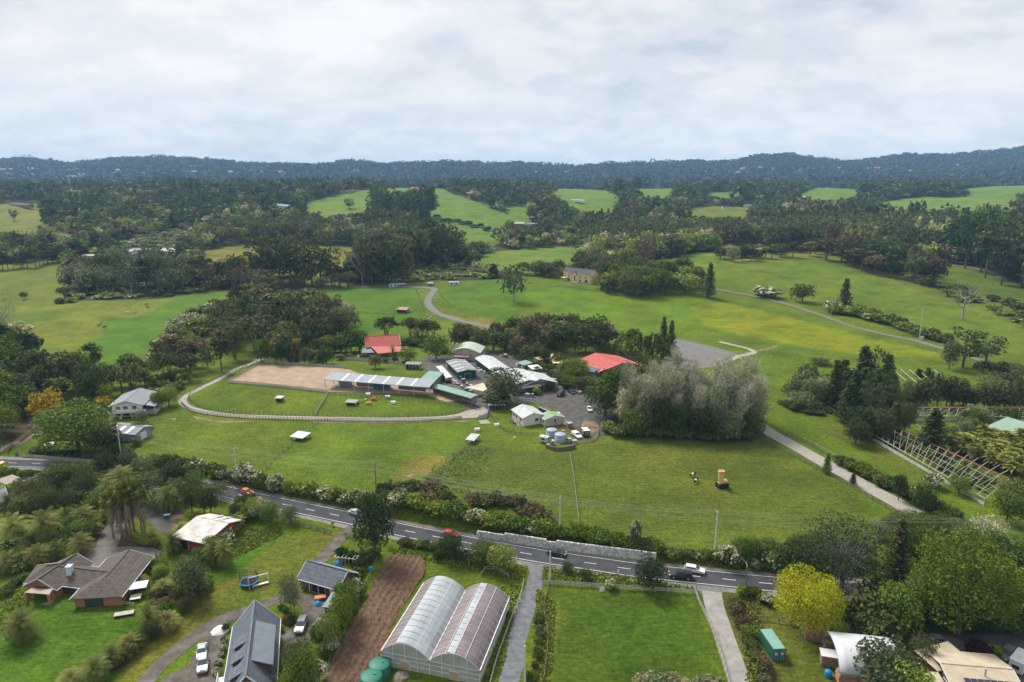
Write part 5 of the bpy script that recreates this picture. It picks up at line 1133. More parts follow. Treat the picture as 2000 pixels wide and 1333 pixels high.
row('shrub', ['rust', 'kanuka', 'kanukag', 'green'], [(1432, 1180), (1448, 1215), (1465, 1260), (1490, 1310), (1500, 1340)], 17, 20, 26, 'brown green shrub along the concrete drive', 'shrubs along the concrete drive')
row('shrub', ['green', 'bright', 'flower'], [(1445, 1160), (1475, 1165), (1500, 1180)], 6, 18, 26, 'green shrub at the mouth of the concrete drive', 'shrubs at the mouth of the concrete drive')
row('shrub', ['sage', 'green', 'bright'], [(1050, 1200), (1055, 1250), (1048, 1300), (1040, 1340)], 10, 12, 18, 'weedy shrub along the left edge of the rail fenced paddock', '', hedge='weedy growth along the left edge of the rail fenced paddock')
row('shrub', ['green', 'kanukag'], [(785, 1062), (850, 1075), (900, 1090), (940, 1100)], 12, 14, 26, 'low green bush on the verge behind the ploughed strip', '', hedge='low green growth on the verge behind the ploughed strip')
row('shrub', ['sage', 'grey'], [(1240, 1345), (1290, 1340), (1340, 1350), (1400, 1350)], 7, 26, 44, 'grey green shrub poking in at the bottom edge', 'grey green shrubs at the bottom edge')
area(['shrub', 'fern', 'shrub'], ['green', 'bright', 'kanukag'], [(1712, 850), (1735, 845), (1940, 940), (1920, 965)], 30, 15, 26, 'overgrown {k} inside the ruined glasshouse', 'overgrown plants inside the ruined glasshouse', seed=51)
row('shrub', ['green', 'dark', 'flower', 'kanukag'], [(705, 1105), (690, 1140), (700, 1165), (660, 1215), (650, 1250), (640, 1290)], 15, 22, 28, 'garden shrub along the fence of the ploughed strip', 'garden shrubs along the ploughed strip fence')
row('shrub', ['gold', 'flower', 'green', 'rust'], [(545, 1182), (560, 1195), (570, 1215), (550, 1235), (555, 1205)], 10, 10, 13, 'small flowering plant in the bed by the slate garage', 'flowering plants in the bed by the garage')
row('shrub', ['green', 'kanukag', 'flower'], [(442, 1228), (440, 1260), (425, 1300), (425, 1330)], 8, 12, 15, 'small shrub against the left side of the slate house', 'small shrubs left of the slate house')
row('shrub', ['dark', 'green'], [(660, 1090), (690, 1098), (720, 1095), (735, 1085)], 6, 20, 30, 'dark bush beside the hen run', 'dark bushes beside the hen run')
for i, q in enumerate([(28, 1055, 995, 75), (92, 1060, 978, 78), (165, 1028, 978, 58), (75, 1105, 1058, 70), (110, 1092, 1050, 60), (160, 1080, 1035, 62), (15, 1115, 1075, 70), (45, 1250, 1180, 84), (140, 1340, 1305, 66), (190, 1330, 1275, 76), (222, 1300, 1252, 60), (255, 1275, 1232, 56), (295, 1240, 1165, 60), (330, 1230, 1190, 62), (420, 1100, 1045, 62), (440, 1105, 1040, 50), (130, 950, 905, 66), (185, 945, 905, 60), (240, 960, 900, 70), (215, 980, 925, 60), (300, 950, 908, 56), (330, 1000, 935, 60), (275, 1145, 1120, 46), (320, 1155, 1128, 50), (20, 1000, 950, 50), (340, 1080, 1030, 50), (480, 1010, 975, 46), (300, 1065, 1030, 46), (395, 1160, 1120, 40), (465, 1030, 1000, 40), (355, 1050, 1015, 44), (60, 1000, 965, 40)]):
 where = ['below the brick house' if q[1] > 1180 else ('left of the brick house' if q[0] < 200 and q[1] > 1040 else ('between the brick house and the road' if q[1] < 1040 else 'near the red shed'))][0]
 T('phoenix', 'palm', *q, 'feathery date palm ' + where + {0: '', 1: ' with the orange heart', 7: ', alone on the lawn'}.get(i, ''), 'date palms ' + where if i not in (1, 7) else None)
for q in [(222, 1050, 962, 36), (238, 1045, 968, 34), (256, 1045, 955, 36), (262, 1035, 938, 40), (278, 1040, 940, 36), (284, 1042, 962, 38), (248, 1040, 945, 32), (228, 1020, 950, 32)]: T('fan', 'palmy', *q, 'tall fan palm with a skirt of dead fronds beyond the brick house', 'fan palms with skirts beyond the brick house', 0)
for q in [(400, 1005, 945, 40), (375, 1000, 950, 36), (412, 1003, 955, 34)]: T('broad', 'kanukag', *q, 'yucca like bushy tree above the red shed', 'bushy trees above the red shed')
area(['broad', 'round', 'lacy'], ['green', 'dark', 'kanukag', 'sage'], [(60, 960), (130, 930), (210, 930), (300, 925), (350, 935), (420, 960), (455, 985), (340, 990), (200, 1000), (100, 1010), (20, 1010)], 32, 42, 50, 'garden {k} between the palms and the road', 'garden trees between the palms and the road', seed=41)
area(['shrub', 'round', 'fern'], ['green', 'dark', 'kanukag', 'palmy'], [(40, 1080), (150, 1060), (200, 1050), (190, 1000), (120, 1030), (30, 1060), (0, 1100), (20, 1130), (55, 1120)], 26, 24, 34, 'undergrowth {k} among the date palms', 'undergrowth among the date palms', seed=42)
area(['shrub', 'broad', 'shrub'], ['green', 'bright', 'kanukag', 'flower'], [(390, 1100), (420, 1095), (470, 1030), (520, 1010), (530, 1000), (470, 990), (460, 1010), (450, 1050), (400, 1070)], 20, 28, 34, 'bushy {k} round the red shed', 'bushes round the red shed', seed=43)
area(['shrub', 'round'], ['green', 'kanukag', 'rust'], [(300, 1165), (345, 1150), (400, 1130), (420, 1135), (370, 1190), (330, 1230), (290, 1260), (250, 1300), (210, 1320), (260, 1250), (300, 1200)], 22, 22, 30, 'rough {k} along the bank below the brick house', 'rough bushes along the bank below the brick house', seed=44)
area(['shrub', 'round'], ['bright', 'green', 'lime'], [(280, 1110), (320, 1100), (330, 1120), (300, 1140)], 5, 16, 22, 'garden {k} beside the brick house wing', 'garden bushes beside the brick house wing', seed=45)
row('shrub', ['green', 'dark'], [(60, 1140), (40, 1130), (20, 1150), (5, 1170)], 7, 14, 24, 'low hedge bush left of the brick porch', 'low hedge left of the brick porch')
row('shrub', ['green', 'kanukag', 'bright'], [(0, 925), (60, 930), (110, 935)], 6, 12, 22, 'low bush beside the left edge house', 'low bushes beside the left edge house')
print('plants', NTREE, time.time() - T0)

_gr = {}
for o in list(COL.objects):
 if o.type == 'EMPTY' and o.get('group') and o.get('category') in ('tree', 'shrub', 'palm tree', 'tree fern'): _gr.setdefault((o['group'], o['label']), []).append(o)
for (g_, l_), os_ in _gr.items():
 if len(os_) < 3: continue
 us = sorted(o.location.x / o.location.y for o in os_); ys = sorted(o.location.y for o in os_); n_ = len(os_)
 for o in os_:
  u_ = o.location.x / o.location.y; a_ = 'left' if u_ < us[n_ // 3] else ('middle' if u_ < us[2 * n_ // 3] else 'right'); b_ = 'front' if o.location.y < ys[n_ // 2] else 'back'
  w_ = l_ + (', %s %s' % (b_, a_) if n_ >= 6 else ', ' + a_)
  if len(w_.split()) <= 16: o['label'] = w_
# ------------------------------------------------------------------ buildings
def wallmat(n, c, **k): return mat(n, c, 0.85, **k)
M_WHITE = mat('white_weatherboard', (0.60, 0.59, 0.57), 0.7, 0.08, 1.5, stripes=(2, 0.22, 0.25))
M_CREAM = mat('cream_plaster', (0.88, 0.62, 0.40), 0.85, 0.15, 0.8, dirt=(0.5, 0.4, 0.26))
M_BRICK = mat('red_brick', (0.36, 0.165, 0.085), 0.9, 0.3, 2.5, stripes=(2, 0.17, 0.3))
M_DBRICK = mat('dark_brick', (0.13, 0.07, 0.05), 0.9, 0.3, 2.5, stripes=(2, 0.17, 0.3))
M_TIMBER = mat('weathered_timber', (0.24, 0.20, 0.165), 0.9, 0.4, 2.0, stripes=(0, 0.25, 0.4))
M_TIMBW = mat('pale_timber', (0.42, 0.38, 0.33), 0.9, 0.35, 1.5, stripes=(0, 0.3, 0.3))
M_POST = mat('fence_timber', (0.17, 0.145, 0.12), 0.95, 0.35, 2.0)
M_POSTP = mat('pale_fence_timber', (0.36, 0.33, 0.29), 0.95, 0.3, 2.0)
M_GREENW = mat('dark_green_cladding', (0.012, 0.060, 0.045), 0.5, 0.12, 1.0, stripes=(0, 0.3, 0.3))
M_BLUEG = mat('blue_grey_cladding', (0.20, 0.25, 0.29), 0.55, 0.12, 1.0, stripes=(0, 0.3, 0.25))
M_REDW = mat('red_cladding', (0.30, 0.045, 0.03), 0.6, 0.25, 1.0, stripes=(0, 0.3, 0.3))
M_DARK = mat('dark_interior', (0.018, 0.018, 0.02), 0.9, 0.2)
M_GLASS = mat('window_glass', (0.045, 0.055, 0.065), 0.12, 0.1, 1.0, spec=0.8)
M_TRIM = mat('white_trim', (0.62, 0.61, 0.60), 0.6, 0.08)
M_GREYT = mat('grey_steel_trim', (0.38, 0.40, 0.43), 0.5, 0.1, metal=0.2)
def roofm(n, c, per=0.8, dep=0.22, var=0.22, rough=0.78, ax=0, **k): return mat(n, c, rough, var, 0.45, stripes=(ax, per, dep), **k)
R_SLATE = mat('slate_blue_tiles', (0.115, 0.135, 0.165), 0.75, 0.22, 0.7, stripes=(1, 0.85, 0.40), dirt=(0.085, 0.10, 0.125))
R_BROWN = mat('brown_roof_tiles', (0.105, 0.088, 0.072), 0.85, 0.25, 0.8, stripes=(1, 0.9, 0.5), dirt=(0.07, 0.062, 0.055))
R_RED = roofm('red_iron', (0.40, 0.085, 0.07), 0.8, 0.14, var=0.16)
R_REDL = roofm('faded_red_iron', (0.48, 0.13, 0.105), 0.8, 0.14, var=0.16)
R_WHITE = roofm('white_iron', (0.47, 0.49, 0.51), 0.8, 0.16, var=0.18, dirt=(0.36, 0.37, 0.36))
R_GREY = roofm('grey_iron', (0.27, 0.29, 0.34), 0.8, 0.15)
R_MIDG = roofm('mid_grey_iron', (0.20, 0.215, 0.24), 0.8, 0.18)
R_GREEN = roofm('green_iron', (0.17, 0.30, 0.24), 0.8, 0.16)
R_PALEG = roofm('pale_green_iron', (0.36, 0.44, 0.35), 0.8, 0.14)
R_GRASSG = roofm('grass_green_iron', (0.20, 0.33, 0.17), 0.8, 0.16)
R_BEIGE = roofm('beige_iron', (0.45, 0.385, 0.28), 0.8, 0.14)
R_RUST = mat('rusty_iron', (0.36, 0.20, 0.15), 0.8, 0.5, 0.8, stripes=(0, 0.5, 0.2), dirt=(0.30, 0.27, 0.25))
R_CHAR = roofm('charcoal_tiles', (0.055, 0.05, 0.06), 0.4, 0.3, ax=1)
M_CLEAR = mat('clear_skylight_sheet', (0.58, 0.56, 0.46), 0.4, 0.08)
M_CANVC = mat('cream_canvas', (0.62, 0.53, 0.38), 0.9, 0.12, 0.6)
M_CANVY = mat('yellow_canvas', (0.66, 0.52, 0.22), 0.9, 0.1, 0.6)
def frame(A, B, h):
 """ground origin below photo point A, heading to photo point B; both are at height h on one level"""
 a = G(*A, h); z = a.z - h; b_ = hits([B], 0)[0]
 px, py = B; aa = (px - 1000) / FPX; bb = -(py - 666.5) / FPX; d = Vector((aa, cp + bb * sp, bb * cp - sp)); t = (a.z - CAM_H) / d.z; b = Vector((d.x * t, d.y * t, a.z))
 v = b - a; return Vector((a.x, a.y, z)), math.atan2(v.y, v.x), v.length
def offset_of(A, B, C, h):
 o, rz, L_ = frame(A, B, h); px, py = C; aa = (px - 1000) / FPX; bb = -(py - 666.5) / FPX; d = Vector((aa, cp + bb * sp, bb * cp - sp)); t = (o.z + h - CAM_H) / d.z
 v = Vector((d.x * t, d.y * t)) - Vector((o.x, o.y)); return abs(-math.sin(rz) * v.x + math.cos(rz) * v.y)
def win(root, x, y, z, w, h, face='f', m=None, name='window', fr=None):
 """window on a wall: face f = front (y is the wall plane, looks to -y), b back, l (x is the wall plane, looks to -x), r"""
 n = {'f': (0, -1), 'b': (0, 1), 'l': (-1, 0), 'r': (1, 0)}[face]; mb = MB()
 c = (x + n[0] * 0.05, y + n[1] * 0.05, z + h / 2); d = (w + 0.16, 0.12, h + 0.16) if face in 'fb' else (0.12, w + 0.16, h + 0.16)
 mb.box(c, d); o = mb.build(name, fr or M_TRIM, root)
 g = MB(); c2 = (x + n[0] * 0.115, y + n[1] * 0.115, z + h / 2); k = 2 if w > 1.3 and name == 'window' else 1
 for i in range(k):
  s = (i + 0.5) / k - 0.5; ww = w / k - (0.06 if k > 1 else 0)
  cc = (c2[0] + s * w, c2[1], c2[2]) if face in 'fb' else (c2[0], c2[1] + s * w, c2[2])
  g.box(cc, (ww, 0.03, h) if face in 'fb' else (0.03, ww, h))
 g.build('pane' if name == 'window' else 'panel', m or M_GLASS, o); return o
def roofpiece(root, P, m, t=0.14, name='roof', parent=None):
 """roof plane with its own local axes so that ribs run down the slope"""
 P = [Vector(p) for p in P]; x = (P[1] - P[0]).normalized(); n = x.cross(P[-1] - P[0]).normalized(); y = n.cross(x)
 M = Matrix((x, y, n)).transposed(); Q = [M.transposed() @ (p - P[0]) for p in P]; mb = MB(); k = len(Q)
 mb.add([(q.x, q.y, 0) for q in Q] + [(q.x, q.y, -t) for q in Q], [tuple(range(k)), tuple(range(2 * k - 1, k - 1, -1))] + [(i, i + k, (i + 1) % k + k, (i + 1) % k) for i in range(k)])
 o = mb.build(name, m, parent or root); o.location = P[0]; o.rotation_euler = M.to_euler(); return o
def walls(root, L_, W, he, hr, m, kind='gable', x0=0, y0=0, hb=None, ridge=0.5, name='wall'):
 """four walls with depth, the gables reach the ridge; kind gable / hip / mono"""
 mb = MB(); t = 0.2; yr = W * ridge; hb = he if hb is None else hb
 a = lambda x, y, z: (x + x0, y + y0, z)
 bz = -1.2
 if kind == 'gable':
  pr = [(0, bz), (0, he), (yr, hr), (W, hb), (W, bz)]
 elif kind == 'mono': pr = [(0, bz), (0, he), (W, hb), (W, bz)]
 else: pr = [(0, bz), (0, he), (W, he), (W, bz)]
 n = len(pr); vs = [a(0, p[0], p[1]) for p in pr] + [a(L_, p[0], p[1]) for p in pr]
 mb.add(vs, [tuple(range(n)), tuple(range(2 * n - 1, n - 1, -1))] + [(i, i + n, i + 1 + n, i + 1) for i in range(n - 1) if pr[i][0] == pr[i + 1][0]])
 return mb.build(name, m, root)
def gable_roof(root, L_, W, he, hr, m, x0=0, y0=0, ov=0.45, hb=None, ridge=0.5, m2=None, trim=M_TRIM, hip=(0, 0)):
 yr = W * ridge; hb = he if hb is None else hb; s1 = (hr - he) / yr; s2 = (hr - hb) / (W - yr); u = 0.12
 a = lambda x, y, z: (x + x0, y + y0, z + u); h0, h1 = hip
 A0, A1 = a(-ov, -ov, he - s1 * ov), a(L_ + ov, -ov, he - s1 * ov); R0, R1 = a(-ov if not h0 else h0, yr, hr), a(L_ + ov if not h1 else L_ - h1, yr, hr)
 B0, B1 = a(-ov, W + ov, hb - s2 * ov), a(L_ + ov, W + ov, hb - s2 * ov)
 r1 = roofpiece(root, [A0, A1, R1, R0], m); r2 = roofpiece(root, [B1, B0, R0, R1], m2 or m)
 if h0: roofpiece(root, [B0, A0, R0], m)
 if h1: roofpiece(root, [A1, B1, R1], m)
 rb = MB(); rb.bar((R0[0], R0[1], R0[2] + 0.03), (R1[0], R1[1], R1[2] + 0.03), 0.35, 0.10); rb.build('ridge_cap', m if not trim else m, root)
 if trim:
  g = MB(); g.bar((A0[0], A0[1] - 0.06, A0[2] - 0.1), (A1[0], A1[1] - 0.06, A1[2] - 0.1), 0.12, 0.16); g.bar((B0[0], B0[1] + 0.06, B0[2] - 0.1), (B1[0], B1[1] + 0.06, B1[2] - 0.1), 0.12, 0.16); g.build('gutter', trim, root)
  for q, (E0, E1, Rr) in enumerate(((A0, B0, R0), (A1, B1, R1))):
   if hip[q]: continue
   g = MB(); sx = -0.06 if q == 0 else 0.06
   for E in (E0, E1): g.bar((E[0] + sx, E[1], E[2] - 0.09), (Rr[0] + sx, Rr[1], Rr[2] - 0.09), 0.1, 0.22)
   g.build('bargeboard', trim, root)
 return r1, r2
def house(name, label, A, B, W, he, hr, wm, rm, cat='house', wins=(), group=None, ridge=0.5, hip=(0, 0), trim=M_TRIM, m2=None, hb=None, ov=0.45, byridge=False, yofs=0):
 """A, B: photo pixels of the front eave ends (or of the ridge ends with byridge=True); W: metres across or a photo pixel on the far eave"""
 h = hr if byridge else he
 o, rz, L_ = frame(A, B, h)
 if not isinstance(W, (int, float)): W = offset_of(A, B, W, he if hb is None else hb)
 if byridge: o = o + Vector((math.sin(rz), -math.cos(rz), 0)) * W * ridge
 c = o + Vector((math.cos(rz), math.sin(rz), 0)) * L_ / 2 + Vector((-math.sin(rz), math.cos(rz), 0)) * W / 2
 z = gz(c.x, c.y); root = empty(name, (o.x, o.y, z if abs(z - o.z) < 1.5 else o.z), rz, label, cat, group)
 walls(root, L_, W, he, hr, wm, 'gable' if not (hip[0] or hip[1]) else 'hip', hb=hb, ridge=ridge)
 gable_roof(root, L_, W, he, hr, rm, ov=ov, hb=hb, ridge=ridge, trim=trim, hip=hip, m2=m2)
 for w in wins:
  face, t, zz, ww, hh = w[:5]; nm = w[5] if len(w) > 5 else 'window'; mm = w[6] if len(w) > 6 else None
  if face in 'fb': win(root, L_ * t, 0 if face == 'f' else W, zz, ww, hh, face, mm, nm)
  else: win(root, 0 if face == 'l' else L_, W * t, zz, ww, hh, face, mm, nm)
 return root, L_, W
def sky_strips(root, n, L_, y0, z0, y1, z1, w=0.9, t0=0.1, t1=0.9, m=M_CLEAR):
 for i in range(n):
  x = L_ * (t0 + (t1 - t0) * (i + 0.5) / n); roofpiece(root, [(x - w / 2, y0, z0), (x + w / 2, y0, z0), (x + w / 2, y1, z1), (x - w / 2, y1, z1)], m, 0.05, 'skylight')
def mono(name, label, A, B, W, hf, hb, wm, rm, cat='shed', strips=0, posts=0, group=None, ov=0.3, wins=(), openf=False, enc=None, sm=None):
 """lean-to roof: front eave A-B at height hf, W metres (or a photo pixel of the far edge at height hb)"""
 o, rz, L_ = frame(A, B, hf)
 if not isinstance(W, (int, float)): W = offset_of(A, B, W, hb)
 root = empty(name, o, rz, label, cat, group); P = [(-ov, -ov, hf), (L_ + ov, -ov, hf), (L_ + ov, W + ov, hb), (-ov, W + ov, hb)]
 r = roofpiece(root, [(p[0], p[1], p[2] + 0.12) for p in P], rm, 0.1)
 g = MB(); g.bar((-ov, -ov - 0.06, hf), (L_ + ov, -ov - 0.06, hf), 0.1, 0.2); g.build('gutter', M_GREYT, root)
 sky_strips(root, strips, L_, -ov, hf + 0.17, W + ov, hb + 0.17, m=sm or M_CLEAR)
 if wm: 
  if openf:
   mb = MB(); mb.box((L_ / 2, W - 0.1, hb / 2 - 0.3), (L_, 0.2, hb + 0.3)); mb.box((0.1, W / 2, (hf + hb) / 4 - 0.3), (0.2, W - 0.42, (hf + hb) / 2 - 0.1)); mb.box((L_ - 0.1, W / 2, (hf + hb) / 4 - 0.3), (0.2, W - 0.42, (hf + hb) / 2 - 0.1)); mb.build('wall', wm, root)
  else: walls(root, L_, W, hf, 0, wm, 'mono', hb=hb)
 for i in range(posts):
  for y, hh in ((0.1, hf), (W - 0.1, hb)):
   if wm and y > 1: continue
   p = MB(); p.box((L_ * i / max(1, posts - 1), y, hh / 2 - 0.5), (0.22, 0.22, hh + 1.0)); p.build('post', M_GREYT if rm in (R_GREY, R_MIDG) else M_POST, root)
 for w in wins:
  face, t, zz, ww, hh = w[:5]; nm = w[5] if len(w) > 5 else 'window'; mm = w[6] if len(w) > 6 else None
  if face in 'fb': win(root, L_ * t, 0 if face == 'f' else W, zz, ww, hh, face, mm, nm)
  else: win(root, 0 if face == 'l' else L_, W * t, zz, ww, hh, face, mm, nm)
 return root, L_, W
def chimney(root, x, y, z, h=1.6, m=M_BRICK, w=0.7):
 mb = MB(); mb.box((x, y, z), (w, w, h)); mb.box((x, y, z + h / 2 + 0.06), (w + 0.2, w + 0.2, 0.12)); mb.build('chimney', m, root)

# --- slate roofed garage
gr, L_, W = house('garage', 'small garage with slate blue tiled roof beside the ploughed strip', (585, 1128), (659, 1149), 6.6, 2.6, 4.9, M_DBRICK, R_SLATE, 'garage',
 [('f', 0.12, 0.9, 0.9, 1.0), ('f', 0.5, 0.05, 3.6, 2.15, 'garage_door', M_DARK), ('f', 0.86, 0.1, 1.1, 2.1, 'door', M_TRIM), ('r', 0.4, 1.0, 1.6, 1.1)])
for t in (0.28, 0.52): mb = MB(); mb.box((L_ * t, -0.35, 1.25), (0.14, 0.14, 2.5)); mb.build('post', M_TRIM, gr)
mono('store_shed', 'small dark green garden shed next to the slate roofed garage', (634, 1184), (654, 1186), 4.2, 2.3, 2.5, mat('dark_grey_green', (0.05, 0.07, 0.065), 0.7), mat('faded_teal_roof', (0.16, 0.21, 0.20), 0.6, 0.2, 0.6), 'shed')
mono('store_shed', 'grey flat roofed garden shed beside the parked silver wagon', (607, 1228), (628, 1232), 3.0, 2.0, 2.2, mat('grey_boards', (0.14, 0.14, 0.14), 0.8), R_MIDG, 'shed')
# --- large slate roofed house
o, rz, L_ = frame((480, 1316), (497, 1176), 8.2); W = 8.0
o = o + Vector((math.sin(rz), -math.cos(rz), 0)) * W / 2
hs = empty('slate_roofed_house', (o.x, o.y, gz(o.x, o.y)), rz, 'large house with steep slate blue roof and dormers at the bottom edge', 'house')
walls(hs, L_, W, 3.6, 8.1, M_DBRICK); gable_roof(hs, L_, W, 3.6, 8.2, R_SLATE, ov=0.55)
for t in (0.14, 0.34, 0.54):
 x = L_ * t; dm = MB(); a_, b_ = W * .86, W * .66; dm.add([(x - 1.1, a_, 4.6), (x + 1.1, a_, 4.6), (x + 1.1, a_, 6.1), (x - 1.1, a_, 6.1), (x - 1.1, b_, 6.75), (x + 1.1, b_, 6.75)], [(0, 3, 2, 1), (0, 4, 3), (1, 2, 5)]); dm.build('dormer', M_DBRICK, hs)
 roofpiece(hs, [(x + 1.45, a_ + .45, 6.1), (x - 1.45, a_ + .45, 6.1), (x - 1.45, W * .57, 7.6), (x + 1.45, W * .57, 7.6)], R_SLATE, 0.12, 'dormer_roof'); win(hs, x, a_, 5.0, 1.5, 0.8, 'b')
x0, x1 = L_ * 0.2, L_ * 0.72
dm = MB(); dm.add([(x0, 0.3, 3.9), (x1, 0.3, 3.9), (x1, 0.3, 6.0), (x0, 0.3, 6.0), (x0, 3.2, 7.3), (x1, 3.2, 7.3)], [(0, 1, 2, 3), (0, 3, 4), (1, 5, 2)]); dm.build('dormer', M_DBRICK, hs)
roofpiece(hs, [(x0 - 0.3, -.1, 6.0), (x1 + 0.3, -.1, 6.0), (x1 + 0.3, 3.4, 7.75), (x0 - 0.3, 3.4, 7.75)], mat('slate_metal', (0.15, 0.175, 0.205), 0.6, 0.2, 0.5), 0.12, 'dormer_roof')
for t in (0.3, 0.45, 0.6): win(hs, L_ * t, 0.3, 4.5, 1.5, 1.0, 'f')
win(hs, 0, W / 2, 4.9, 2.2, 1.5, 'l'); win(hs, 0, W * 0.3, 0.9, 1.8, 1.3, 'l'); win(hs, 0, W * 0.7, 0.9, 1.8, 1.3, 'l')
mb = MB(); mb.box((L_ * 0.3, W + 1.2, 0.9), (7.0, 2.0, 0.2))
for i in range(13): mb.box((L_ * 0.3 - 3.4 + i * 0.565, W + 2.1, 1.5), (0.09, 0.09, 1.1))
mb.box((L_ * 0.3, W + 2.1, 2.05), (7.0, 0.1, 0.1)); mb.build('balcony', M_TRIM, hs)
# --- brown tiled brick house
o, rz, Lm = frame((203, 1131), (250, 1077), 4.4); Wd = 9.6
bh = empty('brick_house', (o.x, o.y, gz(o.x, o.y)), rz, 'long low red brick house with brown tiled roofs above the left lawn', 'house')
Lm += 3.6; X0 = -3.6
walls(bh, Lm, Wd, 2.5, 4.4, M_BRICK, 'hip', X0, -Wd / 2); gable_roof(bh, Lm, Wd, 2.5, 4.4, R_BROWN, X0, -Wd / 2, 0.6, hip=(4.4, 0), trim=M_GREYT)
win(bh, X0, 0.8, 0.15, 3.6, 2.0, 'l', M_GLASS, 'sliding_door', M_DARK)
for t in (0.35, 0.5, 0.75, 0.9): win(bh, X0 + Lm * t, -Wd / 2, 0.8, 1.9, 1.3, 'f', fr=M_DARK)
def world_local(root, p): return root.matrix_basis.inverted() @ p
def at_level(px, py, z): 
 aa = (px - 1000) / FPX; bb = -(py - 666.5) / FPX; d = Vector((aa, cp + bb * sp, bb * cp - sp)); t = (z - CAM_H) / d.z; return Vector((d.x * t, d.y * t, z))
zb = bh.location.z
def subwing(A, B, hr):
 a, b = at_level(*A, zb + hr), at_level(*B, zb + hr); v = b - a; return a, math.atan2(v.y, v.x), v.length
def wing(root, A, B, W_, he, hr, wm, rm, hip=(0, 0), label=None, wins=(), ov=0.6, tr=M_GREYT):
 a, rzz, ll = subwing(A, B, hr)
 bpy.context.view_layer.update(); Mi = root.matrix_basis.inverted(); tmpM = Matrix.Translation(Vector((a.x, a.y, root.location.z))) @ Matrix.Rotation(rzz, 4, 'Z') @ Matrix.Translation(Vector((0, -W_ / 2, 0)))
 before = set(root.children)
 holder = empty('holder', (0, 0, 0)); walls(holder, ll, W_, he, hr, wm, 'hip' if hip[0] or hip[1] else 'gable'); gable_roof(holder, ll, W_, he, hr, rm, hip=hip, ov=ov, trim=tr)
 for w in wins:
  face, t, zz, ww, hh = w[:5]; nm = w[5] if len(w) > 5 else 'window'; mm = w[6] if len(w) > 6 else None
  if face in 'fb': win(holder, ll * t, 0 if face == 'f' else W_, zz, ww, hh, face, mm, nm, M_DARK)
  else: win(holder, 0 if face == 'l' else ll, W_ * t, zz, ww, hh, face, mm, nm, M_DARK)
 for ch in list(holder.children):
  M = Mi @ tmpM @ ch.matrix_basis; ch.parent = root; ch.matrix_basis = M
 bpy.data.objects.remove(holder)
wing(bh, (78, 1129), (146, 1084), 7.6, 2.5, 4.5, M_BRICK, R_BROWN, wins=[('l', 0.5, 0.2, 3.0, 2.0)])
wing(bh, (120, 1107), (215, 1118), 7.0, 2.5, 4.25, M_BRICK, R_BROWN, wins=[('f', 0.35, 0.1, 3.6, 2.1), ('f', 0.75, 0.9, 1.6, 1.2)])
wing(bh, (62, 1108), (128, 1100), 6.4, 2.5, 4.0, M_BRICK, R_BROWN, hip=(3.0, 0), wins=[('f', 0.3, 0.8, 2.2, 1.3)])
mb = MB(); p = world_local(bh, at_level(136, 1113, zb + 4.6)); mb.box((p.x, p.y, 4.3), (1.2, 1.0, 2.4)); mb.box((p.x, p.y, 5.56), (1.4, 1.2, 0.12)); mb.build('chimney', mat('pale_blue_chimney', (0.52, 0.58, 0.62), 0.8), bh)
pts = [world_local(bh, at_level(*q, zb + 2.7)) for q in ((48, 1158), (96, 1162), (104, 1150), (62, 1149))]
mb = MB(); mb.slab([(p.x, p.y, 2.75) for p in pts], 0.08); mb.build('porch_roof', mat('brown_translucent_sheet', (0.22, 0.15, 0.13), 0.3, 0.2, 1.0, stripes=(0, 0.6, 0.2)), bh)
for p in pts: mb = MB(); q = p * 0.94 + sum(pts, Vector()) / 4 * 0.06; mb.box((q.x, q.y, 1.25), (0.5, 0.5, 2.7)); mb.build('pier', M_BRICK, bh)
mb = MB(); mb.slab([(p.x, p.y, 0.12) for p in pts], 0.3); mb.build('porch_floor', M_CONC, bh)
# --- house at the left edge
house('tiled_house', 'grey tiled house cut by the left picture edge below the road', (-50, 992), (14, 975), 9, 2.6, 4.6, M_CREAM, R_MIDG, wins=[('f', 0.7, 0.9, 1.8, 1.2), ('r', 0.5, 0.9, 1.6, 1.2)])
mono('pergola', 'small brownish lean-to roof at the left edge beside the tiled house', (12, 946), (40, 936), 4.5, 2.6, 2.9, None, mat('brown_sheet', (0.25, 0.19, 0.16), 0.7, 0.25, 0.7), 'pergola', posts=3)
# --- red shed
rs, L_, W = house('red_shed', 'red shed with dirty white roof above the brick house', (341, 1047), (399, 1060), (452, 1014), 3.2, 4.4, M_REDW, mat('stained_white_iron', (0.54, 0.53, 0.50), 0.8, 0.35, 0.35, stripes=(0, 0.8, 0.12), dirt=(0.45, 0.42, 0.38)), 'shed', wins=[('f', 0.3, 0.1, 2.6, 2.4, 'door', M_DARK)], ridge=0.68)
sky_strips(rs, 2, L_, W * 0.74, 4.35, W + 0.3, 3.6, 0.8, 0.3, 0.8, m=M_GREYT)
# --- white balcony house with grey roof on the left
o, rz, L_ = frame((246, 782), (272, 760), 6.6); W = 10.5
lh = empty('balcony_house', (o.x + math.sin(rz) * W / 2, o.y - math.cos(rz) * W / 2, gz(o.x, o.y)), rz, 'white two storey house with grey roof and balcony, left', 'house')
walls(lh, L_, W, 4.9, 6.6, M_WHITE); gable_roof(lh, L_, W, 4.9, 6.6, R_MIDG, ov=0.9)
for t in (0.25, 0.55, 0.8): win(lh, 0, W * t, 3.0, 1.6, 1.2, 'l'); win(lh, 0, W * t, 0.4, 1.8, 1.8, 'l', M_DARK)
for t in (0.2, 0.5, 0.8): win(lh, L_ * t, 0, 3.0, 1.6, 1.2, 'f')
mb = MB(); mb.box((-1.6, W * 0.45, 2.5), (3.2, W * 1.2, 0.22)); mb.box((-3.15, W * 0.45, 3.05), (0.12, W * 1.2, 1.0)); mb.build('balcony', M_TRIM, lh)
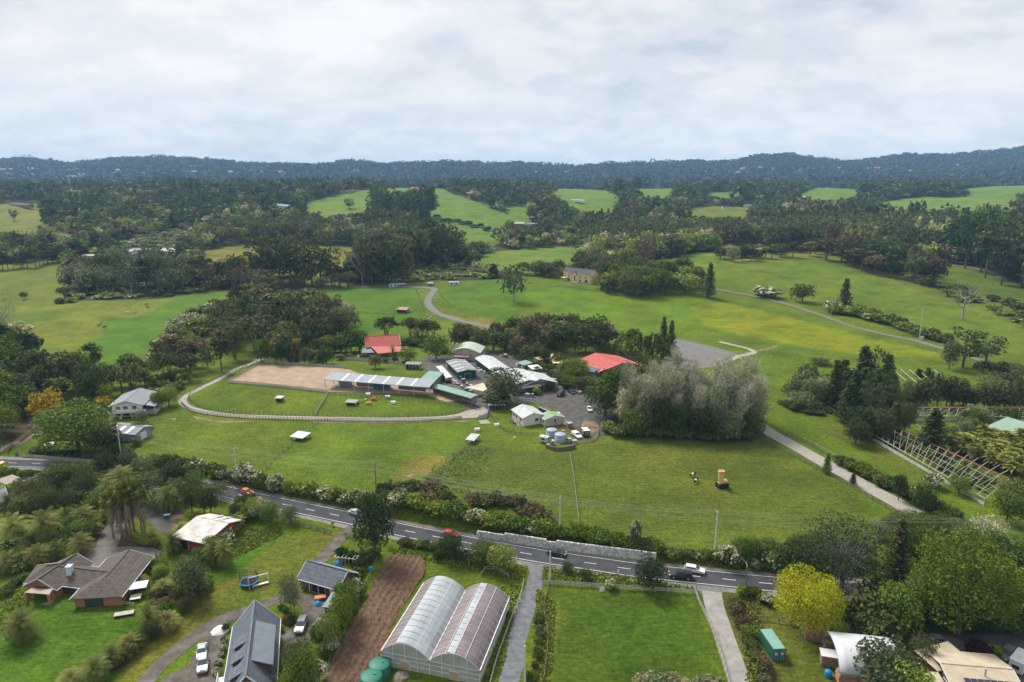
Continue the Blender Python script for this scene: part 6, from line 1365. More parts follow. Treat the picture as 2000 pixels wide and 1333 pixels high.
for i in range(4): mb = MB(); mb.box((-3.0, W * (-0.1 + 0.36 * i), 0.6), (0.2, 0.2, 3.6)); mb.build('post', M_TRIM, lh)
roofpiece(lh, [(0.5, -4.6, 3.4), (9.0, -4.6, 3.4), (9.0, 0.1, 4.5), (0.5, 0.1, 4.5)], R_GREY, 0.12, 'veranda_roof')
for i in range(3): mb = MB(); mb.box((0.8 + i * 4, -4.3, 1.6), (0.18, 0.18, 3.5)); mb.build('post', M_TRIM, lh)
mb = MB(); mb.box((4.5, -2.3, 0.9), (8.4, 4.2, 1.4)); mb.build('veranda_base', M_TIMBW, lh)
lh.scale = (1, 1, 1)
sb, L_, W = house('blue_grey_shed', 'blue grey metal shed beside the purple leaved tree', (200, 842), (262, 848), 8.0, 3.2, 4.3, M_BLUEG, R_MIDG, 'shed', [('r', 0.5, 0.1, 2.6, 2.4, 'door', M_TRIM)], trim=M_GREYT); sky_strips(sb, 3, L_, -0.4, 3.35, 3.6, 4.35, 1.2)
house('hillside_house', 'blue grey roof among the dark trees left of the grey roofed house', (97, 757), (112, 738), 7, 3, 4.8, M_WHITE, R_MIDG)
# --- white cottage
o, rz, L_ = frame((1042, 806.5), (1020.5, 791), 4.7); W = 8.2
o = o + Vector((math.sin(rz), -math.cos(rz), 0)) * W / 2
ct = empty('white_cottage', (o.x, o.y, gz(o.x, o.y)), rz, 'white weatherboard cottage with white iron roof beside the grey tanks', 'house')
walls(ct, L_, W, 3.3, 4.7, M_WHITE); gable_roof(ct, L_, W, 3.3, 4.7, R_WHITE, ov=0.4)
for t in (0.25, 0.6, 0.85): win(ct, L_ * t, W, 1.3, 1.2, 1.2, 'b')
win(ct, 0, W * 0.35, 1.3, 1.3, 1.1, 'l')
walls(ct, 4.6, 7.5, 2.8, 3.7, M_WHITE, 'gable', -3.6, -6.4, name='wing_wall')
gable_roof(ct, 4.6, 7.5, 2.8, 3.9, R_GRASSG, -3.6, -6.4, 0.35)
wl = MB(); wl.box((-3.72, -2.65, 1.4), (0.12, 7.3, 2.7)); wl.build('timber_cladding', M_TIMBW, ct); win(ct, -3.78, -2.9, 1.1, 0.7, 1.5, 'l')
for t in (0.3, 0.7): win(ct, -3.6 + 4.6 * t, 1.1, 1.2, 0.9, 1.0, 'b')
mb = MB(); mb.box((L_ * 0.55, W + 1.2, 0.6), (4.4, 2.2, 0.18))
for i in range(10): mb.box((L_ * 0.55 - 2.1 + i * 0.46, W + 2.25, 1.1), (0.08, 0.08, 1.1))
mb.box((L_ * 0.55, W + 2.25, 1.65), (4.4, 0.09, 0.09)); mb.build('deck', M_TIMBER, ct)
for i in range(5): mb = MB(); mb.box((L_ * 0.55 - 2.6 - i * 0.35, W + 1.2, 0.5 - i * 0.14), (0.33, 1.2, 0.12)); mb.build('step', M_TIMBW, ct)
# --- farm sheds
gb, L_, W = house('green_barn', 'dark green metal barn with striped grey roof beside the yard', (873.5, 707), (895.5, 727.5), (930, 724), 3.6, 4.3, M_GREENW, R_MIDG, 'barn', [('r', 0.5, 0.1, 2.4, 2.3, 'door', M_GREENW)], trim=M_GREYT)
for i in range(3): t = 0.22 + 0.27 * i; roofpiece(gb, [(L_ * t, -0.4, 3.76), (L_ * t + 0.9, -0.4, 3.76), (L_ * t + 0.9, W / 2, 4.5), (L_ * t, W / 2, 4.5)], M_CLEAR, 0.05, 'skylight'); roofpiece(gb, [(L_ * t + 0.9, W + 0.4, 3.76), (L_ * t, W + 0.4, 3.76), (L_ * t, W / 2, 4.5), (L_ * t + 0.9, W / 2, 4.5)], M_CLEAR, 0.05, 'skylight')
house('long_shed', 'long white roofed shed with dark green walls, upper one of the row', (929.5, 701), (962, 725), 8.0, 3.6, 4.6, M_GREENW, R_WHITE, 'shed', trim=M_TRIM)
house('wide_shed', 'wide white roofed shed in the middle of the white shed row', (962, 728), (1000, 752), 15.0, 3.4, 5.0, M_TIMBER, R_WHITE, 'shed')
house('entrance_shed', 'white roofed shed with timber gable facing the car park', (1000, 736), (1022, 752), 15.0, 3.0, 5.2, M_TIMBER, R_WHITE, 'shed', [('r', 0.5, 0.1, 3.4, 2.4, 'door', M_DARK)])
mono('entrance_roof', 'patched low lean-to roof at the entrance of the white sheds', (1012, 760), (1056, 754), 5.0, 2.5, 3.1, None, mat('patched_iron', (0.50, 0.44, 0.40), 0.7, 0.45, 0.25, stripes=(0, 1.0, 0.15)), 'canopy', posts=4)
house('side_shed', 'low white roofed shed behind the timber gable of the entrance', (1046, 744), (1072, 748), 7.0, 2.8, 3.5, M_TIMBER, R_WHITE, 'shed')
ab_o, ab_rz, ab_L = frame((884, 690), (940, 692), 3.6)
ab = empty('arched_barn', ab_o, ab_rz, 'pale green arched roof barn behind the round green tree', 'barn'); ab_W = 13.0
walls(ab, ab_L, ab_W, 3.6, 0, M_TIMBW, 'hip')
prev = None
for i in range(10):
 t0, t1 = i / 10, (i + 1) / 10; hh = lambda t: 3.7 + 3.3 * math.sin(PI * (0.08 + 0.84 * t)) ** 1.2 * (1 - 0.35 * t)
 roofpiece(ab, [(-0.4 + (ab_L * 0.95 + 0.8) * t0, -0.5, hh(t0)), (-0.4 + (ab_L * 0.95 + 0.8) * t1, -0.5, hh(t1)), (-0.4 + (ab_L * 0.95 + 0.8) * t1, ab_W + 0.5, hh(t1)), (-0.4 + (ab_L * 0.95 + 0.8) * t0, ab_W + 0.5, hh(t0))], R_PALEG, 0.12)
 g = MB(); xx = -0.1 + (ab_L * 0.95) * (t0 + t1) / 2; g.box((xx, 0.0, (3.5 + hh((t0 + t1) / 2)) / 2), (ab_L * 0.097, 0.2, hh((t0 + t1) / 2) - 3.5)); g.build('gable_boards', M_TIMBW, ab)
win(ab, ab_L * 0.3, 0, 0.1, 3.4, 2.4, 'f', M_DARK, 'door'); win(ab, ab_L * 0.78, 0, 1.0, 1.4, 1.2, 'f')
roofpiece(ab, [(1.0, -3.5, 2.6), (ab_L * 0.62, -3.5, 2.6), (ab_L * 0.62, 0, 3.3), (1.0, 0, 3.3)], R_RUST, 0.1, 'lean_to_roof')
for i in range(4): mb = MB(); mb.box((1.2 + i * (ab_L * 0.62 - 1.4) / 3, -3.3, 1.0), (0.2, 0.2, 3.2)); mb.build('post', M_POST, ab)
rh, L_, W = house('red_roofed_farmhouse', 'timber farmhouse with steep red iron roof beside the white board fence', (716, 677), (781, 673), 12.0, 4.6, 8.3, M_TIMBER, R_RED, wins=[('l', 0.35, 1.2, 1.4, 1.4), ('l', 0.65, 4.8, 1.4, 1.4), ('r', 0.5, 4.6, 1.4, 1.4)], trim=M_TRIM)
x0, x1 = 2.0, L_ + 0.6
roofpiece(rh, [(x0 + 3.0, -8.6, 2.5), (x1, -7.0, 2.5), (x1 - 0.4, 0.0, 4.5), (x0, 0.0, 4.5)], R_REDL, 0.14, 'lower_roof')
mb = MB(); mb.box(((x0 + x1) / 2 + 1.2, -3.2, 1.2), (x1 - x0 - 4.0, 6.2, 3.0)); mb.build('lower_wall', M_DBRICK, rh)
for t in (0.35, 0.55, 0.85): win(rh, x0 + 3 + (x1 - x0 - 3) * t - 0.4, -6.3, 0.7, 1.5, 1.7, 'f')
roofpiece(rh, [(-3.0, -4.5, 2.4), (x0 + 1.5, -5.6, 2.4), (x0 - 0.3, 0, 3.6), (-2.0, 0, 3.6)], R_MIDG, 0.12, 'veranda_roof')
for i in range(4): mb = MB(); mb.box((-2.6 + i * 2.0, -4.3, 1.0), (0.16, 0.16, 2.9)); mb.build('post', M_TIMBW, rh)
o, rz, L_ = frame((1214, 709), (1164.5, 690), 5.6); W = 17.0; o = o + Vector((math.sin(rz), -math.cos(rz), 0)) * W / 2
rb = empty('red_barn', (o.x, o.y, gz(o.x, o.y)), rz, 'low barn with big red iron roof beside the leafy car park trees', 'barn')
walls(rb, L_, W, 3.6, 5.6, M_TIMBER); gable_roof(rb, L_, W, 3.6, 5.6, R_RED, ov=0.6, m2=R_RED, trim=None)
roofpiece(rb, [(L_ - 1, W + 4.2, 2.6), (0.5, W + 4.2, 2.6), (0.5, W + 0.2, 3.6), (L_ - 1, W + 0.2, 3.6)], R_REDL, 0.12, 'lower_roof')
roofpiece(rb, [(0, -4.5, 2.7), (L_, -4.5, 2.7), (L_, -0.4, 3.7), (0, -0.4, 3.7)], R_REDL, 0.12, 'lower_roof')
for y in (W + 4.0, -4.3):
 for i in range(5): mb = MB(); mb.box((1 + i * (L_ - 3) / 4, y, 1.0), (0.2, 0.2, 3.2)); mb.build('post', M_POST, rb)
win(rb, 0, W * 0.5, 0.1, 4.0, 2.8, 'l', M_DARK, 'door')
mono('slate_lean_to', 'slate grey low roof in front of the red barn', (1137, 722), (1160, 727), 5.0, 2.6, 3.0, M_TIMBER, R_SLATE, 'shed')
ar, L_, W = mono('arena_shelter', 'very long open shelter with grey roof beside the sand arena', (634, 741.5), (838, 757), (846, 747), 3.9, 4.9, None, R_GREY, 'shelter', strips=6, posts=8)
for x, w_, h_, m_, n_ in ((L_ * 0.14, L_ * 0.11, 3.2, M_BLUEG, 'stall'), (L_ * 0.50, L_ * 0.14, 2.8, mat('teal_sheet', (0.02, 0.17, 0.23), 0.5, 0.15, 0.6, stripes=(0, 0.4, 0.3)), 'stall'), (L_ * 0.33, L_ * 0.18, 2.2, M_LIME, 'screen_wall'), (L_ * 0.78, L_ * 0.26, 1.7, M_TIMBER, 'screen_wall')):
 mb = MB(); mb.box((x, W - 1.5 if n_ == 'stall' else W - 0.5, h_ / 2 - 0.3), (w_, 2.6 if n_ == 'stall' else 0.3, h_ + 0.6)); mb.build(n_, m_, ar)
o1 = at_level(893 - 100, 0 + 727, 3)
mono('green_shelter', 'pale green flat roofed shelter behind the arena shelter', (816, 746), (845, 748), (820, 727), 2.6, 3.2, M_TIMBER, R_GREEN, 'shelter', openf=True, posts=4)
mono('stall_row', 'long narrow green roofed row of animal stalls along the yard', (846, 757), (920, 778), 3.2, 2.5, 3.0, M_TIMBER, R_GREEN, 'stalls', openf=True, posts=18)
mono('striped_shelter', 'narrow striped white and grey roof in the middle of the lane', (872, 738), (882, 737), (853, 718), 2.3, 2.7, M_TIMBER, mat('striped_iron', (0.62, 0.63, 0.65), 0.6, 0.15, 0.5, stripes=(1, 2.4, 0.55)), 'shelter')
kk, L_, W = mono('kiosk', 'small open fronted stone kiosk beside the lane, below the farmhouse', (792, 711.5), (819, 712.5), 3.2, 2.5, 2.7, M_TIMBER, R_MIDG, 'kiosk', openf=True, posts=5)
for i, c in enumerate([(0.7, 0.4, 0.05), (0.08, 0.1, 0.3), (0.7, 0.5, 0.08)]): mb = MB(); mb.box((L_ * (0.5 + 0.15 * i), W - 0.35, 1.3), (0.8, 0.06, 1.5)); mb.build('poster', mat('poster_%s' % 'abc'[i], c, 0.7), kk)
def sail(name, label, px, hs_, m, cat='shade sail'):
 P = [at_level(q[0], q[1], gz(*hits([q])[0][:2]) + h) for q, h in zip(px, hs_)]; c = sum(P, Vector()) / len(P); z0 = gz(c.x, c.y)
 root = empty(name, (c.x, c.y, z0), 0, label, cat); n = 6; mb = MB()
 if len(P) == 3: P.append(P[2])
 V = []
 for i in range(n + 1):
  for j in range(n + 1):
   s, t = i / n, j / n; q = (P[0] * (1 - s) + P[1] * s) * (1 - t) + (P[3] * (1 - s) + P[2] * s) * t; e = math.sin(PI * s) * math.sin(PI * t); V.append(q - root.location - Vector((0, 0, 0.5 * e)))
 mb.add(V, [(i * (n + 1) + j, (i + 1) * (n + 1) + j, (i + 1) * (n + 1) + j + 1, i * (n + 1) + j + 1) for i in range(n) for j in range(n)])
 o = mb.build('cloth', m, root); so = o.modifiers.new('thick', 'SOLIDIFY'); so.thickness = 0.03
 for p in P[:4 if len(set(map(tuple, P))) > 3 else 3]: b_ = MB(); q = p - root.location; b_.tube([(q.x, q.y, -1), (q.x, q.y, q.z + 0.1)], 0.09, 5); b_.build('mast', M_GREYT, root)
sail('shade_sail', 'cream shade sail in front of the spreading grey green tree', [(910, 757), (944, 748), (952, 760), (946, 765)], [2.6, 3.6, 2.6, 2.3], M_CANVC)
sail('shade_sail', 'yellow shade sail, left one of two behind the sheds', [(1042, 699), (1082, 691), (1076, 701), (1052, 703)], [3.4, 4.4, 3.6, 3], M_CANVY)
sail('shade_sail', 'yellow shade sail, right one of two beside the red barn', [(1078, 703), (1092, 693), (1101, 710), (1080, 710)], [3.4, 4.4, 3.2, 3], M_CANVY)
mono('nursery_roof', 'small white roofed lean-to between the white sheds and yellow sail', (1040, 722), (1058, 720), 5, 2.4, 2.8, M_TIMBER, mat('striped_white', (0.62, 0.60, 0.55), 0.7, 0.2, 0.5, stripes=(0, 1.2, 0.3)), 'shed')
mono('nursery_roof', 'small green roofed shed left of the yellow sails', (1011, 709), (1024, 714), 4.5, 2.4, 2.9, M_TIMBER, R_GREEN, 'shed')
house('tower_hut', 'tiny hut with rusty red roof among the trees behind the sheds', (995, 679), (1013, 679), 4, 3.4, 4.3, M_TIMBER, R_RUST, 'hut')
mono('gate_shelter', 'dark timber shelter with flat rusty roof beside the parked cars', (1100, 748), (1124, 752), 4, 2.8, 2.9, M_REDW, mat('dark_rust', (0.15, 0.085, 0.06), 0.8, 0.3), 'shelter', openf=True, posts=3)
mono('parasol_row', 'white and orange stall roofs in front of the grey green tree', (955, 791), (985, 791), 3.0, 2.1, 2.4, None, mat('orange_white_awning', (0.60, 0.58, 0.55), 0.7, 0.1, 0.5), 'stalls', posts=6)
pr = [o for o in COL.objects if o.name.startswith('parasol_row')][0]
for i in (2, 3, 4): x = 0.55 + i * 0.68; roofpiece(pr, [(x, -0.3, 2.3), (x + 0.55, -0.3, 2.3), (x + 0.55, 3.2, 2.6), (x, 3.2, 2.6)], mat('orange_cloth', (0.75, 0.17, 0.03), 0.7), 0.05, 'orange_panel')
for A, B, w_, l in [((568, 853), (591, 856.5), 4.2, 'low grey roofed animal shelter in the paddock, left of the pole'), ((911, 859), (925, 861), 4.6, 'low white roofed animal shelter in the paddock near the ramp'), ((1430, 851), (1444, 852), 3.6, 'small white roofed shelter under the edge of the poplars')]:
 mono('paddock_shelter', l, A, B, w_, 1.3, 1.7, None, R_WHITE if 'white' in l else mat('pale_grey_iron', (0.42, 0.44, 0.45), 0.6, 0.1, 0.5), 'shelter', posts=2)
mono('red_hut', 'tiny red hut with white roof inside the ringed paddock', (538, 778), (549, 778.5), 2.2, 1.7, 1.9, M_REDW, R_WHITE, 'hut', openf=True)
mono('goat_house', 'patchwork low timber shelter beside the arena shelter', (675, 786), (694, 787), 2.6, 1.3, 1.5, M_TIMBW, mat('grey_board_roof', (0.30, 0.29, 0.27), 0.9, 0.3), 'hut', openf=True)
mono('rusty_shed', 'open farm shed with rusty patched roof on the upper paddock', (775, 605), (793, 606), 5.5, 2.3, 2.9, M_TIMBER, R_RUST, 'shed', openf=True, posts=4)
for A, B, m_, l in [((760, 556), (776, 556), M_WHITE, 'white caravan like cabin at the top of the track'), ((778, 556), (793, 555), M_TIMBER, 'dark open shed at the top of the gravel track'), ((835, 554), (845, 554), mat('mixed_boards', (0.3, 0.25, 0.2), 0.8, 0.4), 'small cluttered shed behind the track bend'), ((877, 552), (896, 552), M_WHITE, 'white cabin with dark openings right of the track bend')]:
 mono('cabin', l, A, B, 3.5, 2.4, 2.7, m_, R_GREY, 'cabin', wins=[('f', 0.25, 0.5, 1.4, 1.5), ('f', 0.75, 0.5, 1.4, 1.5)] )
kh, L_, W = house('stone_house', 'large two storey sandstone house with dark tiled roof on the knoll', (1101, 531), (1154, 537), 10.5, 7.0, 10.6, M_CREAM, R_CHAR, wins=[('f', 0.06, 3.4, 1.2, 1.5), ('f', 0.2, 3.4, 1.2, 1.5), ('f', 0.2, 0.3, 2.2, 2.1), ('f', 0.43, 0.4, 1.1, 4.4), ('f', 0.62, 3.4, 1.3, 1.4), ('f', 0.82, 3.4, 1.3, 1.4), ('f', 0.62, 0.3, 1.5, 2.1), ('f', 0.84, 0.3, 3.0, 2.2), ('r', 0.35, 3.3, 1.1, 1.3), ('r', 0.7, 0.3, 1.6, 2.0)], trim=M_CREAM)
chimney(kh, 1.0, W / 2, 8.6, 2.4, M_CREAM, 1.3); chimney(kh, L_ - 1.0, W / 2, 8.6, 2.4, M_CREAM, 1.3)
mb = MB(); g0 = L_ * 0.43; mb.add([(g0 - 2.4, -0.45, 0), (g0 + 2.4, -0.45, 0), (g0 + 2.4, -0.45, 5.6), (g0, -0.45, 8.1), (g0 - 2.4, -0.45, 5.6), (g0 - 2.4, 0.1, 0), (g0 + 2.4, 0.1, 0), (g0 + 2.4, 0.1, 5.6), (g0 - 2.4, 0.1, 5.6)], [(0, 1, 2, 3, 4), (1, 6, 7, 2), (0, 4, 8, 5)]); mb.build('gable_bay', M_CREAM, kh); win(kh, g0, -0.45, 0.6, 1.1, 4.6, 'f', fr=M_CREAM)
roofpiece(kh, [(g0 - 2.8, -0.7, 5.4), (g0, -0.7, 8.4), (g0, 4.4, 8.4), (g0 - 2.8, 1.0, 5.6)][::-1], R_CHAR, 0.12, 'gable_roof'); roofpiece(kh, [(g0, -0.7, 8.4), (g0 + 2.8, -0.7, 5.4), (g0 + 2.8, 1.0, 5.6), (g0, 4.4, 8.4)][::-1], R_CHAR, 0.12, 'gable_roof')
mb = MB(); mb.box((2.0, -1.8, 2.9), (5.0, 3.4, 0.25)); [mb.box((0 + 4.6 * i, -3.3, 1.2), (0.3, 0.3, 3.2)) for i in (0, 1)]; mb.build('balcony', M_CREAM, kh)
mono('garden_shed', 'small white shed on the lawn left of the stone house', (1067, 534), (1076, 534), 4, 2.2, 2.6, M_WHITE, R_GREY, 'shed')
FARH = [(313, 490, 348, 492, M_CREAM, R_WHITE, 7.5, 'cream gabled house among trees, left'), (254, 488, 290, 489, M_TIMBER, R_MIDG, 5, 'dark low house left of the cream gabled one'), (228, 490, 256, 491, M_WHITE, R_WHITE, 5, 'white roofed house beside the yellow tree'), (160, 500, 184, 500, M_WHITE, R_WHITE, 4.5, 'white sheds left of the yellow tree'), (262, 537, 276, 538, M_WHITE, R_WHITE, 5, 'white cabin glimpsed in the grey green grove'),
 (533, 401, 566, 404, M_WHITE, R_MIDG, 6, 'white house above the pine belt, left of centre'), (607, 371, 636, 371, M_WHITE, R_MIDG, 6, 'white house with grey roof on the far ridge'), (676, 372, 697, 372, M_CREAM, R_CHAR, 5, 'ochre house on the far ridge'), (684, 364, 700, 364, M_WHITE, R_REDL, 5, 'pinkish roofed house behind the ochre one'), (668, 364, 680, 364, M_WHITE, R_MIDG, 5, 'small grey house on the far ridge'), (734, 361, 748, 361, M_WHITE, R_WHITE, 6, 'white house on the far ridge crest'), (800, 367, 832, 369, M_CREAM, R_REDL, 5, 'long peach coloured house on the far ridge'),
 (18, 398, 55, 400, M_TIMBER, R_CHAR, 6, 'dark roofed house at the far left paddock'), (64, 381, 80, 381, M_WHITE, R_WHITE, 6, 'white house behind the far left paddock'), (150, 378, 185, 379, M_WHITE, R_WHITE, 5, 'long white shed in the far left trees'), (225, 373, 240, 373, M_WHITE, R_MIDG, 6, 'grey gabled house in the far left trees'), (270, 365, 292, 365, M_WHITE, R_WHITE, 5, 'white house in the far trees, left'), (300, 378, 316, 378, M_WHITE, R_WHITE, 5, 'white cottage in the far trees, left'), (373, 375, 405, 376, M_DBRICK, R_RED, 6, 'red roofed large house in the far trees'),
 (1064, 366, 1092, 366, M_DARK, R_CHAR, 6, 'dark house above a far green paddock'), (1114, 391, 1140, 392, M_WHITE, R_WHITE, 4, 'white long shed on the far hillside paddock'), (1342, 371, 1358, 371, M_WHITE, R_WHITE, 6, 'white house beyond the far paddocks, right of centre'), (1005, 438, 1024, 438, M_TIMBER, R_WHITE, 5, 'small house at the foot of the far hill'), (1030, 438, 1050, 438, M_WHITE, R_GREY, 4, 'white sheds at the foot of the far hill'), (1300, 423, 1318, 424, M_WHITE, R_GREY, 4, 'grey sheds beside the far flat paddock'), (1280, 439, 1302, 440, M_WHITE, R_WHITE, 4, 'white sheds seen through the pine belt'),
 (1412, 405, 1424, 405, M_WHITE, R_CHAR, 5, 'small house under the far trees, right'), (1454, 402, 1468, 402, M_CREAM, R_MIDG, 5, 'grey roofed house under the far trees, right'), (1583, 363, 1594, 363, M_BRICK, R_RUST, 5, 'rust coloured barn on the far right hill'), (1632, 351, 1648, 351, M_WHITE, R_WHITE, 5, 'white house at the top of the far right hill'), (1618, 358, 1630, 358, M_WHITE, R_MIDG, 5, 'grey house on the far right hill'), (1556, 386, 1574, 386, M_WHITE, R_WHITE, 5, 'white house at the foot of the far right hill'), (1720, 334, 1728, 334, M_WHITE, R_WHITE, 7, 'white house on the ridge, right'), (1900, 336, 1920, 336, M_WHITE, R_REDL, 6, 'pink roofed house on the ridge, far right')]
for x0, y0, x1, y1, wm, rm, h_, l in FARH:
 house('far_house', l, (x0, y0), (x1, y1), 9.0, 3.2 if h_ < 7 else 4.5, h_, wm, rm, wins=[('f', 0.2, 1.0, 1.6, 1.3), ('f', 0.5, 1.0, 1.6, 1.3), ('f', 0.8, 1.0, 1.6, 1.3)], trim=None)
mb = MB(); mb.box((0, 0, 2), (16, 10, 6)); tw = mb.mesh('town_wall', M_WHITE); mr = MB(); mr.add([(-9, -6, 5), (9, -6, 5), (9, 6, 5), (-9, 6, 5), (-9, 0, 8), (9, 0, 8)], [(0, 1, 5, 4), (2, 3, 4, 5), (0, 4, 3), (1, 2, 5), (0, 3, 2, 1)])
trf = [mr.mesh('town_roof', m_) for m_ in (R_WHITE, R_GREY, R_BEIGE, R_REDL)]
rr = random.Random(5); n_t = 0
for i in range(900):
 px = rr.uniform(-10, 330) if rr.random() < 0.72 else rr.uniform(330, 2000); py = rr.uniform(334, 374) if px < 330 else rr.uniform(326, 345)
 if px < 330 and rr.random() > 1.1 - px / 420: continue
 if n_t >= 110: break
 p = G(px, py); 
 if p.y < 1500 or is_open(np.array([p.x]), np.array([p.y]))[0]: continue
 big = 1.0 + p.y / 6000
 t = empty('town_house', (p.x, p.y, p.z + 4), rr.uniform(0, PI), 'tiny pale house %s' % ('in the far suburb on the left' if px < 330 else ('on the wooded range, middle' if px < 1200 else 'on the wooded range, right')), 'house', 'tiny pale houses %s' % ('of the far suburb on the left' if px < 330 else ('on the range, middle' if px < 1200 else 'on the range, right')))
 t.scale = (big, big, big); link('wall', tw, t); link('roof', rr.choice(trf), t); n_t += 1
print('buildings', n_t, time.time() - T0)
# ------------------------------------------------------------------ greenhouse
M_FILM = mat('milky_film', (0.42, 0.46, 0.49), 0.5, 0.14, 0.25, dirt=(0.34, 0.37, 0.39))
M_FILMD = mat('mauve_film', (0.24, 0.195, 0.21), 0.5, 0.2, 0.3, dirt=(0.19, 0.15, 0.16))
M_WALLF = mat('greenhouse_wall_sheet', (0.46, 0.46, 0.44), 0.5, 0.25, 0.5, stripes=(0, 0.35, 0.12))
for m_, f_ in ((M_FILM, 0.16), (M_FILMD, 0.22), (M_WALLF, 0.22)):
 t_ = m_.node_tree; tp = t_.nodes.new('ShaderNodeBsdfTransparent'); mx_ = t_.nodes.new('ShaderNodeMixShader'); mx_.inputs[0].default_value = f_
 t_.links.new(t_.nodes['Principled BSDF'].outputs[0], mx_.inputs[1]); t_.links.new(tp.outputs[0], mx_.inputs[2]); t_.links.new(mx_.outputs[0], t_.nodes['Material Output'].inputs[0])
def greenhouse():
 he = 3.0; z0 = gz(*hits([(840, 1330)])[0][:2]); a = at_level(744, 1272, z0 + he); c = at_level(937, 1311, z0 + he); b = at_level(827, 1140, z0 + he)
 v = c - a; rz = math.atan2(v.y, v.x); W = v.length; d = b - a; Lg = abs(-math.sin(rz) * d.x + math.cos(rz) * d.y); sk = (math.cos(rz) * d.x + math.sin(rz) * d.y) / Lg
 root = empty('greenhouse', (a.x, a.y, z0), rz, 'twin arched greenhouse under milky and mauve film beside the ploughed strip', 'greenhouse'); S = W / 2; nb = 13
 P = lambda x, y, z: (x + sk * y, y, z)
 arc = lambda t: he + 2.5 * math.sin(PI * t) ** 0.8 if 0 < t < 1 else he
 for s in range(2):
  x0 = s * S
  for k in range(nb):
   y0, y1 = Lg * k / nb + 0.06, Lg * (k + 1) / nb - 0.06
   for t0, t1, m_, dz in ((0, 0.32 if s == 0 else 0.36, M_FILMD, 0), (0.32 if s == 0 else 0.36, 1 if s == 0 else 0.50, M_FILM, 0.28 if s == 0 else 0.3), (0.5, 1, M_FILMD, 0)):
    if s == 0 and t0 == 0.5: continue
    mb = MB(); n = 7
    for i in range(n):
     u0, u1 = t0 + (t1 - t0) * i / n, t0 + (t1 - t0) * (i + 1) / n; f0 = dz * (1 - (u0 - t0) / (t1 - t0)) ; f1 = dz * (1 - (u1 - t0) / (t1 - t0))
     mb.quad(P(x0 + S * u0, y0, arc(u0) + f0), P(x0 + S * u1, y0, arc(u1) + f1), P(x0 + S * u1, y1, arc(u1) + f1), P(x0 + S * u0, y1, arc(u0) + f0))
    mb.build('roof_panel', m_, root, smooth=True)
  for k in range(nb + 1):
   y = Lg * k / nb; mb = MB(); pts = [P(x0 + S * i / 14, y, arc(i / 14) + 0.05) for i in range(15)]; mb.tube(pts, 0.05, 4); mb.build('rib', M_TRIM, root)
  mb = MB()
  for t in (0.32, 0.5, 0.72): mb.bar(P(x0 + S * t, 0, arc(t) + 0.08), P(x0 + S * t, Lg, arc(t) + 0.08), 0.07)
  if s == 0:
   for k in range(nb * 2): mb.bar(P(x0 + S * 0.32, Lg * k / nb / 2, arc(.32) + 0.3), P(x0 + S * 0.44, Lg * (k + .5) / nb / 2, arc(.44) + .1), 0.06)
  mb.build('purlin', M_TRIM, root)
 for x in (0, S, W):
  mb = MB(); mb.bar(P(x, -0.2, he), P(x, Lg + 0.2, he), 0.22, 0.14); mb.build('gutter', M_TRIM, root)
  for y in (0, Lg): mb = MB(); mb.box((x + sk * y, y, 1.0), (0.16, 0.16, 4.2)); mb.build('post', M_TRIM, root)
 mb = MB(); mb.box((0, -0.1, he), (0.3, 0.3, 0.3)); mb.box((S, -0.1, he), (0.3, 0.3, 0.3)); mb.box((W, -0.1, he), (0.3, 0.3, 0.3)); mb.build('gutter_end', mat('red_paint', (0.5, 0.05, 0.03), 0.5), root)
 for s in range(2):
  for y in (0.02, Lg - 0.02):
   for i in range(4):
    t0, t1 = i / 4 + .004, (i + 1) / 4 - .004; mb = MB(); top = [P((s + t0 + (t1 - t0) * q / 4) * S, y, arc(t0 + (t1 - t0) * q / 4)) for q in range(5)]
    mb.add([P((s + t0) * S, y, -1), P((s + t1) * S, y, -1)] + top[::-1], [tuple(range(7))]); mb.build('end_panel', M_WALLF, root)
  mb = MB()
  for i in (1, 2, 3): mb.box((s * S + S * i / 4, -0.04, (arc(i / 4) - 1) / 2), (0.1, 0.1, arc(i / 4) + 1))
  for z in (1.1, 2.1, he): mb.box((s * S + S / 2, -0.05, z), (S - .2, 0.08, 0.08))
  mb.build('end_frame', M_TRIM, root); win(root, s * S + S * 0.5, -0.05, 0.1, 1.9, 1.7, 'f', mat('hessian', (0.42, 0.30, 0.18), 0.9), 'door')
 for x in (0, W):
  mb = MB(); mb.add([P(x, 0, -1), P(x, Lg, -1), P(x, Lg, he), P(x, 0, he)], [(0, 1, 2, 3)]); mb.build('side_sheet', M_WALLF, root)
  mb = MB()
  for k in range(nb + 1): mb.box((x + sk * Lg * k / nb, Lg * k / nb, 1.0), (0.1, 0.1, 4.0))
  mb.bar(P(x, 0, 1.3), P(x, Lg, 1.3), 0.07); mb.build('side_frame', M_TRIM, root)
 mb = MB()
 for k in range(16): mb.box((W * (k + .5) / 16 + sk * Lg / 2, Lg / 2, 0.5), (0.5, Lg - 3, 0.9))
 o = mb.build('plant_row', FOL['green'], root)
greenhouse()
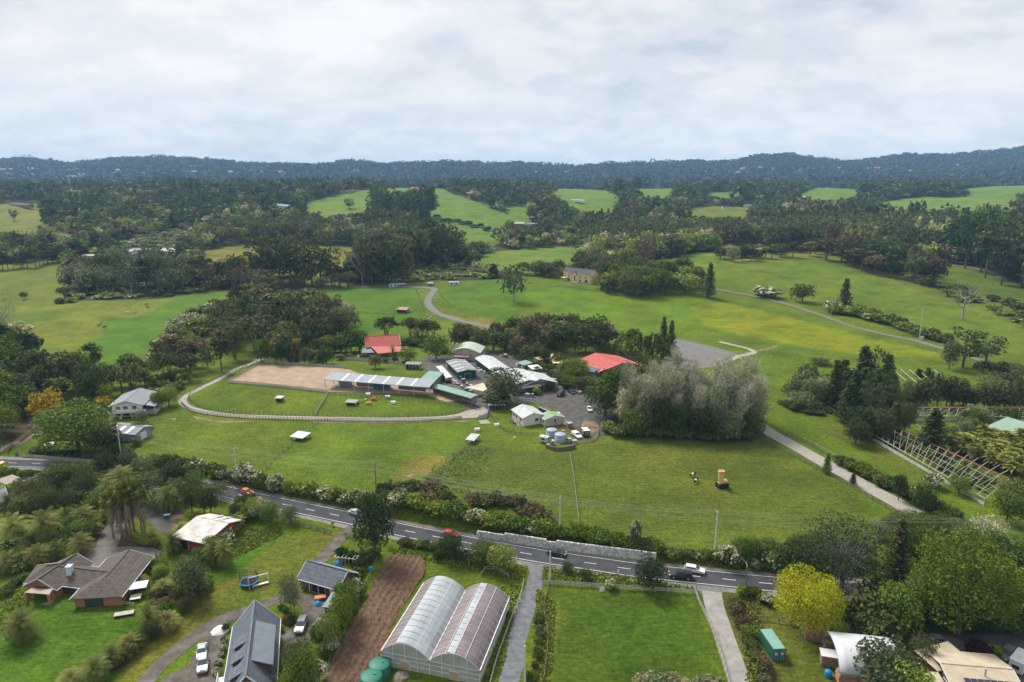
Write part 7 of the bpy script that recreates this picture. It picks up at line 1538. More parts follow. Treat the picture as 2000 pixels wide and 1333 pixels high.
# ------------------------------------------------------------------ tanks
def tank(px, py, r, h, m, label):
 p = G(px, py); t = empty('water_tank', p, 0.4, label, 'water tank'); mb = MB(); mb.lathe((0, 0, 0), [(r, -0.4), (r, h * 0.86)] , 26); mb.build('tank_wall', m, t, True)
 mb = MB(); mb.lathe((0, 0, 0), [(r + 0.06, h * 0.84), (r + 0.06, h * 0.88), (r * 0.9, h * 0.94), (r * 0.35, h)], 26); mb.build('tank_lid', m, t, True); mb = MB(); mb.lathe((r * 0.3, 0, 0), [(0.3, h * 0.94), (0.3, h + 0.12)], 10); mb.build('hatch', m, t)
 for i in range(3): mb = MB(); mb.lathe((0, 0, 0), [(r + 0.03, h * (0.2 + 0.22 * i)), (r + 0.05, h * (0.22 + 0.22 * i)), (r + 0.03, h * (0.24 + 0.22 * i))], 26); mb.build('band', m, t)
 return t
M_TG = mat('green_tank', (0.012, 0.14, 0.095), 0.55, 0.15, 0.7); M_TB = mat('grey_blue_tank', (0.27, 0.33, 0.38), 0.55, 0.12, 0.7)
tank(742, 1316, 2.0, 2.4, M_TG, 'dark green water tank beside the greenhouse, back one of two'); tank(726, 1340, 2.0, 2.4, M_TG, 'dark green water tank cut by the bottom edge')
tank(1077.5, 853, 1.9, 2.9, M_TB, 'grey blue water tank behind the other grey one by the cottage'); tank(1094.5, 862, 1.95, 2.9, M_TB, 'grey blue water tank in front, above the curved retaining wall'); tank(1180.5, 842, 1.15, 3.0, M_TG, 'tall green water tank at the edge of the poplars')
# ------------------------------------------------------------------ cars
M_TYRE = mat('tyre', (0.02, 0.02, 0.02), 0.9); M_RIM = mat('wheel_rim', (0.4, 0.4, 0.42), 0.4, 0.1, metal=0.6); M_LAMP = mat('headlamp', (0.8, 0.8, 0.75), 0.2); M_TAIL = mat('tail_lamp', (0.45, 0.02, 0.02), 0.3)
SHAPES = {
 'sedan': (4.6, 1.8, [(-2.3, .32), (-2.32, .85), (-2.1, .98), (-1.5, 1.0), (0.95, .96), (1.9, .82), (2.25, .66), (2.3, .32)], [(-1.75, .96), (-1.0, 1.40), (0.15, 1.43), (1.05, .94)]),
 'hatch': (4.0, 1.7, [(-2.0, .32), (-2.02, .9), (-1.9, 1.0), (0.9, .98), (1.6, .85), (1.95, .66), (2.0, .32)], [(-1.95, .96), (-1.6, 1.46), (0.0, 1.50), (0.95, .95)]),
 'wagon': (4.7, 1.8, [(-2.35, .32), (-2.38, .95), (-2.2, 1.0), (0.95, .98), (1.9, .84), (2.3, .66), (2.35, .32)], [(-2.3, .96), (-2.0, 1.45), (0.2, 1.5), (1.15, .95)]),
 'suv': (4.7, 1.9, [(-2.3, .42), (-2.35, 1.05), (-2.2, 1.12), (0.9, 1.1), (2.1, .98), (2.35, .8), (2.35, .42)], [(-2.28, 1.08), (-2.05, 1.72), (0.1, 1.76), (0.95, 1.08)]),
 'ute': (5.3, 1.9, [(-2.6, .48), (-2.65, 1.08), (1.0, 1.12), (2.35, 1.02), (2.65, .85), (2.65, .48)], [(-0.75, 1.08), (-0.6, 1.75), (0.6, 1.78), (1.25, 1.1)]),
 'van': (5.0, 1.9, [(-2.5, .4), (-2.52, 1.1), (1.8, 1.1), (2.4, .95), (2.5, .7), (2.5, .4)], [(-2.5, 1.08), (-2.42, 2.0), (1.3, 2.0), (2.1, 1.08)]),
 'bus': (6.6, 2.1, [(-3.3, .4), (-3.32, 1.2), (3.0, 1.2), (3.25, .9), (3.3, .4)], [(-3.3, 1.18), (-3.2, 2.5), (2.6, 2.5), (3.05, 1.18)]),
}
def extr(mb, prof, w, wt=None, mi=0):
 """side profile extruded across, edges chamfered; wt width at the top for tumblehome"""
 n = len(prof); zs = [p[1] for p in prof]; z0, z1 = min(zs), max(zs); vs = []; cx = sum(p[0] for p in prof) / n; cz = (z0 + z1) / 2
 def wid(z): return w / 2 if wt is None else w / 2 + (wt - w) / 2 * (z - z0) / (z1 - z0)
 for sgn, ins in ((-1, 1), (-1, 0), (1, 0), (1, 1)):
  for x, z in prof:
   k = 0.93 if ins else 1.0; vs.append((cx + (x - cx) * (0.985 if ins else 1), sgn * (wid(z) - (0 if ins else 0.1)), cz + (z - cz) * k))
 mb.add(vs, [tuple(range(n)), tuple(range(4 * n - 1, 3 * n - 1, -1))] + [(k * n + (i + 1) % n, k * n + i, (k + 1) * n + i, (k + 1) * n + (i + 1) % n) for k in range(3) for i in range(n)], mi)
def car(kind, col, A, B, label, group=None, name=None, extra=None):
 """A, B photo pixels of the ground under the middle of tail and nose: heading from A to B"""
 a, b = G(*A), G(*B); v = b - a; c = (a + b) / 2; L_, W, lo, cab = SHAPES[kind]
 m = mat('paint_%02d%02d%02d' % tuple(int(99 * k) for k in col), col, 0.28, 0.05, 1.0, spec=0.6)
 root = empty(name or {'van': 'van', 'bus': 'minibus', 'ute': 'pickup_truck', 'suv': 'parked_car'}.get(kind, 'car'), (c.x, c.y, gz(c.x, c.y) + 0.09), math.atan2(v.y, v.x), label, {'ute': 'pickup truck', 'van': 'van', 'bus': 'minibus'}.get(kind, 'car'), group)
 mb = MB(); extr(mb, lo, W); extr(mb, cab, W - 0.06, W - 0.45)
 if kind == 'ute': mb = MB(); extr(mb, lo, W); extr(mb, cab, W - 0.06, W - 0.4); mb.box((-1.65, 0, 1.30), (1.75, W - 0.1, 0.30))
 mb.build('body', m, root)
 (x0, z0), (x1, z1), (x2, z2), (x3, z3) = cab; g = MB(); wb, wt = W - 0.06, W - 0.45; dz = z1 - z0
 for s in (-1, 1):
  P = lambda x, z: (x, s * ((wb / 2 + (wt - wb) / 2 * (z - z0) / dz) + 0.015), z)
  e = 0.12 if kind != 'van' else 0.25; fs = [P(x0 + (x1 - x0) * .45 + .25, z0 + dz * .18), P(x1 + .22, z1 - dz * .16), P(x2 - .1, z2 - dz * .16), P(x3 - (x3 - x2) * .25 - .1, z3 + dz * .18)]
  g.add(fs, [(0, 1, 2, 3) if s < 0 else (3, 2, 1, 0)])
 g.build('side_window', M_GLASS, root)
 for nm, (xa, za), (xb, zb_), off in (('windscreen', (x3, z3), (x2, z2), 0.03), ('rear_window', (x0, z0), (x1, z1), -0.03)):
  g = MB(); f0, f1 = (0.12, 0.9); q = lambda f: (xa + (xb - xa) * f + off, za + (zb_ - za) * f + 0.02); (ax, az), (bx, bz) = q(f0), q(f1)
  g.add([(ax, -wb / 2 + .12, az), (ax, wb / 2 - .12, az), (bx, wt / 2 - .02, bz), (bx, -wt / 2 + .02, bz)], [(0, 1, 2, 3)]); g.build(nm, M_GLASS, root)
 r = 0.33 if kind not in ('suv', 'ute', 'bus') else 0.38
 for x in (-L_ * 0.31, L_ * 0.31):
  for s in (-1, 1):
   w = MB(); w.tube([(x, s * (W / 2 - 0.22), r - .06), (x, s * (W / 2 + 0.015), r - .06)], r, 14); t = w.build('wheel', M_TYRE, root); w = MB(); w.tube([(x, s * (W / 2 + .01), r - .06), (x, s * (W / 2 + .035), r - .06)], r * .6, 10); w.build('rim', M_RIM, t)
 for s in (-1, 1):
  l = MB(); l.box((lo[-1][0] - .04, s * (W / 2 - .3), lo[-2][1] + .02), (.14, .38, .16)); l.build('headlight', M_LAMP, root); l = MB(); l.box((lo[0][0] - .01, s * (W / 2 - .25), lo[1][1] - .05), (.12, .26, .2)); l.build('tail_light', M_TAIL, root)
  l = MB(); l.box((x3 - .25, s * (W / 2 + .06), z3 + .08), (.14, .2, .12)); l.build('mirror', m, root)
 if extra: extra(root, m)
 return root
car('hatch', (0.75, 0.13, 0.015), (474, 962), (494, 969), 'bright orange car on the road at the left')
car('sedan', (0.35, 0.38, 0.42), (686, 1003), (706, 1009), 'silver car behind the tall dark tree on the road')
car('hatch', (0.45, 0.02, 0.03), (870, 1046), (893, 1050), 'red car half hidden by the green roadside bush')
car('sedan', (0.03, 0.034, 0.042), (1069, 1081), (1105, 1087), 'black sedan passing below the stone wall')
def truckbits(root, m):
 b = MB()
 for x in (-0.5, 0.0, 0.5): b.box((x, 0, 1.86), (.06, 1.3, .05))
 b.box((0, .65, 1.88), (1.2, .05, .05)); b.box((0, -.65, 1.88), (1.2, .05, .05)); b.box((-1.65, 0, 1.62), (1.7, .08, .08)); b.build('roof_rack', M_DARK, root)
 b = MB(); b.box((-1.7, 0, 1.5), (1.5, 1.5, .25)); b.build('tray_load', M_TYRE, root); b = MB(); b.box((2.75, 0, .75), (.14, 1.7, .35)); b.build('bull_bar', M_TYRE, root)
car('ute', (0.018, 0.019, 0.022), (1350, 1131), (1308, 1127), 'black pickup truck on the near lane beside a white car', extra=truckbits)
car('wagon', (0.62, 0.63, 0.64), (1339, 1114), (1374, 1121), 'silver white car on the far lane beside the black pickup')
car('hatch', (0.70, 0.40, 0.01), (-14, 908), (6, 909), 'yellow car just entering at the left edge of the road')
car('suv', (0.30, 0.30, 0.29), (594, 1214), (583, 1242), 'silver station wagon parked between the garage and the slate roof')
car('sedan', (0.28, 0.30, 0.33), (396, 1268), (394, 1289), 'silver car parked beside the slate house, back one')
car('suv', (0.25, 0.28, 0.31), (398, 1292), (396, 1316), 'silver car parked beside the slate house, front one')
car('van', (0.03, 0.03, 0.035), (1100, 770), (1090, 776), 'dark people carrier parked left in the farm car park')
car('hatch', (0.02, 0.02, 0.022), (1111, 766), (1120, 771), 'black car parked beside the white one in the farm car park')
car('hatch', (0.72, 0.72, 0.70), (1122, 764), (1134, 769), 'white car parked at the right of the farm car park row')
car('bus', (0.035, 0.05, 0.075), (1054, 806), (1080, 817), 'dark blue minibus behind the white cottage')
car('van', (0.74, 0.74, 0.73), (1094, 813), (1076, 825), 'white van beside the dark minibus')
car('ute', (0.72, 0.72, 0.70), (1119, 848), (1134, 860), 'white pickup beside the black trailer')
car('hatch', (0.70, 0.70, 0.70), (1149, 797), (1154, 809), 'white car peeking out under the dark car park tree')
car('suv', (0.10, 0.11, 0.13), (1973, 1276), (1956, 1293), 'dark grey four wheel drive parked in the right yard')
car('suv', (0.10, 0.11, 0.10), (1829, 1258), (1806, 1257), 'dark vehicle behind the beige roof, right')
car('sedan', (0.55, 0.57, 0.6), (1117, 553.5), (1126, 554.5), 'silver car in front of the stone house'); car('hatch', (0.7, 0.7, 0.7), (1168, 550), (1176, 551), 'white car right of the stone house')
for k, (x, y, c) in enumerate([(1362, 775, (0.5, 0.03, 0.03)), (1372, 782, (0.6, 0.6, 0.6)), (1300, 775, (0.6, 0.62, 0.65)), (1430, 790, (0.6, 0.6, 0.6))]): car('hatch', c, (x - 6, y), (x + 6, y), ['red car', 'silver car', 'pale blue grey car', 'white car'][k] + ' glimpsed between the poplar trunks ' + ['in the middle', 'beside the red one', 'at the left', 'at the right'][k])
def trailer(px, py, qx, qy, d, cols, label, name='trailer', cat='trailer'):
 a, b = G(px, py), G(qx, qy); v = b - a; root = empty(name, ((a.x + b.x) / 2, (a.y + b.y) / 2, a.z + .08), math.atan2(v.y, v.x), label, cat); L_, W, H = d
 mb = MB(); mb.box((0, 0, .5 + H / 2), (L_, W, H)); mb.build('body', cols[0], root); mb = MB(); mb.box((0, 0, .5 + H + .05), (L_ + .1, W + .1, .1)); mb.box((.3, 0, .5 + H + .2), (.7, .6, .2)); mb.build('roof', cols[1], root)
 win(root, 0, -W / 2, 1.2, L_ * .4, .8, 'f', fr=cols[1]); win(root, L_ / 2, 0, 1.2, W * .5, .8, 'r', fr=cols[1]); win(root, -L_ / 2, 0, 1.2, W * .5, .8, 'l', fr=cols[1])
 for s in (-1, 1): w = MB(); w.tube([(0, s * (W / 2 - .1), .33), (0, s * (W / 2 + .06), .33)], .33, 12); w.build('wheel', M_TYRE, root)
 mb = MB(); mb.bar((L_ / 2, 0, .5), (L_ / 2 + 1.1, 0, .45), .1); mb.build('drawbar', M_DARK, root)
trailer(1141, 850, 1146, 856, (3.4, 2.1, 2.1), (mat('black_panel', (.02, .02, .022), .4), M_TRIM), 'black box trailer with white roof beside the tanks')
trailer(1058, 864, 1068, 866, (3.0, 2.0, 1.7), (mat('green_white_panel', (.45, .48, .42), .6, .3), mat('pale_blue_roof', (.45, .52, .56), .5)), 'small pale blue roofed caravan beside the grey tanks', 'caravan', 'caravan')
trailer(1998, 1296, 1981, 1318, (5.0, 2.3, 2.2), (M_TRIM, M_TRIM), 'white caravan at the right edge beside the dark four wheel drive', 'caravan', 'caravan')
trailer(72, 943, 42, 953, (4.6, 2.0, 1.2), (M_TRIM, mat('navy_stripe', (.04, .08, .16), .4)), 'white and blue boat like trailer beside the left edge house')
trailer(2010, 1212, 1950, 1200, (9.0, 2.5, 2.0), (M_TRIM, M_TRIM), 'long white bus like caravan under the trees at the right edge', 'caravan', 'caravan')
def tractor(px, py, label, m, nm='tractor'):
 p = G(px, py); r = empty(nm, p, 0.6, label, nm); b = MB(); b.box((.5, 0, .9), (1.6, .8, .6)); b.box((-.5, 0, 1.2), (.9, 1.1, .3)); b.build('body', m, r)
 for x, rr_, y in ((-.6, .65, .7), (.9, .4, .55)):
  for s in (-1, 1): w = MB(); w.tube([(x, s * y, rr_), (x, s * (y + .25), rr_)], rr_, 12); w.build('wheel', M_TYRE, r)
 b = MB(); [b.bar((-.9 + .9 * i, s * .45, 1.3), (-.8 + .7 * i, s * .4, 2.2), .07) for i in (0, 1) for s in (-1, 1)]; b.box((-.45, 0, 2.22), (1.1, 1.0, .07)); b.build('canopy', M_TRIM, r)
tractor(874, 748, 'small red tractor in the lane beside the striped shelter', mat('tractor_red', (.45, .02, .02), .4)); tractor(957, 779, 'red farm tractor under the spreading tree', mat('tractor_red', (.45, .02, .02), .4))
def container():
 z0 = gz(*hits([(1515, 1290)])[0][:2]); a = at_level(1511, 1269, z0 + 2.6); b = at_level(1537, 1267.5, z0 + 2.6); v = b - a; root = empty('shipping_container', (a.x, a.y, z0), math.atan2(v.y, v.x), 'sea green shipping container on the lawn beside the golden tree', 'container'); W, L_, H = 2.44, 6.06, 2.6
 m = mat('container_green', (.05, .16, .12), .55, .15, .8, stripes=(1, .28, .3)); mt = mat('container_top', (.16, .31, .25), .6, .1, .6, stripes=(1, .5, .1))
 mb = MB(); mb.box((W / 2, L_ / 2, H / 2), (W, L_, H)); mb.build('body', m, root); mb = MB(); mb.box((W / 2, L_ / 2, H + .03), (W - .1, L_ - .1, .06)); mb.build('roof', mt, root)
 for i in (0, 1):
  mb = MB(); mb.box((W * (.26 + .48 * i), -.04, H / 2), (W * .45, .08, H - .3)); d = mb.build('door', mat('container_door', (.04, .15, .11), .5), root); mb = MB(); [mb.tube([(W * (.26 + .48 * i) + x, -.12, .2), (W * (.26 + .48 * i) + x, -.12, H - .2)], .03, 5) for x in (-.25, .25)]; mb.build('lock_bar', M_GREYT, d)
  mb = MB(); mb.box((W * (.22 + .5 * i), -.095, 1.6), (.45, .02, .5)); mb.build('label_plate', M_TRIM, d)
 mb = MB(); [mb.box((x, y, z), (.2, .2, .2)) for x in (.08, W - .08) for y in (.08, L_ - .08) for z in (.1, H - .05)]; mb.build('corner_casting', mat('container_frame', (.03, .12, .09), .5), root)
 for s, x in ((-1, -.02), (1, W + .02)):
  mb = MB(); [mb.box((x, .3 + .3 * i, H / 2), (.06, .12, H - .3)) for i in range(19)]; o = mb.build('side_ribs', m, root)
container()
def arch_shelter():
 a, b = G(1606, 1262), G(1640, 1345); v = b - a; W = v.length * .92; root = empty('arched_shelter', a, math.atan2(v.y, v.x), 'white arched canvas shelter over timber stacks at the bottom right', 'shelter'); L_ = 11.0; base = 2.3
 M = mat('white_canvas', (.50, .51, .54), .7, .12, .4); mb = MB(); n = 18
 mb.add([(W / 2 - math.cos(PI * i / n) * (W / 2), L_ * k / 8, base + math.sin(PI * i / n) * 3.2) for i in range(n + 1) for k in range(9)], [(i * 9 + k, (i + 1) * 9 + k, (i + 1) * 9 + k + 1, i * 9 + k + 1) for i in range(n) for k in range(8)])
 o = mb.build('canvas', M, root, True); so = o.modifiers.new('thick', 'SOLIDIFY'); so.thickness = .05
 for k in (0, 4, 8): mb = MB(); mb.tube([(W / 2 - math.cos(PI * i / 16) * (W / 2 - .1), L_ * k / 8, base + math.sin(PI * i / 16) * 3.1) for i in range(17)], .1, 5); mb.build('arch_frame', mat('canvas_edge', (.30, .32, .34), .6), root)
 for x in (.9, W - .9): 
  for j in range(7): mb = MB(); mb.box((x + RNG.normal() * .06, L_ / 2 + RNG.normal() * .15, .16 + j * .33), (2.2, L_, .28)); mb.build('timber_layer', [M_TIMBER, M_BRICK, mat('orange_timber', (.34, .16, .085), .9, .35, 1.2, stripes=(1, .5, .3))][j % 3], root)
 return root
arch_root = arch_shelter()
for k, (x, y, w_, l_, m_, lb) in enumerate([(1592, 1246, 4.2, 2.6, 0, 'orange brown timber crate stack left of the arched shelter'), (1618, 1296, 3.0, 2.2, 1, 'small timber hut with pale roof in front of the arched shelter')]):
 p = G(x, y); r = empty('timber_stack', p, -.25, lb, 'timber stack'); mo = mat('orange_timber', (.34, .16, .085), .9)
 for j in range(6): b_ = MB(); b_.box((0, 0, .18 + j * .34), (w_, l_, .3)); b_.build('plank_layer', mo if j % 2 else M_TIMBER, r)
 if k: b_ = MB(); b_.box((0, 0, 2.25), (w_ + .3, l_ + .3, .1)); b_.build('lid', M_TRIM, r)
def drum(x, y, m, lb, r=.45, h=1.0): p = G(x, y); t = empty('plastic_drum', p, 0, lb, 'drum'); b = MB(); b.lathe((0, 0, 0), [(r * .93, 0), (r, h * .1), (r, h * .9), (r * .9, h)], 12); b.build('drum_body', m, t, True); b = MB(); b.lathe((0, 0, 0), [(r * .5, h), (r * .45, h + .08)], 8); b.build('drum_lid', m, t)
M_BLUE = mat('blue_plastic', (.02, .19, .45), .45)
drum(1617, 1322, M_BLUE, 'blue plastic drum at the foot of the arched shelter', .6, 1.3); drum(725, 1117, M_BLUE, 'blue drum behind the hen run by the ploughed strip', .5, 1.2)
def heap(x, y, w, h, m, nm, lb, cat):
 p = G(x, y); mb = MB(); n = 9; r = random.Random(int(x)); vs = [(0, 0, h)]
 for k, (rr_, zz) in enumerate(((.4, .85), (.8, .45), (1.05, -.1))):
  for i in range(n): a = 2 * PI * i / n; q = r.uniform(.8, 1.2); vs.append((w * rr_ * q * math.cos(a), w * rr_ * q * math.sin(a), h * zz * r.uniform(.75, 1.15)))
 mb.add(vs, [(0, 1 + i, 1 + (i + 1) % n) for i in range(n)] + [(1 + k * n + i, 1 + (k + 1) * n + i, 1 + (k + 1) * n + (i + 1) % n, 1 + k * n + (i + 1) % n) for k in range(2) for i in range(n)])
 o = mb.build(nm, m, None, nm != 'log_pile'); o.location = p; return tag(o, lb, cat)
heap(621, 1182, .9, .9, M_BLUE, 'blue_tarp', 'bright blue tarp heap in front of the slate garage', 'tarp'); heap(660, 1104, 1.0, 1.1, M_BLUE, 'blue_tarp', 'blue tarp heap left of the hen run', 'tarp')
heap(430, 1232, 1.8, .8, M_TRIM, 'white_heap', 'white sheeting heap left of the large slate house', 'heap'); heap(98, 868, 1.6, .8, M_TRIM, 'white_heap', 'white cover on the lawn under the big round tree', 'cover'); heap(345, 1012, 2.0, .7, mat('log_brown', (.25, .16, .11), .9, .4, 3), 'log_pile', 'pile of brown logs above the red shed', 'log pile'); heap(783, 1322, 1.6, .8, M_TIMBER, 'log_pile', 'pile of grey sticks beside the green tanks', 'log pile')
heap(1152, 833, 3.0, .9, M_DIRT, 'earth_heap', 'heap of orange earth in the corner of the farm yard', 'earth heap')
def table(x, y, w, l, lb, m=M_TRIM, rz=.3, h=.8, nm='table'):
 p = G(x, y); r = empty(nm, p, rz, lb, nm); b = MB(); b.box((0, 0, h), (w, l, .1)); b.build('top', m, r)
 for i in (-1, 1):
  for j in (-1, 1): b = MB(); b.box((i * (w / 2 - .1), j * (l / 2 - .1), h / 2 - .05), (.12, .12, h)); b.build('leg', M_POST, r)
table(274, 1160, 3.4, 3.0, 'white topped pergola frame beside the brick house terrace', h=2.2, nm='pergola'); table(266, 1172, 2.2, 2.0, 'cream square table on the brick house terrace', mat('cream_top', (.55, .55, .42), .6)); table(626, 1172, 2.4, 1.3, 'low wooden table with red top in front of the slate garage', mat('terracotta', (.45, .18, .08), .8))
table(243, 1202, 3.8, 1.4, 'low timber frame with white bags on the left lawn', M_TIMBW, h=.5, nm='timber_rack')
table(327, 1012, 1.6, 1.0, 'small brown table with pale top in the palm yard', mat('aqua_top', (.4, .6, .62), .5), h=1.0)
p = G(680, 1098); r = empty('hen_run', p, -.2, 'white framed hen run below the tall dark tree', 'hen run'); b = MB()
for x in np.arange(-2.8, 2.9, .93):
 for y in (-1.5, 1.5): b.bar((x, y, -.2), (x, y, 1.9), .08)
 b.bar((x, -1.5, 1.9), (x, 1.5, 1.9), .08)
for y in (-1.5, 0, 1.5): b.bar((-2.8, y, 1.9), (2.8, y, 1.9), .08)
b.build('frame', M_TRIM, r); b = MB(); b.box((-1.6, .3, .6), (1.6, 1.2, 1.2)); b.build('coop', M_TIMBER, r)
p = G(487, 1142); r = empty('trampoline', p, 0, 'blue rimmed trampoline with black net on the mown lawn', 'trampoline'); b = MB(); b.tube([(1.9 * math.cos(2 * PI * i / 24), 1.9 * math.sin(2 * PI * i / 24), .85) for i in range(25)], .17, 6); b.build('rim', mat('bright_blue', (.02, .28, .6), .5), r)
b = MB(); b.lathe((0, 0, .83), [(.05, 0), (1.75, 0.02)], 24); b.build('mat', M_DARK, r)
for i in range(6): a = PI / 3 * i; b = MB(); b.tube([(2.0 * math.cos(a), 2.0 * math.sin(a), -.1), (2.0 * math.cos(a), 2.0 * math.sin(a), 2.9)], .05, 5); b.build('net_pole', M_DARK, r)
b = MB(); [b.bar((2 * math.cos(2 * PI * i / 36), 2 * math.sin(2 * PI * i / 36), .9), (2 * math.cos(2 * PI * i / 36), 2 * math.sin(2 * PI * i / 36), 2.8), .02) for i in range(36)]
for z in np.arange(1.1, 2.9, .25): b.tube([(2 * math.cos(2 * PI * i / 24), 2 * math.sin(2 * PI * i / 24), z) for i in range(25)], .012, 3)
b.build('net', M_DARK, r)
p = G(505, 1141); r = empty('swing_frame', p, .5, 'white timber swing frame beside the trampoline', 'swing frame'); b = MB(); b.bar((-2.2, 0, 2.1), (2.2, 0, 2.1), .18); b.build('beam', M_TRIM, r)
for x in (-2.1, 2.1): b = MB(); b.bar((x, -1, -.1), (x, 0, 2.1), .14); b.bar((x, 1, -.1), (x, 0, 2.1), .14); b.build('a_frame', M_TRIM, r)
b = MB(); b.box((.3, -.8, .3), (3.6, .6, .2)); b.build('bench', M_TRIM, r)
def boot():
 a, b = G(1401, 953), G(1419, 951); v = b - a; root = empty('boot_sculpture', (a + b) / 2, math.atan2(v.y, v.x), 'giant golden gumboot on a black plinth in the paddock', 'sculpture'); mg = mat('boot_gold', (.62, .44, .17), .6, .15, 1.0)
 mb = MB(); mb.box((0, 0, .65), (3.3, 2.2, 1.5), taper=.97); mb.build('plinth', M_DARK, root)
 mb = MB(); n = 14; st = [(-.45, .85, .75, 1.4), (-.45, .8, .72, 2.0), (-.5, .78, .72, 2.8), (-.55, .85, .78, 3.8), (-.55, .95, .85, 4.8), (-.55, 1.0, .9, 5.3), (-.55, .84, .74, 5.3), (-.55, .78, .68, 4.6)]
 vs = [(cx + rx * math.cos(2 * PI * i / n), ry * math.sin(2 * PI * i / n), z) for cx, rx, ry, z in st for i in range(n)]
 mb.add(vs, [(k * n + i, k * n + (i + 1) % n, (k + 1) * n + (i + 1) % n, (k + 1) * n + i) for k in range(len(st) - 1) for i in range(n)]); mb.build('shaft', mg, root, True)
 mb = MB(); st = [(-1.3, .45, .9), (-.9, .75, 1.1), (0, .72, 1.2), (.6, .7, .95), (1.1, .78, .9), (1.5, .6, .72), (1.7, .25, .35)]; vs = []
 for x, w, h in st:
  for i in range(n): a_ = 2 * PI * i / n; vs.append((x, w * math.cos(a_), 1.4 + max(0, h * .5 * (1 + math.sin(a_)) * 1.1)))
 mb.add(vs, [(k * n + i, k * n + (i + 1) % n, (k + 1) * n + (i + 1) % n, (k + 1) * n + i) for k in range(len(st) - 1) for i in range(n)] + [tuple(range(n)), tuple(range(len(vs) - 1, len(vs) - n - 1, -1))]); mb.build('foot', mg, root, True)
 mb = MB(); mb.box((.2, 0, 1.5), (3.0, 1.5, .2)); mb.build('sole', mat('boot_sole', (.45, .27, .09), .7), root)
 mb = MB(); mb.lathe((-.55, 0, 0), [(1.0, 5.0), (1.03, 5.05), (1.0, 5.12)], 14); mb.build('rim_band', mat('boot_band', (.45, .2, .12), .7), root)
boot()
# ------------------------------------------------------------------ animals
def animal(kind, px, py, rz, cols, label, group=None):
 p = G(px, py); S = {'cow': (1.0, 1.35), 'horse': (1.05, 1.55), 'sheep': (.62, .75), 'goat': (.6, .8)}[kind]; s = S[0]; hgt = S[1]
 root = empty(kind, p, rz, label, kind, group); mb = MB(); n = 9; body = []
 leg = hgt * .5; bz = hgt * .74; wool = 1.25 if kind == 'sheep' else 1
 st = [(-1.12, .06, .08, 0), (-1.05, .24, .30, 0), (-.75, .31, .36, 0), (-.3, .33, .37, -.02), (.2, .32, .38, -.02), (.6, .29, .38, 0), (.85, .22, .33, .06)]
 nk = {'cow': [(1.05, .15, .24, .06), (1.25, .13, .18, .08), (1.4, .13, .16, .02), (1.65, .08, .10, -.1)], 'horse': [(1.0, .14, .26, .2), (1.2, .11, .2, .0 if rz > 9 else .4), (1.35, .10, .16, .55), (1.55, .09, .12, .5), (1.8, .06, .08, .3)], 'sheep': [(1.0, .15, .22, .1), (1.2, .11, .14, .16), (1.42, .06, .08, .02)], 'goat': [(1.0, .12, .2, .2), (1.15, .1, .15, .4), (1.4, .06, .08, .28)]}[kind]
 if kind == 'horse' and rz % 1 > .4: nk = [(1.0, .14, .24, .0), (1.25, .12, .2, -.25), (1.45, .1, .14, -.5), (1.6, .08, .12, -.75), (1.72, .06, .08, -.95)]
 st = st + nk; vs = []
 for x, w, h, dz in st:
  for i in range(n): a = 2 * PI * i / n; vs.append((x * s, w * s * wool * math.cos(a), bz + dz * s + h * s * wool * math.sin(a)))
 f = [(k * n + i, k * n + (i + 1) % n, (k + 1) * n + (i + 1) % n, (k + 1) * n + i) for k in range(len(st) - 1) for i in range(n)] + [tuple(range(n - 1, -1, -1)), tuple(range(len(vs) - n, len(vs)))]
 mb.add(vs, f)
 if len(cols) > 1 and kind == 'cow':
  for q in range(len(f)): 
   if q // n in (2, 3) and q < (len(st) - 1) * n: mb.m[q] = 1
 for x in (-.82, .66):
  for sd in (-.17, .17):
   k = -.08 if x < 0 else .02; mb.tube([(x * s, sd * s, bz - .1), (x * s + (.1 if x < 0 else 0) * s, sd * s, leg * .98), (x * s + k * s, sd * s, leg * .5), (x * s + k * .6 * s, sd * s, .04), ], [.13 * s, .10 * s, .055 * s, .06 * s], 6, 0)
 hx, _, _, hz = nk[-2]
 for sd in (-1, 1): mb.tube([(hx * s - .04, sd * .08 * s, bz + hz * s + .08), (hx * s - .08, sd * .16 * s, bz + hz * s + .2 * s)], [.04 * s, .01], 4)
 mb.tube([(-1.1 * s, 0, bz + .15 * s), (-1.25 * s, 0, bz - .1), (-1.22 * s, 0, bz - .5 * s)], [.04, .03, .05], 4)
 mb.build('body', cols, root, True); return root
C_BLK = mat('coat_black', (.012, .012, .012), .8); C_WHT = mat('coat_white', (.70, .68, .63), .9); C_BRN = mat('coat_brown', (.12, .045, .025), .7); C_TAN = mat('coat_tan', (.42, .30, .16), .8)
animal('cow', 1353, 932, .5, [C_BLK, C_WHT], 'black cow with a white belt, upper one of two near the boot'); animal('cow', 1359, 944, .9, [C_BLK, C_WHT], 'black cow with a white belt, lower one of two near the boot')
for x, y, rz, c, l in [(193, 638, 1.6, C_BRN, 'brown horse, left one of the pair in the middle of the left paddock'), (198, 634, 2.2, C_BRN, 'brown horse raising its head beside its neighbour in the left paddock'), (204, 642, .8, C_BLK, 'black pony in the middle of the left paddock'), (249, 613, 3.5, C_WHT, 'white horse in the left paddock'), (265, 612, .2, C_TAN, 'tan horse right of the white one'), (286, 597, .1, C_BRN, 'dark brown horse at the top of the left paddock'), (289, 603, 0, C_BRN, 'brown horse below the dark one at the top of the left paddock'), (1733, 533, 0, C_BRN, 'brown horse at the trees on the right hill crest')]: animal('horse', x, y, rz, [c], l)
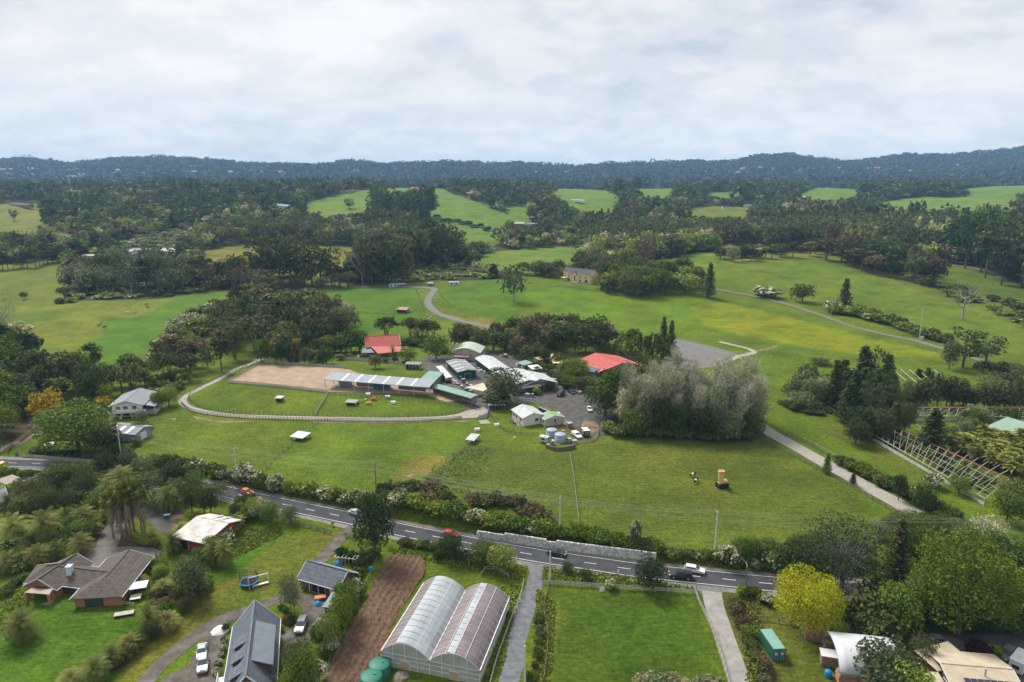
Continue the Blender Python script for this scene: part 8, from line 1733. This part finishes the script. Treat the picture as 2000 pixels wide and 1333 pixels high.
for x, y in [(458, 726), (471, 720), (477, 719), (485, 717), (488, 715), (491, 714), (497, 712), (500, 706)]: animal('sheep', x, y, RNG.random() * 6, [C_WHT], 'white sheep in the strip left of the sand arena', 'white sheep left of the sand arena')
for x, y in [(835, 617), (841, 621), (848, 616), (722, 613), (850, 584), (823, 576), (818, 571), (838, 624)]: animal('sheep', x, y, RNG.random() * 6, [C_WHT], 'white sheep beside the gravel track on the upper paddock', 'white sheep beside the gravel track')
for x, y, c in [(714, 783, C_WHT), (700, 790, C_BLK), (706, 786, C_TAN), (1005, 858, C_WHT)]: animal('goat', x, y, 1.2, [c], {C_WHT.name: 'white goat', C_BLK.name: 'black goat', C_TAN.name: 'tan goat'}[c.name] + (' in the ringed paddock by the timber shelter' if x < 900 else ' on the turf left of the caravan'))
for x, y, m_, l in [(730, 782, mat('hut_red', (.5, .07, .04), .7), 'red kennel in the ringed paddock'), (720, 790, mat('hut_orange', (.6, .25, .06), .7), 'orange kennel in the ringed paddock'), (768, 789, M_TRIM, 'white stone like kennel in the ringed paddock'), (757, 778, M_TRIM, 'small white tub near the arena shelter'), (719, 773, M_TRIM, 'white trough in front of the arena shelter'), (932, 842, M_TRIM, 'white round tub in the paddock above the white shelter'), (970, 833, M_TRIM, 'white box near the ramp end')]:
 p = G(x, y); r = empty('kennel', p, .2, l, 'kennel' if 'kennel' in l else 'tub'); b = MB(); b.box((0, 0, .45), (1.7, 1.1, .9)); b.build('base', m_, r); b = MB(); b.add([(-.95, -.65, .9), (.95, -.65, .9), (.95, .65, .9), (-.95, .65, .9), (-.95, 0, 1.25), (.95, 0, 1.25)], [(0, 1, 5, 4), (2, 3, 4, 5), (0, 4, 3), (1, 2, 5), (0, 3, 2, 1)]); b.build('lid', m_, r)
for x, y, l in [(1073, 794, 'orange traffic cone in the farm car park, left one'), (1115, 784, 'orange traffic cone in the farm car park, right one')]:
 p = G(x, y); r = empty('traffic_cone', p, 0, l, 'traffic cone'); b = MB(); b.lathe((0, 0, 0), [(.28, .05), (.05, .95)], 10); b.build('cone', mat('cone_orange', (.75, .14, .02), .5), r); b = MB(); b.box((0, 0, .03), (.7, .7, .06)); b.build('foot', M_DARK, r)
YARD = [(912, 752), (920, 757), (900, 741), (905, 748), (934, 722), (938, 727), (946, 731), (925, 733), (893, 752), (902, 758), (911, 765), (921, 771), (931, 776), (884, 746), (889, 750), (1000, 770), (1008, 772), (1030, 774), (1040, 776), (1064, 762), (1088, 758), (1095, 760), (1104, 829), (1112, 835), (1100, 845), (1122, 866), (1111, 864), (1080, 870), (1070, 872), (1066, 860), (700, 700), (710, 701), (725, 703), (668, 699), (955, 800), (987, 699), (978, 697), (1010, 716), (1020, 722), (1062, 715), (1090, 716), (1104, 712), (1118, 727), (1127, 731)]
YK = [('red', (.45, .04, .03)), ('white', (.7, .7, .68)), ('blue', (.03, .15, .4)), ('brown timber', (.25, .17, .11)), ('yellow', (.65, .42, .04)), ('grey', (.3, .3, .3)), ('white', (.62, .6, .56)), ('brown timber', (.2, .15, .11))]
for i, q in enumerate(YARD):
 c, v = YK[(i * 5) % 8]; p = G(*q); wh = 'beside the stone and timber stalls of the yard' if q[0] < 950 and q[1] > 730 else ('near the farmhouse' if q[0] < 760 else ('beside the grey tanks' if q[1] > 825 else ('among the sheds' if q[1] < 735 else 'at the shed entrance')))
 r = empty('yard_crate', p, i * .7, 'small %s crate or bin %s' % (c, wh), 'crate', '%s crates %s' % (c, wh)); w_, l_, h_ = .8 + .5 * (i % 3), 1.0 + .6 * (i % 2), .7 + .35 * (i % 4); b = MB(); b.box((0, 0, h_ / 2), (w_, l_, h_), 0, 0, .94); b.build('bin', mat('crate_' + c.replace(' ', '_'), v, .7, .3, 2), r); b = MB(); b.box((0, 0, h_ + .04), (w_ + .08, l_ + .08, .08)); b.build('lid', M_GREYT if i % 2 else M_TIMBW, r)
# ------------------------------------------------------------------ stone retaining wall beside the road
def stone_wall(pts, h, label, name='stone_wall', steps=(), bs=(0.75, 0.5), m=None, bw=.45):
 C = wline(pts, 0.5); s = np.concatenate([[0], np.cumsum(np.linalg.norm(np.diff(C, axis=0), axis=1))]); d, n = frames(C); c0 = C[len(C) // 2]; root = empty(name, (c0[0], c0[1], gz(*c0)), 0, label, 'wall'); r = random.Random(3); z_r = root.location.z
 ml = [m, m] if m else [mat('pale_wall_stone', (.62, .60, .56), .9, .2, 1.5), mat('grey_wall_stone', (.46, .46, .44), .9, .3, 1.5)]; base = zf(C[:, 0] - n[:, 0] * .6, C[:, 1] - n[:, 1] * .6)
 base = np.convolve(np.pad(base, 12, mode='edge'), np.ones(25) / 25, 'valid'); mb = MB(); core = MB(); rows = int(round(h / bs[1]))
 for j in range(rows + (1 if steps else 0)):
  p = -r.random() * .5
  while p < s[-1]:
   L_ = bs[0] * r.uniform(.7, 1.4); q = min(p + L_ / 2, s[-1]); 
   if j >= rows and not any(a <= q / s[-1] <= b_ for a, b_ in steps): p += L_; continue
   x, y, bz = np.interp(q, s, C[:, 0]), np.interp(q, s, C[:, 1]), np.interp(q, s, base); k = min(len(C) - 1, np.searchsorted(s, q)); rz = math.atan2(d[k, 1], d[k, 0])
   mb.box((x - c0[0] + r.uniform(-.04, .04), y - c0[1] + r.uniform(-.05, .05), bz - z_r + bs[1] * (j + .5) - .1 + r.uniform(-.02, .02)), (L_ - .07, bw * r.uniform(.9, 1.15), bs[1] - .05), rz, r.choice((0, 0, 1)), r.uniform(.86, .97)); p += L_
 mb.build('stone', ml, root)['kind'] = 'stuff'
 V = []
 for k in range(len(C)):
  for o in (0.0, .32):
   for z in (-.6, h - .3): V.append((C[k, 0] - c0[0] + n[k, 0] * o, C[k, 1] - c0[1] + n[k, 1] * o, base[k] - z_r + z))
 F_ = []
 for k in range(len(C) - 1):
  a = 4 * k; F_ += [(a, a + 4, a + 5, a + 1), (a + 1, a + 5, a + 7, a + 3), (a + 3, a + 7, a + 6, a + 2)]
 core.add(V, F_); core.build('wall_core', mat('wall_joint', (.22, .22, .21), .95), root)
stone_wall([(934, 1050), (1000, 1060), (1060, 1069), (1120, 1077), (1200, 1087), (1278, 1097)], 1.75, 'pale stone retaining wall stepping down beside the road', steps=((.16, .40), (.47, 1)))
stone_wall([(1067, 876), (1085, 881), (1105, 880), (1122, 876)], 1.3, 'low curved dark stone wall below the grey tanks', m=mat('dark_wall_stone', (.15, .13, .11), .9, .3))
stone_wall([(60, 922), (90, 925), (120, 928)], 1.0, 'low stone wall beside the road at the left edge', m=mat('mossy_stone', (.2, .18, .15), .9, .3))
# ------------------------------------------------------------------ fences
def fence(pts, label, h=1.2, sp=3.0, rails=(1.1, .75, .4), m=M_POST, rw=.10, rt=.05, pw=.16, single=False, board=0, name='fence'):
 C = wline(pts, .5); s = np.concatenate([[0], np.cumsum(np.linalg.norm(np.diff(C, axis=0), axis=1))]); n = max(2, int(s[-1] / sp) + 1); q = np.linspace(0, s[-1], n); X = np.interp(q, s, C[:, 0]); Y = np.interp(q, s, C[:, 1]); Z = zf(X, Y)
 root = empty(name, (X[0], Y[0], Z[0]), 0, label, 'fence'); L0 = Vector((X[0], Y[0], Z[0])); P = [Vector((a, b, c)) - L0 for a, b, c in zip(X, Y, Z)]
 if single:
  me = MB(); me.box((0, 0, h / 2 - .2), (pw, pw, h + .4)); me = me.mesh('post', m)
  for p in P: link('post', me, root, p)
 else:
  mb = MB()
  for p in P: mb.box((p.x, p.y, p.z + h / 2 - .15), (pw, pw, h + .3))
  mb.build('post', m, root)['kind'] = 'stuff'
 for z in rails:
  mb = MB()
  for a, b in zip(P, P[1:]): mb.bar(a + Vector((0, 0, z)), b + Vector((0, 0, z)), rt, rw)
  mb.build('rail', m, root)
 if board:
  mb = MB(); k = int(s[-1] / board); qq = (np.arange(k) + .5) / k * s[-1]; X = np.interp(qq, s, C[:, 0]); Y = np.interp(qq, s, C[:, 1]); Z = zf(X, Y); an = math.atan2(Y[-1] - Y[0], X[-1] - X[0])
  for x, y, z in zip(X, Y, Z): mb.box((x - L0.x, y - L0.y, z - L0.z + h / 2), (board * .9, .04, h), an)
  mb.build('board', m, root)['kind'] = 'stuff'
 return root
W3 = dict(rails=(1.1, .8, .5, .2), rw=.03, rt=.03, pw=.14)
fence([(1062, 1142), (1120, 1146), (1200, 1151), (1280, 1156), (1355, 1161)], 'grey post and rail fence along the top of the bottom paddock', m=M_POSTP, single=True, sp=2.6, rw=.16)
fence([(1357, 1158), (1366, 1180), (1378, 1205), (1390, 1232), (1402, 1265), (1413, 1300), (1425, 1345)], 'brown and white rail fence curving along the concrete drive', m=M_POSTP, single=True, sp=1.8, rw=.2, rails=(1.15, .7, .3))
fence([(540, 1018), (570, 1024), (610, 1033), (646, 1043)], 'brown rail fence left of the lawn gate', single=True, rw=.16, sp=2.2); fence([(674, 1049), (706, 1057)], 'short brown rail fence right of the lawn gate', single=True, rw=.16, sp=2.2)
fence([(1494, 862), (1550, 893), (1605, 921), (1660, 951), (1717, 984), (1783, 1024)], 'dark rail fence along the left side of the pale driveway', sp=2.4, rw=.14); fence([(1538, 848), (1600, 880), (1660, 914), (1720, 950)], 'dark rail fence along the right side of the pale driveway', sp=2.4, rw=.14)
fence([(308, 910), (360, 914), (450, 928), (550, 945), (650, 960)], 'dark fence between the roadside hedge and the large paddock, left', sp=2.5, **W3)
fence([(668, 703), (700, 705), (740, 708), (785, 713)], 'white board fence in front of the red roofed farmhouse', 1.7, 2.5, (1.4, .4), M_TIMBW, board=.45, name='board_fence')
fence([(445, 748), (500, 753), (560, 759), (640, 768)], 'grey board fence with dark posts along the front of the sand arena', 1.4, 2.6, (1.3, .9, .5, .15), M_POSTP, rw=.26); fence([(512, 709), (560, 713), (620, 717), (680, 721)], 'grey board fence along the back of the sand arena', 1.4, 2.6, (1.3, .9, .5, .15), M_POSTP, rw=.3); fence([(445, 747), (478, 729), (512, 709)], 'grey rail fence on the left side of the sand arena', 1.3, 2.6, (1.2, .8, .4), M_POSTP, rw=.14)
fence([(493, 706), (462, 718), (430, 737), (398, 753), (374, 768), (369, 778), (380, 790), (410, 800), (460, 807), (540, 811), (620, 813), (720, 815), (800, 815), (860, 811), (905, 803)], 'dark post fence on the inner side of the farm track', 1.2, 1.8, **{k: v for k, v in W3.items()})
fence([(354, 790), (372, 803), (410, 811), (470, 817), (560, 821), (640, 823)], 'brown paling fence on the outer side of the farm track, left part', 1.3, 1.2, (1.15, .6, .2), M_POST, rw=.12)
fence([(640, 823), (720, 824), (800, 824), (860, 822), (900, 819)], 'pale paling fence on the outer side of the farm track, right part', 1.3, 1.2, (1.15, .6, .2), M_POSTP, rw=.22)
fence([(350, 783), (360, 770), (395, 752), (440, 733), (490, 708)], 'thin fence on the outer side of the upper farm track', 1.1, 3, **W3)
fence([(641, 768), (634, 782), (622, 800), (616, 813)], 'pale rail fence dividing the ringed paddock', 1.2, 2, m=M_POSTP, rw=.2); fence([(645, 772), (700, 776), (760, 780), (830, 785), (880, 792), (930, 800)], 'rail fence in front of the arena shelter', 1.2, 2.2, m=M_POST, rw=.10)
fence([(926, 862), (900, 885), (870, 912), (835, 945)], 'wire fence slanting down the paddock to the brambles', 1.2, 2.0, **W3); fence([(1113, 890), (1120, 930), (1126, 980), (1131, 1020)], 'pale wire fence running down the middle paddock', 1.2, 1.6, (1.0, .5), M_POSTP, .08, .05, .12); fence([(578, 862), (540, 895), (505, 932)], 'wire fence down the left paddock', 1.1, 3, **W3)
fence([(620, 826), (600, 845), (585, 856)], 'wire fence from the track to the grey shelter', 1.1, 3, **W3)
fence([(955, 806), (970, 828), (990, 845), (1020, 851), (1052, 851)], 'dark rail fence round the lawn of the white cottage', 1.2, 2, rw=.12); fence([(1100, 866), (1130, 866), (1158, 862), (1168, 850), (1166, 835)], 'rail fence round the corner of the farm yard', 1.2, 2, m=M_POSTP, rw=.14); fence([(936, 818), (950, 816), (955, 803)], 'concrete coloured board fence beside the ramp', 1.3, 1.5, (1.2, .8, .4), M_POSTP, rw=.35)
fence([(1402, 571), (1460, 581), (1530, 596), (1600, 618), (1680, 644), (1760, 668), (1840, 690)], 'wire fence along the lower side of the hill track', 1.2, 4, **W3); fence([(1410, 514), (1450, 524), (1560, 547), (1660, 565), (1760, 590), (1850, 618), (1990, 660)], 'wire fence across the right hill', 1.2, 5, **W3); fence([(1590, 498), (1680, 530), (1760, 556), (1860, 590), (1980, 625)], 'wire fence along the right hill crest', 1.2, 5, **W3)
fence([(1100, 560), (1140, 567), (1190, 573), (1270, 572)], 'fence below the stone house garden', 1.2, 3, (1.1, .7, .3), M_POST, .1); fence([(470, 577), (560, 574), (680, 568), (810, 566)], 'wire fence along the top track', 1.2, 4, (1.1, .6), M_POSTP, .06); fence([(812, 566), (822, 590), (829, 612)], 'rail fence left of the track bend', 1.2, 3, (1.1, .6), M_POST, .12)
fence([(858, 566), (862, 580), (880, 596), (910, 612)], 'wire fence right of the track bend', 1.2, 4, **W3); fence([(700, 612), (760, 616), (820, 608)], 'dark fence below the rusty shed', 1.2, 3, (1.1, .6), M_POST, .12); fence([(1035, 598), (1042, 612), (1052, 636)], 'wire fence below the old bare tree', 1.2, 4, **W3)
fence([(1478, 1212), (1495, 1211), (1500, 1213), (1540, 1221), (1590, 1228)], 'green wire fence behind the shipping container', 1.2, 2, (1.1, .6), M_POST, .06); fence([(45, 893), (100, 897), (160, 902), (225, 908)], 'low grey timber fence beside the road under the big round tree', 1.0, 2, (.9, .5, .2), M_POSTP, rw=.3)
fence([(-20, 893), (5, 882), (38, 868)], 'white picket fence at the left edge', 1.2, 1.2, (1.1, .7, .3), M_TRIM, rw=.16); fence([(14, 884), (40, 862), (74, 838)], 'new orange timber fence along the left gate drive', 1.5, 2, (1.3, .2), mat('new_timber', (.42, .25, .11), .8), board=.35, name='board_fence')
fence([(741, 1085), (722, 1128), (704, 1165), (686, 1205), (668, 1240), (650, 1280), (640, 1310)], 'dark garden fence along the left side of the ploughed strip', 1.2, 2.5, (1.1, .6), M_POST, .1)
fence([(1023, 1137), (1016, 1170), (1000, 1210), (985, 1250), (968, 1300), (955, 1350)], 'old pale rail fence between greenhouse and gravel drive', 1.1, 2.5, (1.0, .5), M_POSTP, .12, single=True); fence([(1072, 1142), (1062, 1190), (1070, 1250), (1062, 1330)], 'thin wire fence left of the bottom paddock', 1.1, 3, **W3)
fence([(216, 1178), (240, 1182), (262, 1184)], 'short grey rail fence below the brick house', .9, 2, (.8, .4), M_POSTP, .14); fence([(305, 1087), (320, 1092), (318, 1100)], 'dark trellis fence at the end of the brick house', 1.6, 1.5, (1.4, .9, .4), M_POST, .14)
fence([(940, 1125), (950, 1112), (968, 1115), (985, 1122), (993, 1128)], 'broken timber frame lying behind the greenhouse', 1.0, 2.2, (.9, .4), M_POSTP, .16); fence([(370, 1082), (385, 1072), (392, 1066)], 'brown gate rails under the red shed', 1.2, 2, (1.1, .7, .3), M_POST, .14)
fence([(1570, 860), (1640, 898), (1700, 930)], 'thin pale fence in the green strip right of the driveway', 1.0, 3, (.9, .4), M_POSTP, .05)
# ------------------------------------------------------------------ poles and wires
def pole(px, by, ty, label, m=M_POSTP, r=.16, arms=((-.3, 2.2), (-2.4, 1.6)), name='utility_pole', ang=None, cat='utility pole', lean=0):
 p = G(px, by); h = depz(p.y, ty) - p.z; k = int(np.argmin(np.hypot(ROADC[:, 0] - p.x, ROADC[:, 1] - p.y))); dv = ROADC[min(k + 1, len(ROADC) - 1)] - ROADC[k - 1]; rz = math.atan2(dv[1], dv[0]) + PI / 2 if ang is None else ang
 root = empty(name, p, rz, label, cat); mb = MB(); mb.tube([(0, 0, -.6), (lean, 0, h)], [r * 1.15, r * .75], 8); mb.build('shaft', m, root); tips = []
 for dz, w in arms:
  a = MB(); a.box((0, .16, h + dz), (w, .12, .14)); ao = a.build('crossarm', M_POST, root)
  for x in (np.array([-.46, -.17, .17, .46]) if w > 2 else np.array([-.42, 0, .42])) * w:
   i = MB(); i.lathe((x, .16, h + dz + .07), [(.05, 0), (.08, .08), (.04, .2)], 6); i.build('insulator', M_TRIM, ao); tips.append(Matrix.Translation(p) @ Matrix.Rotation(rz, 4, 'Z') @ Vector((x, .16, h + dz + .27)))
 return root, tips
M_CPOLE = mat('concrete_pole', (.52, .50, .46), .85, .12)
PL = [pole(-190, 872, 812, 'utility pole beyond the left edge', M_CPOLE)]
PL += [pole(237, 893, 836, 'pale pole beside the blue grey shed above the road', M_CPOLE), pole(463, 941, 876, 'grey pole with crossarms among the creamy hedge bushes', M_CPOLE), pole(735, 962, 903, 'dark pole at the left end of the brown brambles', M_POST), pole(1093, 1047, 971, 'weathered pole with two crossarms above the stone wall', M_CPOLE, arms=((-.3, 2.2), (-1.5, 1.6))), pole(1395, 1087, 999, 'tall white concrete pole beside the white flowering bush', M_CPOLE, .2), pole(1905, 1125, 1015, 'pole hidden in the trees at the right', M_CPOLE), pole(2350, 1140, 1040, 'pole beyond the right edge', M_CPOLE)]
def wire(a, b, sag, label, group, r=.014):
 n = 14; mb = MB(); c = (a + b) / 2; pts = [a.lerp(b, i / n) - Vector((0, 0, sag * 4 * (i / n) * (1 - i / n))) - c for i in range(n + 1)]; mb.tube(pts, r, 3, cap=False); o = mb.build('power_line', mat('wire', (.25, .25, .25), .6), None); o.location = c; tag(o, label, 'power line', group)
SEG = ['left of the pale pole', 'between the pale pole and the hedge pole', 'between the hedge pole and the dark pole', 'between the dark pole and the weathered pole', 'between the weathered pole and the white concrete pole', 'right of the white concrete pole', 'at the far right above the trees']
for k in range(len(PL) - 1):
 for a, b in zip(PL[k][1], PL[k + 1][1]): wire(a, b, .9 + .3 * random.random(), 'thin power line strung over the paddock ' + SEG[k], 'power lines ' + SEG[k])
_, tA = pole(1455, 1158, 1103, 'short brown pole with one crossarm beside the road', M_POST, arms=((-.1, 2.0),)); wire(PL[5][1][6], tA[1], .8, 'service wire from the white concrete pole to the brown pole', None)
_, tB = pole(1074, 1134, 1077, 'bare white concrete post in front of the passing black sedan', M_CPOLE, .2, arms=()); _, tB = pole(1025, 1350, 1262, 'bare white concrete post beside the gravel drive, bottom', M_CPOLE, .2, arms=())
pole(1795, 664, 600, 'slim pale green mast beside the hill track', mat('mast_green', (.38, .46, .42), .6), .22, arms=(), name='mast', cat='mast'); pole(1622, 626, 604, 'short grey pole beside the hill track', M_POSTP, .14, arms=())
p = G(1797, 664); r = empty('equipment_box', p + Vector((.8, 0, 0)), .3, 'white equipment box at the foot of the mast', 'box'); b = MB(); b.box((0, 0, .9), (2.0, 1.2, 2.0)); b.build('cabinet', M_TRIM, r); b = MB(); b.box((0, 0, 1.95), (2.2, 1.4, .12)); b.build('lid', M_GREYT, r)
def sign(x, y, w, h, z, m, lb, rz=0.1):
 p = G(x, y); r = empty('sign', p, rz, lb, 'sign'); b = MB(); b.box((0, 0, (z + h) / 2), (.1, .1, z + h)); b.build('post', M_POST, r); b = MB(); b.box((0, -.08, z + h / 2), (w, .05, h)); b.build('board', m, r)
sign(763, 952, 1.1, 1.8, .8, M_TIMBER, 'dark board sign standing by the brambles'); sign(1207, 1131, .35, 1.0, 1.4, M_TRIM, 'small white road marker behind the rail fence'); sign(1175, 1162, 1.0, .9, .9, M_TRIM, 'small white board in the corner of the bottom paddock'); sign(1360, 1152, .5, .4, 1.0, M_GREYT, 'small grey letterbox at the mouth of the concrete drive')
for x, y, m_, l in [(650, 1028, mat('letterbox_yellow', (.7, .45, .03), .5), 'yellow and black letterbox beside the road'), (33, 890, M_BLUE, 'blue bin beside the road at the left edge')]:
 p = G(x, y); r = empty('letterbox', p, .2, l, 'letterbox' if 'letter' in l else 'bin'); b = MB(); b.box((0, 0, .45), (.7, .6, 1.0)); b.build('box', m_, r); b = MB(); b.box((0, 0, .98), (.8, .7, .12)); b.build('lid', M_DARK, r)
# ------------------------------------------------------------------ ruined glasshouses and right hand buildings
M_RUST2 = mat('rusted_ridge', (.28, .085, .05), .9, .4, 1.5); M_PALEB = mat('bleached_timber', (.36, .34, .31), .9, .3, 1.5); M_OLDG = mat('old_glass', (.42, .47, .49), .35, .25, .6)
def ruin(R0, R1, E0, E1, hr, he, label, nb, far=True):
 z0 = gz(*hits([E1])[0][:2]); a, b = at_level(*R0, z0 + hr), at_level(*R1, z0 + hr); c, d = at_level(*E0, z0 + he), at_level(*E1, z0 + he); o = Vector((c.x, c.y, z0)); root = empty('ruined_glasshouse', o, 0, label, 'glasshouse'); a, b, c, d = a - o, b - o, c - o, d - o
 mb = MB(); mb.bar(a, b, .35, .25); mb.build('ridge_beam', M_RUST2, root); mb = MB(); mb.bar(c, d, .2, .2); mb.build('eave_beam', M_PALEB, root); r = random.Random(nb)
 e, f = a + (a - c), b + (b - d); e.z = f.z = c.z
 if far: mb = MB(); mb.bar(e, f, .2, .2); mb.build('eave_beam', M_PALEB, root)
 for i in range(nb + 1):
  t = i / nb; p, q, s_ = a.lerp(b, t), c.lerp(d, t), e.lerp(f, t); mb = MB(); mb.bar(p, q, .11)
  if far and r.random() < .7: mb.bar(p, s_, .14)
  mb.build('rafter', M_PALEB, root); 
  for w_ in (p, q): mb = MB(); mb.bar(w_, Vector((w_.x, w_.y, -.5)), .1); mb.build('post', M_PALEB, root)
  if i < nb:
   p2, q2 = a.lerp(b, (i + 1) / nb), c.lerp(d, (i + 1) / nb)
   mb = MB(); [mb.bar(p.lerp(q, u), p2.lerp(q2, u), .09) for u in (.25, .5, .75) if r.random() < .8]; mb.bar(q, p2, .08); 
   if mb.v: mb.build('purlin', M_PALEB, root)
   mb = MB(); mb.quad(Vector((q.x, q.y, -.3)), Vector((q2.x, q2.y, -.3)), Vector((q2.x, q2.y, he * .5)), Vector((q.x, q.y, he * .5))); mb.build('pane', M_OLDG, root)
ruin((1699, 812), (1971, 936), (1704, 848), (1924, 974), 3.6, 2.2, 'long ruined glasshouse frame with rusty red ridge at the right', 18)
ruin((1788, 797), (2060, 798), (1778, 812), (2060, 815), 3.6, 2.2, 'second ruined glasshouse with red ridge behind the first', 16)
p0 = G(1745, 745); r = empty('nursery_frame', p0, 0, 'bare white nursery frames among little conifers', 'frame')
for i in range(6): a, b = G(1744 + 16 * i, 722, 2.0) - p0, G(1772 + 16 * i, 746, 2.0) - p0; mb = MB(); mb.bar(a, b, .2); mb.bar(b, b - Vector((0, 0, 2.2)), .12); mb.bar(a, a - Vector((0, 0, 2.2)), .12); mb.build('hoop_bar', M_PALEB, r)
mono('green_shed', 'flat sage green roof among the tree ferns at the right edge', (1928, 834), (2040, 868), 12.0, 3.0, 4.6, M_TIMBER, mat('sage_roof', (.20, .30, .23), .7, .12, .3), 'shed')
fl, L_, W = mono('beige_house', 'beige roofed house wing at the bottom right', (1830, 1309), (1893, 1291), (1848, 1262), 2.9, 3.5, M_DBRICK, R_BEIGE, 'house', wins=[('f', .25, .5, 2.2, 1.8)])
sol, L_, W = house('solar_house', 'beige roofed brown house with a row of solar panels at the bottom right', (1842, 1297), (1972, 1308), 11.0, 3.0, 4.5, M_DBRICK, R_BEIGE, wins=[('l', .35, 1.0, 1.4, 1.3)], byridge=True, trim=M_TRIM)
sl = (4.5 - 3.0) / 5.5
for i in range(11):
 x = 2.2 + i * 1.12; roofpiece(sol, [(x, .9, 3.0 + sl * .9 + .3), (x + 1.0, .9, 3.0 + sl * .9 + .3), (x + 1.0, 2.7, 3.0 + sl * 2.7 + .3), (x, 2.7, 3.0 + sl * 2.7 + .3)], mat('solar_cell', (.015, .02, .045), .15, .1, 1, spec=.8), .05, 'solar_panel')
mb = MB(); mb.tube([(L_ * .55, 3.6, 4.0), (L_ * .55, 3.6, 5.4)], .16, 8); mb.tube([(L_ * .55, 3.6, 5.4), (L_ * .55, 3.6, 5.6)], .3, 8); mb.build('flue', M_GREYT, sol)
mono('front_canopy', 'beige low canopy at the bottom edge left of the solar panels', (1800, 1345), (1850, 1350), 4, 2.4, 2.7, M_DBRICK, R_BEIGE, 'canopy')
# ------------------------------------------------------------------ rough grass tufts where the mower does not go
tv, tf, tt = [], [], []; rg = np.random.default_rng(8)
def tufts(poly, n, s):
 P = wpoly(poly); x0, y0 = P.min(0); x1, y1 = P.max(0); X = rg.uniform(x0, x1, n * 3); Y = rg.uniform(y0, y1, n * 3); k = inpoly(X, Y, P); return np.stack([X[k][:n], Y[k][:n], zf(X[k][:n], Y[k][:n]) + s * .25], 1), np.full(min(n, int(k.sum())), s)
cs = [tufts([(620, 963), (900, 1018), (1090, 1052), (930, 1045), (770, 1012), (600, 975)], 900, .5), tufts([(1060, 1105), (1250, 1130), (1360, 1150), (1060, 1140)], 900, .45), tufts([(760, 1070), (1030, 1110), (1020, 1135), (760, 1080)], 900, .45), tufts([(1048, 1150), (1085, 1180), (1070, 1400), (1035, 1400)], 1200, .4), tufts([(1290, 1085), (1530, 1105), (1530, 1120), (1290, 1098)], 700, .5),
      tufts([(380, 1130), (560, 1040), (480, 1030), (400, 1110)], 900, .4), tufts([(850, 905), (930, 870), (960, 880), (900, 1000), (820, 950)], 500, .25), tufts([(1440, 1165), (1480, 1165), (1500, 1340), (1460, 1340)], 800, .45), tufts([(1540, 850), (1800, 985), (1840, 1010), (1640, 905)], 800, .5), tufts([(0, 1140), (60, 1150), (20, 1250), (-20, 1250)], 300, .3), tufts([(960, 1150), (1020, 1140), (960, 1400), (930, 1400)], 600, .4)]
C = np.concatenate([c[0] for c in cs]); S_ = np.concatenate([c[1] for c in cs]); v, f, t = leaves(np.repeat(C, 4, 0) + rg.normal(size=(len(C) * 4, 3)) * .15, np.tile([0, 0, .1], (len(C) * 4, 1)), .32, rg, -.2)
me = crown_mesh('rough_grass', [(v, f, t)], foliage('grass_tuft', (.065, .105, .018), (.12, .145, .035))); tag(link('rough_grass', me), 'rough grass tufts along verges and fence lines', 'grass', kind='stuff')
P = PLW; x0, y0 = P.min(0); x1, y1 = P.max(0); X = rg.uniform(x0, x1, 6000); Y = rg.uniform(y0, y1, 6000); k = inpoly(X, Y, P); X, Y = X[k], Y[k]; v, f, t = leaves(np.stack([X, Y, furrow(X, Y) + .25], 1), np.tile([0, 0, 1.0], (len(X), 1)), .18, rg, .3)
tag(link('soil_clods', npmesh('soil_clods', v, f, M_SOIL)), 'brown clods lying on the ploughed strip', 'soil', kind='stuff')
print('all', NTREE, len(bpy.data.objects), time.time() - T0)
